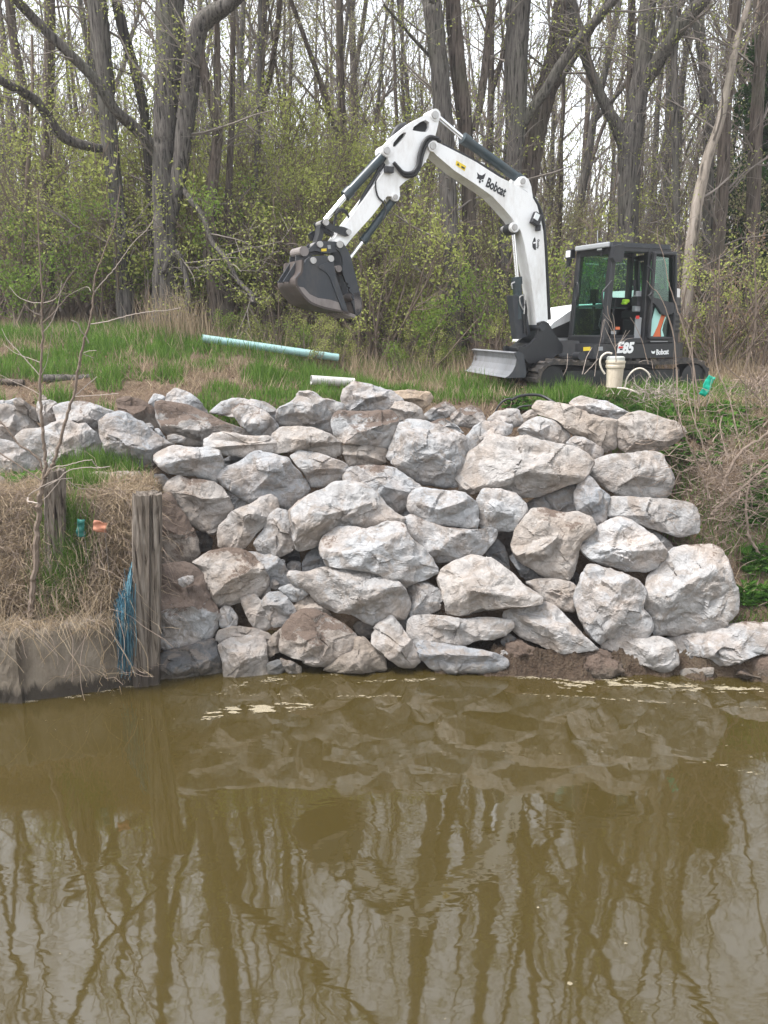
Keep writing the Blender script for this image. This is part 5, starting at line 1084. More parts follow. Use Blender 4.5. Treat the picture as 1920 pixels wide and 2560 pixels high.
hero('slim young tree at the left frame edge in front of the dark thicket', 18.0, [
    ([(105,1150,20),(112,900,20),(125,650,18),(140,400,14),(138,150,10)], 0)], TL, 'twig2', 10, 5, 'leaf', .4)
# right half
hero('tall slender furrowed tree rising behind the tip of the raised arm', 18.4, [
    ([(305,1290,78),(290,1080,72),(278,900,70),(262,600,76),(240,300,82),(215,80,82),(206,0,82)], 0),
    ([(205,250,14),(130,170,14),(60,90,12),(0,20,10)], (0, -1))], TR, 'bark', 21, 8, 'leaf', .18, epi=25)
hero('dark companion trunk close to the right of the slender furrowed tree', 18.8, [
    ([(380,1270,66),(372,1000,62),(364,760,64),(346,520,66),(318,280,70),(302,120,66),(296,0,64)], 0),
    ([(392,560,30),(418,430,34),(436,300,34),(452,140,34),(460,0,32)], (0, .5))], TR, 'bark2', 22, 8, 'leaf', .15, epi=25)
hero('massive straight trunk standing directly behind the boom', 19.2, [
    ([(505,1240,70),(524,1050,68),(548,850,72),(562,650,80),(572,450,88),(574,200,98),(582,0,104)], 0),
    ([(590,560,34),(640,470,44),(700,385,44),(770,270,44),(840,175,42),(920,80,42),(995,-4,40)], (0, -.8))], TR, 'bark', 23, 9, 'leaf', .3, epi=55)
hero('big leaning tree forking over the bend of the boom', 20.0, [
    ([(560,1150,80),(595,950,84),(622,780,90),(655,560,92),(690,420,92),(738,260,92),(760,120,86),(772,0,76)], 0),
    ([(830,190,40),(812,110,40),(800,30,40),(795,-4,38)], (0, .3))], TR, 'bark2', 24, 9, 'leaf', .3, epi=30)
hero('forked grey tree with a wide Y behind the cab roof', 19.5, [
    ([(1052,1120,84),(1054,950,86),(1056,800,88),(1058,690,94),(1062,600,108),(1082,500,86),(1108,350,82),(1130,180,74),(1142,0,68)], 0),
    ([(1052,640,70),(1015,560,56),(985,505,48),(935,410,42),(895,310,40),(862,215,44),(836,140,46),(815,40,46),(806,-4,44)], (0, -.6)),
    ([(1112,380,64),(1160,305,62),(1200,240,60),(1258,152,62),(1322,60,60),(1385,-4,58)], (0, -.9))], TR, 'bark', 25, 9, 'leaf', .22, epi=45)
hero('thin upright grey tree just right of the wide Y shaped tree', 19.0, [
    ([(1268,1180,34),(1264,950,32),(1260,700,31),(1256,450,30),(1254,200,28),(1250,0,27)], 0)], TR, 'bark', 26, 7, 'leaf', .3, epi=25)
hero('pale dead trunk leaning to the right above the rear of the cab', 18.2, [
    ([(1318,1150,50),(1336,1000,48),(1362,840,46),(1405,660,42),(1448,540,38),(1488,360,32),(1520,200,28),(1552,90,24),(1580,0,20)], 0)], TR, 'bark3', 27, 5, 'bud', .02)
hero('straight brown tree crossing behind the pale leaning dead trunk', 19.0, [
    ([(1430,1280,56),(1446,1050,54),(1462,800,52),(1474,520,50),(1486,350,48),(1504,180,48),(1515,0,46)], 0)], TR, 'bark2', 28, 8, 'leaf', .1)
hero('mid sized tree with a kinked stem left of the pale dead trunk', 20.5, [
    ([(1395,1200,40),(1400,900,42),(1402,620,44),(1392,400,46),(1372,200,46),(1352,80,44),(1340,0,42)], 0)], TR, 'bark', 29, 8, 'bud', .2)
hero('pale straight trunk at the right frame edge by the dark evergreen', 19.5, [
    ([(1580,1150,60),(1592,900,58),(1605,600,56),(1618,350,50),(1640,150,44),(1648,0,40)], 0)], TR, 'bark2', 30, 7, 'bud', .15)

# dark evergreen at the right edge
def evergreen(x, y, H, label):
    rng = np.random.default_rng(77); s = MB(); f = MB(); pts = []
    P, _ = branch_pts(rng, (0, 0, -.2), (0, 0, 1), H, 8, .02, 0); s.tube(P, np.linspace(.12, .02, 9), 7, 0, cap=False)
    for k in range(150):
        z = H * rng.uniform(.12, .98); L = (1 - z / H) * H * .22 + .35; a = rng.uniform(0, 6.28)
        B, _ = branch_pts(rng, (0, 0, z), (math.cos(a), math.sin(a), -.05), L, 5, .12, .03); s.tube(B, np.linspace(.018, .005, 6), 3, 0, cap=False); pts.append(B[1:]); pts.append((B[1:] + B[:-1]) / 2)
    leaves(f, rng, np.concatenate(pts), .075, 0, 11, .14)
    e = empty('evergreen_tree', (x, y, float(gz(x, y))), label=label, cat='tree'); s.build('trunk', M['bark2'], e); f.build('crown', M['ever'], e)
q = at(1895, 300, 22); evergreen(q[0] + .35, 22, 8.3, 'dark green cedar like evergreen at the right frame edge')

# ---- the many thin trees behind
rng = np.random.default_rng(5)
LBL = {0: 'slim bare grey tree with pale buds, one of many deep in the wood', 1: 'forked brown tree with thin budding twigs, one of many deep in the wood', 2: 'small bare grey tree with a few yellow green leaves in the wood',
       3: 'tall forked bare grey tree, one of many deep in the wood', 4: 'low brown tree hazed with pale green buds in the wood', 5: 'tall bare slender tree with almost no leaves in the wood', 6: 'forked brown tree thick with pale green buds in the wood'}
cnt = 0
def bgtree(x, y, k=None, sc=None):
    k = int(rng.integers(NTREE)) if k is None else k
    place(PROTO[k], ('trunk', 'crown'), x, y, sc or rng.uniform(.8, 1.15), rng.uniform(0, 6.28), 'forest_tree', LBL[k], 'tree', 'thin trees deep in the wood, kind %s' % 'abcdefg'[k])
for row, (Y, n) in enumerate(((21.5, 9), (24, 13), (27, 18), (31, 22), (36, 24), (42, 26), (50, 30))):
    half = Y * .52 + 3; n += 3
    for i in range(n):
        x = -half + 2 * half * (i + rng.uniform(.1, .9)) / n; y = Y + rng.uniform(-1.3, 1.8)
        k = None
        if -3.5 * Y / 22 < x < .6 * Y / 22 and rng.random() < .75: k = int(rng.choice([4, 6, 0, 6]))     # pale green haze left of the arm
        bgtree(x, y, k)
# ---- undergrowth: shrubs one can tell apart
SL = {0: 'leafy yellow green shrub in the undergrowth at the edge of the wood', 1: 'tall loose yellow green shrub in the undergrowth', 2: 'low dense fresh green bush in the undergrowth', 3: 'high arching yellow green shrub among the trunks',
      4: 'high shrub with pale olive buds among the trunks', 5: 'high thin shrub with scattered yellow leaves among the trunks', 6: 'bare brown tangle of twigs at the edge of the wood', 7: 'bright green bush taller than a person in the undergrowth', 8: 'nearly leafless tall brown shrub among the trunks'}
def shrub(k, px, py, Y, sc, label=None):
    q = at(px, py, Y); place(SHRUB[k], ('stems', 'foliage'), q[0], Y, sc, rng.uniform(0, 6.28), 'shrub', label or SL[k], 'shrub', None if label else 'undergrowth shrubs, kind %s' % 'abcdefghi'[k])
shrub(2, 1060, 800, 16.8, 1.15, 'round bright green bush just left of the raised blade and boom guard')
shrub(7, 1225, 770, 17.0, .8, 'fresh green leafy bush right behind the boom cylinder')
shrub(1, 930, 760, 17.2, 1.0, 'yellow green shrub directly right of the hanging bucket')
shrub(0, 1000, 760, 17.6, 1.3, 'loose yellow leaved shrub under the bend of the arm')
shrub(7, 560, 760, 18.2, 1.0, 'bright green spray of leaves between the twin stemmed tree and the bucket')
shrub(7, 90, 760, 17.6, .95, 'dark green bush at the left frame edge behind the tall grass')
shrub(2, 30, 790, 17.0, 1.2, 'low deep green bush at the far left behind the grass')
for i, px in enumerate(np.linspace(1290, 1420, 3)): shrub([0, 2, 0][i], px, 800, 17.8 + .3 * i, 1.1 + .1 * i)
for i, px in enumerate(np.linspace(1700, 1960, 7)): shrub([0, 6, 0, 6, 6, 0, 6][i], px, 800, 16.6 + .5 * (i % 3), [1.0, 1.2, .8, 1.3, 1.0, .9, 1.3][i])
for Y, n, ks in ((18.5, 8, (0, 1, 6, 1, 0, 8)), (20.5, 9, (1, 1, 4, 8, 0)), (23, 8, (3, 4, 1, 8, 4)), (26, 11, (3, 4, 1, 5, 8)), (30, 11, (5, 4, 3, 8)), (35, 12, (4, 5, 3, 8))):
    half = Y * .52 + 3; n += 3
    for i in range(n):
        x = -half + 2 * half * (i + rng.uniform(.05, .95)) / n; y = Y + rng.uniform(-.8, .9)
        if x > 1.0 * Y / 18 and rng.random() < .8: k = int(rng.choice([8, 6, 8, 4, 6])) if Y > 19 else int(rng.choice([6, 6, 0, 6]))
        else: k = int(rng.choice(ks))
        place(SHRUB[k], ('stems', 'foliage'), x, y, rng.uniform(.8, 1.2) * (1.0 if Y < 22 else 1.15), rng.uniform(0, 6.28), 'shrub', SL[k], 'shrub', 'undergrowth shrubs, kind %s' % 'abcdefghi'[k])
for i, (px, py, Y, k, sc) in enumerate(((330,640,17.9,0,1.5),(480,620,18.1,1,1.2),(620,650,18.3,0,1.5),(690,720,18.0,1,1.0),(240,680,18.2,1,1.1),(380,720,17.8,2,1.2),(560,560,19.4,3,.95),(700,560,19.8,3,1.0),(160,600,19.2,3,1.0),(850,640,18.6,3,.8),(780,600,20.3,3,1.1),(400,560,19.6,3,1.1),(940,680,18.2,0,1.5),(60,640,19.0,3,.9),(640,560,21,3,1.2),(300,520,21,3,1.3))):
    q = at(px, py, Y); place(SHRUB[k], ('stems', 'foliage'), q[0], Y, sc, rng.uniform(0, 6.28), 'shrub', SL[k], 'shrub', 'undergrowth shrubs, kind %s' % 'abcdefghi'[k])
for i in range(46):
    x = rng.uniform(-3.2, 7.5); y = rng.uniform(15.6, 17.6); k = int(rng.choice([0, 2, 0, 2, 6]))
    if x > 3.6 and y < 16.4: continue
    place(SHRUB[k], ('stems', 'foliage'), x, y, rng.uniform(.3, .6), rng.uniform(0, 6.28), 'shrub', {0: 'knee high yellow green shrub in the rough grass before the wood', 2: 'low green weed bush in the rough grass before the wood', 6: 'small bare brown shrub in the rough grass before the wood'}[k], 'shrub', 'low shrubs in the rough grass, kind %s' % 'abcdefghi'[k])
# ---- the far wood reads as one mass: countless thin stems and twigs
def far_wood():
    mb = MB(); rng = np.random.default_rng(9)
    for k in range(650):
        y = rng.uniform(50, 74); x = rng.uniform(-.60, .60) * y; z = float(gz(x, y)); H = rng.uniform(7, 19)
        P, _ = branch_pts(rng, (x, y, z - .3), (rng.normal(0, .05), rng.normal(0, .05), 1), H, 5, .04, .01); mb.tube(P, np.linspace(rng.uniform(.05, .13), .02, 6), 4, 0, cap=False)
        for j in range(7):
            i = rng.integers(1, 5); B, _ = branch_pts(rng, P[i], perp_dir(rng, P[i + 1] - P[i], rad(38)), rng.uniform(1.5, 4), 3, .12, .1); mb.tube(B, np.linspace(.04, .012, 4), 3, 0, cap=False)
    n = 26000; y = rng.uniform(46, 70, n); x = rng.uniform(-.6, .6, n) * y; z = gz(x, y) + rng.uniform(0, 1, n) ** 1.8 * 7
    d = rng.normal(0, 1, (n, 3)); d[:, 2] = np.abs(d[:, 2]) + .7; d /= np.linalg.norm(d, axis=1)[:, None]; L = rng.uniform(.8, 2.2, (n, 1)); a = np.cross(d, [0, 1, 0]); a /= np.linalg.norm(a, axis=1)[:, None]; w = .022
    p = np.stack([x, y, z], 1); V = np.stack([p - a * w, p + a * w, p + d * L + a * w * .4, p + d * L - a * w * .4], 1).reshape(-1, 3); mb.add(V, np.arange(4 * n).reshape(-1, 4), 0)
    n = 30000; y = rng.uniform(44, 66, n); x = rng.uniform(-.6, .6, n) * y; z = gz(x, y) + rng.uniform(0, 1, n) ** 1.4 * 6
    leaves(mb, rng, np.stack([x, y, z], 1), .12, 1, 1, .2)
    tag(mb.build('far_wood', [M['twig'], M['bud']]), label='grey brown mass of bare stems closing the view deep in the wood', cat='wood', kind='stuff')
far_wood()
# ------------------------------------------------------------------ left bulkhead, posts, sapling and small things
def post(label, px, top_row, bot_row, Y, wpx, lean=0.0, seed=0, zb=None):
    rng = np.random.default_rng(seed)
    t = at(px, top_row, Y); b = at(px + lean, bot_row, Y); b = np.array([b[0], Y, b[2] - .4 if zb is None else zb])
    r = wpx * mpp(t) / 2; k = 40; a = np.arange(k) * 2 * math.pi / k
    sq = 1 / np.maximum(np.abs(np.cos(a)), np.abs(np.sin(a))); rad_ = r * (.55 * sq + .45); groove = np.zeros(k)
    for _ in range(7):
        c = rng.uniform(0, 6.28); groove += np.exp(-((np.angle(np.exp(1j * (a - c)))) / .09) ** 2) * rng.uniform(.1, .45)
    n = 26; V = []
    for i in range(n):
        f = i / (n - 1); p = b + (t - b) * f
        rr = rad_ * (1.0 + .02 * rng.normal()) * (1 - groove * (.4 + .6 * f)) * (1 + .015 * rng.normal(0, 1, k)); dz = np.zeros(k)
        if i == n - 1: dz = rng.uniform(-.09, .03, k) * r * 4 * (.4 + groove * 2); rr *= .97
        V.append(np.stack([p[0] + rr * np.cos(a + .25), p[1] + rr * np.sin(a + .25), np.full(k, p[2]) + dz], 1))
    V.append(np.array([[t[0], t[1], t[2] - .07]]))
    mb = MB(); V = np.concatenate(V); i = np.arange(n - 1)[:, None] * k; j = np.arange(k)[None]; j2 = (j + 1) % k
    mb.add(V, np.stack([i + j, i + j2, i + k + j2, i + k + j], -1).reshape(-1, 4)); o = (n - 1) * k; jj = np.arange(k)
    mb.f.append((np.stack([o + jj, o + (jj + 1) % k, np.full(k, len(V) - 1)], -1), 0))
    tag(mb.build('wooden_post', M['wood'], origin=b), label, 'post', 'old timber posts of the bulkhead')
post('tall weathered timber post with a split top standing in the water', 368, 1232, 1712, 8.66, 72, -8, 3)
post('shorter weathered timber post behind the sapling on the grassy mound', 137, 1172, 1420, 8.86, 52, -4, 7)

def bulkhead():
    rng = np.random.default_rng(4)
    front = [(-7.5, 7.85), (-5.2, 8.0), (-3.98, 8.15), (-3.4, 8.32), (-2.95, 8.52), (-2.72, 8.68)]
    f = spline(np.array([[a, b, 0] for a, b in front]), 8); n = len(f); V = []; rows = np.linspace(-1.2, 1, 24); top = .80
    for zz in rows:
        z = zz if zz < 0 else zz * top
        p = f.copy(); p[:, 2] = z; p[:, 1] += .02 * rng.normal(0, 1, n) * .4 + .05 * max(z, 0)
        V.append(p)
    V[-1][:, 2] += rng.normal(0, .03, n); b_ = V[-1].copy(); b_[:, 1] += .55; V.append(b_)
    V = np.concatenate(V); i = np.arange(len(rows))[:, None] * n; j = np.arange(n - 1)[None]
    mb = MB(); mb.add(V, np.stack([i + j, i + j + 1, i + n + j + 1, i + n + j], -1).reshape(-1, 4))
    tag(mb.build('concrete_wall', M['concrete'], smooth=True), 'stained curved concrete retaining wall at the water left of the tall post', 'wall')
    mb = MB(); p = at_z(24, 1742, .05); z1 = at(24, 1600, p[1] - .05)[2]; V = []; k = 12
    xs = np.linspace(-.32, .16, k)
    for z in np.linspace(-.03, z1, 9):
        V.append(np.stack([p[0] + xs - .02 * z + rng.normal(0, .006, k) , np.full(k, p[1] - .06) + rng.normal(0, .006, k), np.full(k, z) + (rng.normal(0, .012, k) if z < 0 else 0)], 1))
    V = np.concatenate(V); W = V.copy(); W[:, 1] += .09; m = len(V); i = np.arange(8)[:, None] * k; j = np.arange(k - 1)[None]
    F = np.stack([i + j, i + j + 1, i + k + j + 1, i + k + j], -1).reshape(-1, 4)
    e = [[r * k + k - 1, r * k + k - 1 + m, (r + 1) * k + k - 1 + m, (r + 1) * k + k - 1] for r in range(8)] + [[c, c + m, c + 1 + m, c + 1] for c in range(k - 1)]
    mb.add(np.concatenate([V, W]), np.concatenate([F, F[:, ::-1] + m, e])); tag(mb.build('concrete_slab', M['concrete'], fix=True), 'pale broken concrete slab leaning on the retaining wall at the left frame edge', 'slab')
bulkhead()

def lines(S, Y, paths, mats_, name, label, cat, group=None, parts=('stem', 'twigs'), jitter=.1, seed=0, extra=None, base=None, k=6):
    """plant traced from enlarged crops: thick lines (w>=thr) in the first part, thin ones in the second"""
    rng = np.random.default_rng(seed); a = MB(); b = MB(); b0 = None; lo = None
    for pts, w0, w1, main in paths:
        n = len(pts); dy = rng.normal(0, jitter) if main == 0 else 0
        P = [at(*S(p), Y + dy * i / max(1, n - 1)) for i, p in enumerate(pts)]; P = spline(P, 5)
        P = P + rng.normal(0, .15, P.shape) * np.linspace(w0, w1, len(P))[:, None] * mpp(P[0])
        R = np.linspace(w0, w1, len(P)) * mpp(P[0]) / 2 * (1 if main else .8)
        (a if main else b).tube(P, R, k if main else 5, 0, cap=False)
        if lo is None or P[:, 2].min() < lo: lo = P[:, 2].min(); b0 = P[P[:, 2].argmin()]
    if extra: extra(rng, a, b)
    e = empty(name, b0, 0, label=label, cat=cat, group=group)
    chunks = [(a, parts[0], mats_[0])]
    if extra or len(b.v) > 40: chunks.append((b, parts[1], mats_[1]))
    else:
        for V_, F_ in zip(b.v, b.f):
            c_ = MB(); c_.v = [V_]; c_.f = [(F_[0] - F_[0].min(), 0)]; c_.n = len(V_); chunks.append((c_, 'twig', mats_[1]))
    for mbx, pn, m in chunks:
        if mbx.n: o = mbx.build(pn, m, e); o.matrix_parent_inverse = Matrix.Translation(-Vector(b0))
    return e
SA = lambda p: (p[0] / 2.592, 740 + p[1] / 2.592)
M['bleached'] = M['bleach']
lines(SA, 8.55, [
    ([(200,2080),(206,1960),(228,1780),(240,1560),(252,1420),(262,1300),(285,1180)], 15, 12, 1),
    ([(285,1180),(292,1080),(284,960),(272,820),(262,650),(260,520),(270,380),(276,250),(270,130),(272,0),(262,-200),(250,-420),(246,-700)], 9, 2.2, 1),
    ([(285,1180),(330,1120),(352,1060),(395,920),(440,760),(480,630),(500,520),(520,400),(548,280),(575,190),(595,90),(606,-20),(618,-130),(650,-220),(700,-360),(740,-450),(780,-715)], 9, 2.2, 1),
    ([(285,1190),(262,1080),(200,1010),(120,960),(60,880),(0,810),(-60,740)], 5, 3.5, 1),
    ([(270,1200),(200,1150),(110,1090),(0,1018),(-50,980)], 4, 3, 1),
    ([(262,520),(200,450),(130,370),(80,320),(40,270),(10,210)], 3.2, 1.6, 0), ([(262,520),(300,440),(320,330),(345,200)], 2.5, 1.2, 0),
    ([(262,430),(180,400),(100,370),(20,310)], 2.5, 1.2, 0), ([(260,640),(190,600),(100,560),(0,510)], 2.2, 1.2, 0),
    ([(270,130),(215,105),(178,75),(156,50)], 4, 3, 0), ([(280,232),(318,190),(345,140),(372,70),(390,-20),(400,-100)], 3.5, 1.6, 0), ([(270,45),(200,40),(120,5),(60,-60)], 3, 1.4, 0), ([(280,45),(340,30),(390,-20),(440,-120)], 3, 1.6, 0),
    ([(586,182),(680,168),(780,140),(880,116),(980,100),(1090,92),(1170,75)], 4, 2, 0), ([(575,305),(552,255),(528,232),(500,175),(457,155)], 4.5, 3, 0),
    ([(606,-20),(640,-60),(700,-130),(760,-200),(860,-340),(960,-440),(1000,-520)], 4, 1.6, 0), ([(540,372),(570,358),(628,354)], 3, 1.8, 0), ([(545,378),(575,388),(606,402)], 3, 1.8, 0),
    ([(486,645),(540,600),(585,560),(630,522)], 3.6, 2.6, 0), ([(486,650),(560,648),(660,642),(768,630)], 3, 2.2, 0), ([(590,-30),(560,-60),(470,-20),(420,10)], 2.5, 1.2, 0),
    ([(320,1160),(350,1110),(420,1100),(510,1075),(600,1060)], 3.6, 2.5, 0), ([(290,1240),(380,1185),(450,1130),(560,1110),(640,1115),(710,1105)], 3.6, 2.5, 0), ([(600,1065),(620,1100),(650,1112)], 4, 3, 0),
    ([(245,1290),(300,1235),(380,1190),(470,1180)], 3.5, 2.2, 0), ([(245,1310),(280,1320),(330,1270),(400,1180)], 3, 2, 0), ([(182,1305),(190,1290),(215,1270),(280,1230),(370,1190)], 3.4, 2.5, 0), ([(430,1185),(500,1240),(560,1250)], 2.2, 1.2, 0),
    ([(180,1305),(185,1330),(245,1345)], 6, 5, 0)],
    (M['twig2'], M['bleach']), 'sapling', 'leafless forked sapling with pale twigs growing beside the shorter post', 'sapling', parts=('stem', 'twigs'), jitter=.12, seed=2)

# ---- marker flags, frayed rope
def flag(px, py, Y, w, h, m, label, tilt, seed, stake):
    rng = np.random.default_rng(seed); c = at(px, py, Y); mb = MB(); n = 9; V = []
    for i in range(n):
        for j in range(n):
            u = (i / (n - 1) - .5) * w; v = (j / (n - 1) - .5) * h
            x = u * math.cos(tilt) - v * math.sin(tilt); z = u * math.sin(tilt) + v * math.cos(tilt)
            V.append(c + [x, .022 * math.sin(u * 46 + v * 30 + seed) + .012 * math.sin(v * 70 - u * 25) , z])
    F = [[i * n + j, (i + 1) * n + j, (i + 1) * n + j + 1, i * n + j + 1] for i in range(n - 1) for j in range(n - 1)]
    V = np.array(V); W = V + [0, .004, 0]; k = len(V); F = np.array(F); rim = [i for i in range(n)] + [i * n + n - 1 for i in range(1, n)] + [(n - 1) * n + j for j in range(n - 2, -1, -1)] + [i * n for i in range(n - 2, 0, -1)]
    rim = [0 * n + j for j in range(n)] + [i * n + n - 1 for i in range(1, n)] + [(n - 1) * n + j for j in range(n - 2, -1, -1)] + [i * n for i in range(n - 2, 0, -1)]
    S_ = [[rim[q], rim[(q + 1) % len(rim)], rim[(q + 1) % len(rim)] + k, rim[q] + k] for q in range(len(rim))]
    mb.add(np.concatenate([V, W]), np.concatenate([F, F[:, ::-1] + k, S_])); e = empty('marker_flag', (c[0], c[1], stake), 0, label=label, cat='flag')
    o = mb.build('flag_cloth', m, e, smooth=True); mb = MB(); mb.tube(spline([[c[0] + w * .35, c[1] + .01, c[2] + h * .4], [c[0] + w * .3, c[1] + .02, c[2] - h * .5], [c[0] + w * .2, c[1] + .1, stake]], 4), .004, 5); q = mb.build('stake', M['twig'], e)
    for x in (o, q): x.matrix_parent_inverse = Matrix.Translation(-Vector((c[0], c[1], stake)))
M['oflag'] = mat('faded orange plastic flag', (0.45, 0.20, 0.125), 0.8); M['gflag'] = mat('teal green plastic flag', (0.0, 0.36, 0.24), 0.45); M['gflag2'] = mat('dark teal plastic flag', (0.005, 0.10, 0.08), 0.6)
flag(250, 1317, 8.62, .145, .125, M['oflag'], 'small square faded orange marker flag in the dry grass by the tall post', rad(-14), 1, .9)
flag(202, 1320, 8.74, .09, .20, M['gflag2'], 'dark teal marker flag half hidden in the green grass beside the orange flag', rad(-4), 2, .9)
flag(1768, 965, 11.7, .115, .30, M['gflag'], 'bright teal flag hanging in the dry brush at the upper right', rad(-22), 3, 2.6)
M['rope'] = mat('faded blue rope fibre', (0.022, 0.085, 0.125), 0.8); M['rope2'] = mat('pale blue rope fibre', (0.09, 0.20, 0.245), 0.8)
def rope():
    rng = np.random.default_rng(8); mb = MB()
    for k in range(210):
        t = rng.random(); px = 288 + 48 * t ** .8 + rng.normal(0, 5); py = 1505 - 95 * t ** 1.3 + rng.normal(0, 7); L = rng.uniform(60, 290 - 120 * (1 - t)); ex = 312 + 24 * (t - .5) + rng.normal(0, 7)
        P = spline([at(px, py, 8.66), at(px + (ex - px) * .55 + rng.normal(0, 3), py + L * .3, 8.52 + rng.normal(0, .02)), at(ex, min(py + L * .7, 1690), 8.40 + rng.normal(0, .03)), at(ex + rng.normal(0, 5), min(py + L, 1712), 8.40)], 3)
        mb.tube(P, .0035, 3, int(rng.random() < .35), cap=False)
    tag(mb.build('frayed_rope', [M['rope'], M['rope2']]), 'frayed blue rope fibres hanging over the concrete beside the tall post', 'rope')
rope()

# ---- pipes, log, bucket, hoses, cables
def pipe(label, p, q, r, m, name='drain_pipe', cat='pipe', wall=.012):
    p = np.array(p); q = np.array(q); d = (q - p) / np.linalg.norm(q - p); n = 12; mb = MB()
    P = np.array([p + (q - p) * t for t in np.linspace(0, 1, n)]); mb.tube(P, r, 28, cap=False); mb.tube(P[::-1], r - wall, 28, cap=False)
    for c, s in ((p, 1), (q, -1)):
        mb.tube([c - d * .001 * s, c - d * .002 * s], [r, r - wall], 28, cap=False)
    tag(mb.build(name, m, origin=(p + q) / 2, smooth=True), label, cat)
M['pipeb'] = grimy('sun bleached blue pipe', (0.30, 0.49, 0.49), (0.24, 0.24, 0.19), .75, .5, 3.5, streak=(.6, 3, 3)); M['pipew'] = grimy('dirty white pipe', (0.46, 0.45, 0.43), (0.22, 0.19, 0.15), .6, .6, 3)
a = ground_at(505, 846, .20); b = ground_at(845, 894, .34); pipe('long pale blue pipe lying across the grass below the trees', a, b, .072, M['pipeb'])
a = ground_at(778, 950, .15); b = ground_at(885, 957, .12); pipe('short dirty white pipe half buried in grass above the wall crest', a, b, .08, M['pipew'])
q = at(108, 946, 13.0); w_ = at(232, 946, 13.2); q[2] = w_[2] = max(q[2], gz(q[0], 13.0) + .05)
mb = MB(); P = np.array([q + (w_ - q) * t for t in np.linspace(0, 1, 8)]) + np.random.default_rng(1).normal(0, .006, (8, 3)); mb.tube(P, np.linspace(.062, .055, 8), 14); tag(mb.build('log', M['bark'], origin=(q + w_) / 2, smooth=True), 'short grey log lying in dead grass on the left bank', 'log')
q = at(-30, 952, 12.95); w_ = at(60, 956, 12.9); mb = MB(); mb.tube(np.array([q + (w_ - q) * t for t in np.linspace(0, 1, 5)]), .045, 12); tag(mb.build('log', M['bark2'], origin=(q + w_) / 2, smooth=True), 'brown log end at the left frame edge in dead grass', 'log')
M['pail'] = grimy('dirty cream plastic', (0.50, 0.435, 0.34), (0.27, 0.21, 0.145), .6, .5, 5); M['pailt'] = mat('grey clear plastic', (0.40, 0.41, 0.38), 0.4); M['hosew'] = mat('pale hose', (0.55, 0.50, 0.42), 0.5)
bk = at(1535, 968, 12.55); s_ = mpp(bk); bt = at(1535, 893, 12.55)[2] - bk[2]; r = 46 * s_ / 2
e = empty('bucket', bk, 0, label='cream plastic pail on the ground in front of the excavator track', cat='bucket')
mb = MB(); mb.lathe((0, 0, 0), [(0, 0), (r * .82, 0), (r * .86, bt * .3), (r * .90, bt * .62), (r * 1.0, bt * .66), (r * 1.02, bt * .72), (r * .98, bt * .74), (r * 1.0, bt * .80), (r * 1.05, bt * .82), (r * 1.05, bt * .88), (r * .9, bt * .9), (r * .86, bt * .3), (0, .01)], 28); mb.build('pail_body', M['pail'], e, smooth=False)
mb = MB(); mb.lathe((0, 0, 0), [(r * .9, bt * .86), (r * .95, bt * .9), (r * .95, bt * 1.0), (r * .8, bt * 1.03), (0, bt * 1.04)], 24); mb.build('lid', M['pailt'], e)
def hose_(label, pts, Y, r, m, name='hose', cat='hose'):
    P = spline([at(a, b, y) for (a, b), y in zip(pts, Y if hasattr(Y, '__len__') else [Y] * len(pts))], 8); mb = MB(); mb.tube(P, r, 8); tag(mb.build(name, m, origin=P[0], smooth=True), label, cat)
hose_('pale hose looping out of the left side of the cream pail', [(1530,884),(1518,882),(1505,890),(1500,905),(1504,922),(1512,935)], 12.5, .015, M['hosew'])
hose_('pale hose loop standing on the ground right of the cream pail', [(1562,968),(1568,945),(1584,926),(1602,921),(1618,930),(1626,944)], 12.5, .013, M['hosew'])
hose_('pale stick like hose end lying among the weeds below the pail', [(1543,970),(1565,972),(1590,980),(1600,986)], 12.2, .014, M['hosew'])
hose_('black corrugated cable arching over the soil below the near track', [(1277,1000),(1300,990),(1330,987),(1355,990),(1378,1002),(1392,1012)], [12.0, 12.1, 12.2, 12.2, 12.1, 12.0], .022, M['hose'], 'cable', 'cable')
hose_('thinner black cable lying lower in the weeds below the arching one', [(1286,1024),(1305,1016),(1330,1014),(1352,1018)], 11.9, .013, M['hose'], 'cable', 'cable')
hose_('black cable end drooping through dead grass towards the crest stones', [(1236,1036),(1242,1022),(1250,1010),(1262,1000),(1277,996)], 11.9, .014, M['hose'], 'cable', 'cable')

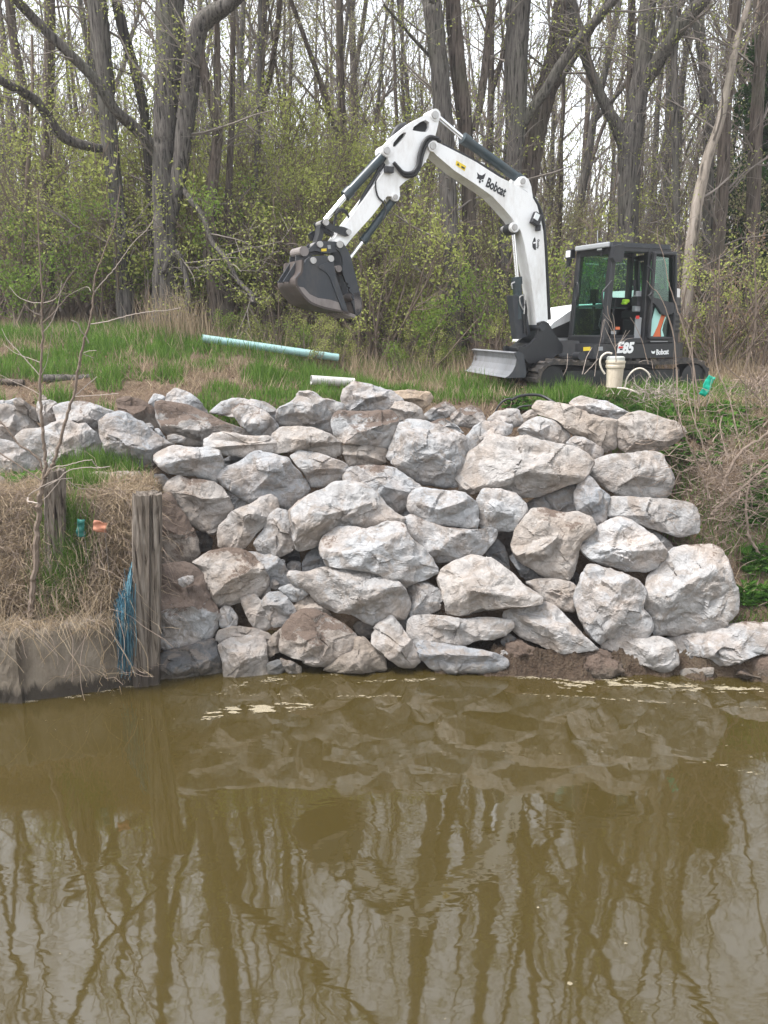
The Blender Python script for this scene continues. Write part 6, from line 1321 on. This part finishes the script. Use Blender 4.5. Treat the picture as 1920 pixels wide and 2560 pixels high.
# ---- right hand brush
SB = lambda p: (1480 + p[0] / 3.352, 900 + p[1] / 3.352)
def tangle(cx, cy, sx, sy, n, Y, dY=.5, L=(60, 260), w=(1.0, 2.6)):
    def f(rng, a, b):
        for _ in range(n):
            p = np.array([rng.normal(cx, sx), rng.normal(cy, sy)]); ang = rng.uniform(-.5, 3.6); L_ = rng.uniform(*L); pts = []; y = Y + rng.uniform(-dY, dY); d = np.array([math.cos(ang), -math.sin(ang)])
            for i in range(5):
                pts.append(at(*SB(p), y)); p = p + d * L_ / 4; d = d + rng.normal(0, .28, 2); y += rng.normal(0, .06)
            pts = spline(pts, 2); b.tube(pts, np.linspace(rng.uniform(*w), .5, len(pts)) * .0024, 3, 0, cap=False)
    return f
lines(SB, 10.1, [
    ([(1000,1300),(1060,1230),(1130,1170),(1230,1090),(1300,1040),(1380,960),(1480,880)], 9, 6, 1), ([(1080,1100),(1110,1010),(1170,880),(1240,780),(1330,705),(1420,660),(1500,580)], 8, 6, 1),
    ([(1500,1710),(1390,1600),(1320,1490),(1290,1300),(1300,1130),(1325,1000),(1335,930),(1300,830),(1250,760)], 8, 3, 1), ([(1180,1180),(1120,1100),(1080,1040)], 6, 3, 1),
    ([(1150,830),(1112,740),(1080,610),(1074,530),(1088,470)], 5, 3.5, 0), ([(1020,1000),(965,830),(905,630),(868,540),(862,380),(850,180),(842,-60),(830,-220)], 5, 2, 0), ([(960,1080),(885,880),(800,680),(748,545),(700,400),(640,270),(600,190)], 5.5, 1.6, 0),
    ([(748,545),(722,380),(716,200),(720,60)], 3, 1.2, 0), ([(868,540),(822,380),(802,240),(800,120)], 3, 1.2, 0), ([(748,545),(690,330),(682,120),(690,-100)], 3, 1.2, 0),
    ([(1330,650),(1296,430),(1285,200),(1300,-80)], 4, 1.6, 0), ([(1215,620),(1170,400),(1140,290),(1070,130),(1035,-40),(1020,-250)], 5, 2, 0), ([(1140,290),(1200,200),(1260,120)], 3, 1.2, 0), ([(1475,400),(1340,260),(1240,160),(1120,50),(1060,-20)], 4, 2.5, 0),
    ([(1280,2130),(1360,2080),(1475,2030)], 5, 4, 0), ([(1275,2140),(1380,2190),(1475,2230)], 5, 4, 0), ([(930,1510),(935,1420),(975,1310)], 4, 2.5, 0), ([(600,750),(660,800),(760,830),(860,860)], 2.2, 1, 0), ([(610,850),(680,910),(760,935),(840,890)], 2.2, 1, 0)],
    (M['stick'], M['stick']), 'dry_bush', 'grey leafless bush of crossing sticks leaning on the right end of the wall', 'bush', parts=('branches', 'twigs'), jitter=.3, seed=5,
    extra=tangle(1120, 1030, 250, 340, 900, 10.2, .45))
lines(SB, 11.2, [([(1475,350),(1440,240),(1420,160)], 5, 3, 1), ([(1360,300),(1400,200),(1475,110)], 5, 3, 1)], (M['stick'], M['stick']), 'brush_pile', 'heap of dead brown sticks at the right frame edge behind the teal flag', 'brush pile', parts=('branches', 'twigs'), seed=6,
    extra=tangle(1440, 230, 110, 70, 240, 11.4, .35, (60, 200), (1.2, 3.5)))
lines(SB, 11.9, [([(430,340),(440,270),(345,190)], 4, 2, 1), ([(480,330),(450,230),(490,110)], 3, 1.5, 1)], (M['bleach'], M['bleach']), 'dead_weed', 'spray of pale broken stalks on the crest between the pail and the teal flag', 'dead weed', parts=('stalk', 'twigs'), seed=7,
    extra=tangle(560, 290, 170, 38, 130, 11.95, .3, (50, 200), (1.0, 2.6)))
lines(S6, 12.2, [([(740,1500),(732,1370),(720,1200),(690,1050),(650,960),(640,850)], 2.6, 1.2, 1), ([(720,1200),(716,1010),(690,930)], 2, 1, 0), ([(735,1370),(650,1190),(612,1100)], 2, 1, 0), ([(690,1050),(610,960),(585,930)], 1.8, .9, 0), ([(700,1150),(600,1010),(560,1250)], 1.6, .9, 0), ([(720,1330),(800,1240),(855,1130)], 2, 1, 0), ([(780,1300),(850,1240),(930,1220)], 1.6, .9, 0), ([(800,1260),(900,1130)], 1.6, .9, 0)],
    (M['stick'], M['bleach']), 'dead_weed', 'thin branched dead stalk rising over the cream pail in front of the cab', 'dead weed', parts=('stalk', 'twigs'), seed=8, jitter=.06)
lines(S6, 12.1, [([(1110,1520),(1080,1420),(1040,1260),(960,1080),(900,980)], 2.2, 1, 1), ([(1000,1500),(1060,1480),(1140,1490)], 2, 1, 0), ([(350,1640),(400,1440),(460,1330)], 2.4, 1.6, 0), ([(370,1640),(500,1500),(530,1460)], 2.4, 1.6, 0), ([(490,1660),(510,1500),(530,1380),(610,1000)], 2.2, 1, 0), ([(180,1400),(170,1560),(130,1650)], 2, 1.2, 0)],
    (M['stick'], M['bleach']), 'dead_weed', 'scattered bent stalks in front of the track left of the cream pail', 'dead weed', parts=('stalk', 'twigs'), seed=9, jitter=.06)
lines(S6, 11.6, [([(1440,1900),(1430,1500),(1400,1200),(1330,950),(1290,830),(1215,690),(1160,650),(1090,560)], 3.2, 1.2, 1), ([(1700,2000),(1620,1500),(1520,1120),(1440,880),(1370,660),(1340,560),(1290,300),(1220,80),(1215,-60)], 3.6, 1.2, 1), ([(1330,950),(1380,1080),(1420,1300)], 2, 1, 0), ([(1620,1500),(1560,1200),(1580,1050)], 2, 1, 0), ([(1220,80),(1270,90),(1310,110)], 1.6, .8, 0)],
    (M['stick'], M['stick']), 'sapling', 'thin bare sapling stems crossing in front of the rear of the cab', 'sapling', parts=('stem', 'twigs'), seed=10, jitter=.1)

# ------------------------------------------------------------------ grass, weeds, mud, foam (uncountable)
def blades(mb, rng, x, y, h, w, m=0, lean=.45, z=None, wind=(0, 0), droop=0.0):
    n = len(x); z = gz(x, y) - .02 if z is None else z; az = rng.uniform(0, 6.283, n); ln = lean * rng.uniform(.2, 1.3, n)
    d = np.stack([np.cos(az) * ln + wind[0], np.sin(az) * ln + wind[1], np.ones(n)], 1); d /= np.linalg.norm(d, axis=1)[:, None]
    fa = rng.uniform(0, 6.283, n); s = np.stack([np.cos(fa), np.sin(fa), np.zeros(n)], 1) * (w * rng.uniform(.6, 1.3, n))[:, None]
    p = np.stack([x, y, z], 1); h = np.asarray(h)[:, None]; q1 = p + d * h * .55; bend = np.stack([np.cos(az), np.sin(az), np.zeros(n)], 1) * (ln[:, None] * .5)
    d2 = d + bend - np.array([0, 0, droop]); d2 /= np.linalg.norm(d2, axis=1)[:, None]; q2 = q1 + d2 * h * .5
    V = np.stack([p - s, p + s, q1 + s * .75, q1 - s * .75, q2 + s * .1, q2 - s * .1], 1).reshape(-1, 3); i = np.arange(n)[:, None] * 6
    mb.add(V, np.concatenate([i + np.array([0, 1, 2, 3]), i + np.array([3, 2, 4, 5])]), m)
def nz(x, y, f, s=0): return np.array([noise.noise(Vector((a * f, b * f, s))) for a, b in zip(x, y)])
def box_(px, py):          # bank position under a pixel by marching the view ray onto the terrain
    d = ray(px, py)
    for t in np.arange(7, 24, .04):
        p = CAM + d * t / d[1]
        if p[2] < gz(p[0], p[1]): return p
    return p
def inside_machine(x, y): 
    d = np.stack([x, y], 1) - EO[:2]; a = d @ UF[:2]; b = d @ UL[:2]; return (np.abs(a) < 1.7) & (np.abs(b) < 1.05)
def grass():
    rng = np.random.default_rng(12); g = MB(); s = MB()
    n = 140000; x = rng.uniform(-9.5, 9.5, n); y = 11.5 + 8 * rng.random(n) ** 1.25
    k = nz(x, y, .55); k2 = nz(x, y, 1.7, 4)
    left = sstep((.2 - x) / 1.6)
    gr = k * .8 + k2 * .5 + .28 * left - .10 * (1 - left) + np.where((y > 12.1) & (y < 14.6), .12, -.22) + .15 * ((x < -3.4) & (y > 13.6) & (y < 17))
    soil = (x > -1.9) & (x < 3.2) & (y < 12.35)                         # bare soil just behind the crest
    pa, pb = ground_at(505, 846, .20), ground_at(845, 894, .34); tt = np.clip((x - pa[0]) / (pb[0] - pa[0]), 0, 1); py_ = pa[1] + (pb[1] - pa[1]) * tt
    near = (x > pa[0] - .1) & (x < pb[0] + .05) & (y < py_ + .05) & (y > py_ - .9) & (rng.random(n) < .8)
    wa = ground_at(778, 950, .15); near |= (x > wa[0] - .1) & (x < wa[0] + .8) & (y < wa[1] + .1) & (y > wa[1] - .7) & (rng.random(n) < .6)
    ok = ~near & ~inside_machine(x, y) & ~soil & (y > np.where(x < -2, 12.0, 12.1)) & ~((x < -3.3) & (y < 13.1) & (k2 < .15))
    gm = ok & (gr > .10); h = (.07 + .20 * np.clip(gr[gm], 0, 1) + .26 * np.clip(k2[gm] + .05, 0, 1)) * rng.uniform(.6, 1.3, gm.sum()); blades(g, rng, x[gm], y[gm], h, .0075, 0, .4)
    sm = ok & (gr < .22) & (rng.random(n) < .32 + .14 * (y > 14.5)); hs_ = rng.uniform(.10, .34, sm.sum()) * (1 + .7 * (y[sm] > 15) * rng.random(sm.sum())); blades(s, rng, x[sm], y[sm], hs_, .0055, 0, .75)
    n3 = 3000; x = rng.uniform(-9, -3.0, n3); y = rng.uniform(12.0, 13.6, n3); blades(s, rng, x, y, rng.uniform(.06, .22, n3), .0055, 1 if False else 0, 1.5)
    n3 = 2600; x = rng.uniform(2.3, 5.8, n3); y = rng.uniform(12.35, 13.1, n3) + (x - 3) * .1; k3 = nz(x, y, 1.5, 9); blades(g, rng, x, y, rng.uniform(.10, .28, n3) + .32 * np.clip(k3 + .1, 0, 1), .007, 0, .45); x = rng.uniform(-8, 1.5, 9000); y = rng.uniform(14.6, 17.6, 9000); a = nz(x, y, .7, 11) > -.05; blades(g, rng, x[a], y[a], rng.uniform(.14, .42, a.sum()), .008, 0, .4)
    t_ = rng.random(420); q0, q1 = ground_at(505, 846, .20), ground_at(845, 894, .34); x = q0[0] + (q1[0] - q0[0]) * t_ + rng.normal(0, .03, 420); y = q0[1] + (q1[1] - q0[1]) * t_ - .1; blades(g, rng, x, y, rng.uniform(.08, .22, 420), .006, 0, .4)
    t_ = rng.random(300); x = q0[0] + (q1[0] - q0[0]) * t_; y = q0[1] + (q1[1] - q0[1]) * t_ - .16; blades(s, rng, x, y, rng.uniform(.08, .26, 300), .005, 0, .6)
    # tall pale reed tuft under the big trees, and a rank band of dry stalks in front of the wood
    c = at(440, 830, 15.6); x = rng.normal(c[0], .4, 380); y = rng.normal(15.6, .3, 380); blades(s, rng, x, y, rng.uniform(.4, 1.1, 380), .007, 0, .28)
    x = rng.uniform(-4, 8.5, 4200); y = rng.uniform(15.4, 18.2, 4200); ok = (nz(x, y, .6, 7) > .08) & ~inside_machine(x, y); blades(s, rng, x[ok], y[ok], rng.uniform(.25, .75, ok.sum()), .0065, 0, .45)
    # right slope below the brush
    n = 16000; x = rng.uniform(3.6, 8, n); y = rng.uniform(9.2, 12.6, n); k = nz(x, y, 1.3, 2); a = k > .02; blades(g, rng, x[a], y[a], rng.uniform(.06, .20, a.sum()), .007, 0, .6, wind=(0, -.25)); b = (k < .12) & (rng.random(n) < .5); blades(s, rng, x[b], y[b], rng.uniform(.10, .38, b.sum()), .005, 0, .9, wind=(-.1, -.3), droop=.5)
    # clumps traced on the left mound
    for px, py, sp, cnt, h0, h1 in ((170,1330,.12,650,.35,.68),(185,1380,.10,400,.3,.6),(200,1240,.13,520,.22,.45),(150,1440,.10,380,.28,.55),(182,1450,.08,300,.22,.45),(215,1185,.18,700,.18,.40),(280,1175,.15,560,.18,.38),(320,1190,.10,200,.14,.3),(110,1420,.08,120,.2,.42),(30,1200,.25,260,.10,.22),(195,1400,.07,140,.3,.55),(240,1220,.18,300,.14,.3)):
        c = box_(px, py); x = rng.normal(c[0], sp, cnt); y = rng.normal(c[1], sp * .6, cnt) - (.10 if py > 1280 else .03); blades(g, rng, x, y, rng.uniform(h0, h1, cnt), .0062, 0, .28, wind=(0, -.15))
    # dead grass mat over the left mound, hanging over the concrete
    n = 40000; x = rng.uniform(-6.5, -2.72, n); y = rng.uniform(8.55, 10.3, n); k = nz(x, y, 1.6, 5); a = (k > -.35) & ((x < -2.78) | (y > 8.9)); blades(s, rng, x[a], y[a], rng.uniform(.14, .42, a.sum()), .0046, 0, 1.2, wind=(0, -.6), droop=.8)
    n = 1500; x = rng.uniform(-6.5, -2.85, n); y = 8.48 + .34 * rng.random(n) + np.interp(x, [-6, -4, -2.8], [-.3, -.12, .12]); z = gz(x, y) + .03; z = np.maximum(z, .74); blades(s, rng, x, y - .12, rng.uniform(.12, .66, n), .0034, 0, 1.5, z=z, wind=(0, -.8), droop=1.6)
    for _ in range(60):                  # long stalks trailing down the concrete
        x0 = rng.uniform(-5.5, -2.85); y0 = 8.42 + np.interp(x0, [-6, -4, -2.8], [-.42, -.24, .10]); q = np.array([x0, y0, rng.uniform(.72, .98)]); d = np.array([rng.normal(0, .9), -.25, .1]); L = rng.uniform(.25, .95); P = [q]
        for i in range(6):
            d = d + np.array([rng.normal(0, .25), .03, -.30]); d /= np.linalg.norm(d); q = q + d * L / 6; q[1] = min(q[1], y0 - .05); P.append(q.copy())
        s.tube(spline(P, 2), .0034, 4, int(rng.random() < .6), cap=False)
    for _ in range(5200):
        x0 = rng.uniform(-6, -2.75); y0 = rng.uniform(8.55, 9.5); 
        if x0 > -2.9 and y0 < 9.0: continue
        z0 = float(gz(x0, y0)) + rng.uniform(.0, .16); q = np.array([x0, y0, z0]); a = rng.uniform(0, 6.28); d = np.array([math.cos(a), -.35 + .6 * math.sin(a), rng.uniform(-.1, .7)]); L = rng.uniform(.15, .8); P = [q]
        for i in range(5):
            d = d + rng.normal(0, .38, 3) + np.array([0, -.05, -.28]); d /= np.linalg.norm(d); q = q + d * L / 5
            q[2] = max(q[2], float(gz(q[0], q[1])) + .012 if q[1] > 8.6 else .25); P.append(q.copy())
        s.tube(np.array(P), np.linspace(.0032, .0014, 6), 3, int(rng.random() < .5), cap=False)
    # tufts between the crest stones
    for px, py, c_, m_ in ((1235,1010,90,1),(1262,1000,80,1),(1225,1030,70,1),(1330,1005,40,1),(560,985,60,0),(700,990,60,0),(640,985,60,1),(1560,975,120,0),(1640,955,200,0),(1610,950,160,0)):
        c = at(px, py, 12.1); x = rng.normal(c[0], .12, c_); y = rng.normal(12.1, .12, c_); blades(s if m_ else g, rng, x, y, rng.uniform(.12, .34, c_), .006, 0, .6)
    tag(g.build('grass', M['grass']), label='fresh green grass growing in patches on the bank and the left mound', cat='grass', kind='stuff')
    tag(s.build('dry_grass', [M['straw'], M['stick']]), label='tangled pale dead grass on the bank and hanging over the concrete', cat='dry grass', kind='stuff')
grass()
def weeds():
    rng = np.random.default_rng(13); mb = MB()
    def rosette(x, y, z, s):
        for k in range(rng.integers(5, 9)):
            a = rng.uniform(0, 6.28); e_ = rng.uniform(.25, 1.1); L = s * rng.uniform(.6, 1.2); w = L * rng.uniform(.28, .42); d = np.array([math.cos(a) * math.cos(e_), math.sin(a) * math.cos(e_), math.sin(e_)]); sd = np.cross(d, [0, 0, 1]); sd /= np.linalg.norm(sd); up = np.cross(sd, d)
            p = np.array([x, y, z]); V = [p, p + d * L * .35 + sd * w + up * .02, p + d * L * .8 + sd * w * .7, p + d * L * 1.05 - up * .03, p + d * L * .8 - sd * w * .7, p + d * L * .35 - sd * w + up * .02]
            mid = p + d * L * .5 - up * w * .25
            mb.add(np.array(V + [mid]), [[i, (i + 1) % 6, 6] for i in range(6)])
    for x0, x1, y0, y1, n, s in ((1290,1440,975,1010,70,.13),(1400,1560,985,1045,150,.16),(1530,1680,1010,1075,130,.16),(1260,1330,1000,1040,30,.12),(1480,1540,960,990,40,.13),(1850,1920,1480,1520,40,.14),(1850,1925,1170,1320,70,.13),(1650,1800,1080,1180,60,.11),(20,100,1190,1235,18,.20),(1700,1900,1010,1080,60,.11),(1860,1920,1380,1440,30,.13)):
        for _ in range(n):
            p = box_(rng.uniform(x0, x1), rng.uniform(y0, y1))
            rosette(p[0], p[1] - .02, float(gz(p[0], p[1])) + .01, s * rng.uniform(.6, 1.2))
    tag(mb.build('weeds', M['weed']), label='low broad leaved green weeds covering the ground on the right of the crest', cat='weeds', kind='stuff')
    mb = MB(); n = 9000; x = rng.uniform(-9, 9, n); y = np.concatenate([rng.uniform(12, 19, n // 2), rng.uniform(9, 12.2, n - n // 2)]); a = ~((x > -2.4) & (x < 3.4) & (y < 11.9)); x, y = x[a], y[a]
    leaves(mb, rng, np.stack([x, y, gz(x, y) + .02], 1), .035, 0, 1, .01); tag(mb.build('leaf_litter', M['litter']), label='dead brown leaves and crumbs scattered on the ground', cat='leaf litter', kind='stuff')
weeds()
M['mud'] = m_ground(.55); M['mud'].name = 'wet mud'
def mud():
    t = NT(M['mud']); t.b.inputs['Roughness'].default_value = .55
    xs = np.arange(.6, 5.4, .022); ys = np.arange(8.25, 9.6, .022); X, Y = np.meshgrid(xs, ys)
    prof = np.interp(X, [.6, 1.2, 1.5, 2.2, 2.9, 3.4, 3.7, 4.3, 5.4], [-.2, -.05, .05, .08, .03, -.05, .07, .17, .18]) - .12 * np.clip((8.80 + .05 * np.sin(X * 5) - Y) / .10, -1.2, 3)
    Z = prof.copy()
    for i in range(X.shape[0]):
        for j in range(X.shape[1]):
            v = Vector((X[i, j], Y[i, j], 0)); Z[i, j] += .16 * noise.noise(v * 3.3) + .075 * noise.fractal(v * 8, .8, 2.1, 4) + .05 * abs(noise.noise(v * 17))
    Z = np.minimum(Z, .34); m, n = X.shape; i = np.arange(m - 1)[:, None] * n; j = np.arange(n - 1)[None]; mb = MB(); mb.add(np.stack([X, Y, Z], -1).reshape(-1, 3), np.stack([i + j, i + j + 1, i + n + j + 1, i + n + j], -1).reshape(-1, 4))
    tag(mb.build('mud', M['mud']), kind='structure')
mud()
M['foam'] = mat('pollen scum', (0.36, 0.31, 0.22), 0.9, spec=.1); M['foam'].node_tree.nodes['Principled BSDF'].inputs['Alpha'].default_value = .5
def foam():
    rng = np.random.default_rng(21); mb = MB()
    def fleck(x, y, r, st=2.5):
        k = 7; a = np.arange(k) * 6.283 / k; rr = r * rng.uniform(.5, 1.2, k); 
        if noise.noise(Vector((x * 5, y * 14, 3))) < -.02: return
        V = np.stack([x + np.cos(a) * rr * st, y + np.sin(a) * rr, np.full(k, .004 + rng.uniform(0, .002))], 1)
        mb.add(np.concatenate([V, [[x, y, .005]]]), [[i, (i + 1) % k, k] for i in range(k)])
    for pts, n, sp, r in (([(545,1785),(640,1778),(720,1774)], 500, .02, .013), ([(520,1790),(600,1776),(680,1768),(780,1762)], 1300, .035, .010), ([(560,1780),(700,1764)], 250, .03, .012), ([(900,1706),(1000,1702),(1090,1698)], 220, .02, .008), ([(540,1735),(700,1738),(900,1742),(1000,1738)], 190, .025, .007), ([(670,1700),(780,1690),(900,1680)], 130, .02, .008),
                          ([(560,1725),(640,1705),(720,1700)], 130, .05, .008), ([(1270,1735),(1450,1742),(1600,1752),(1800,1766),(1920,1772)], 260, .012, .007), ([(1400,1712),(1560,1706),(1750,1722),(1900,1726)], 1500, .05, .011), ([(1290,1690),(1450,1708),(1640,1716)], 500, .03, .009), ([(1770,1905),(1840,1922),(1910,1938)], 60, .008, .007),
                          ([(60,1755),(150,1748),(250,1732),(330,1716),(400,1712)], 420, .012, .007), ([(860,1672),(960,1672),(1100,1676)], 260, .018, .009)):
        for _ in range(n):
            t = rng.random() * (len(pts) - 1); i = min(int(t), len(pts) - 2); q = np.array(pts[i]) + (np.array(pts[i + 1]) - pts[i]) * (t - i); p = at_z(*q); fleck(p[0] + rng.normal(0, .04), p[1] + rng.normal(0, sp), r * .62 * rng.lognormal(0, .5))
    for _ in range(150):
        p = at_z(rng.uniform(0, 1920), rng.uniform(1700, 1900)); fleck(p[0], p[1], rng.uniform(.003, .008), 2)
    for _ in range(60):
        p = at_z(rng.uniform(0, 1920), rng.uniform(1850, 2560)); fleck(p[0], p[1], rng.uniform(.002, .005), 1.3)
    for px, py, r in ((1425,2460,.018),(1610,2200,.012),(1565,2360,.011),(1640,2330,.010),(1520,2510,.009),(1500,2550,.008),(265,2158,.010),(1345,2270,.009),(1530,2460,.008)):
        p = at_z(px, py); fleck(p[0], p[1], r, 1.2)
    tag(mb.build('pollen_scum', M['foam']), label='pale flecks and streaks of scum floating on the water', cat='scum', kind='stuff')
foam()
# ------------------------------------------------------------------ thin spring haze: far stems fade a little
def haze():
    m = bpy.data.materials.new('haze'); m.use_nodes = True; t = m.node_tree; t.nodes.clear()
    o = t.nodes.new('ShaderNodeOutputMaterial'); v = t.nodes.new('ShaderNodeVolumePrincipled')
    v.inputs['Color'].default_value = (.93, .93, .97, 1); v.inputs['Density'].default_value = .0013; v.inputs['Anisotropy'].default_value = 0.2
    t.links.new(v.outputs[0], o.inputs['Volume'])
    mb = MB(); mb.box((0, 47, 13.5), (212, 178, 33)); tag(mb.build('haze', m), kind='stuff', label='thin pale spring haze hanging in the wood', cat='haze')
haze()
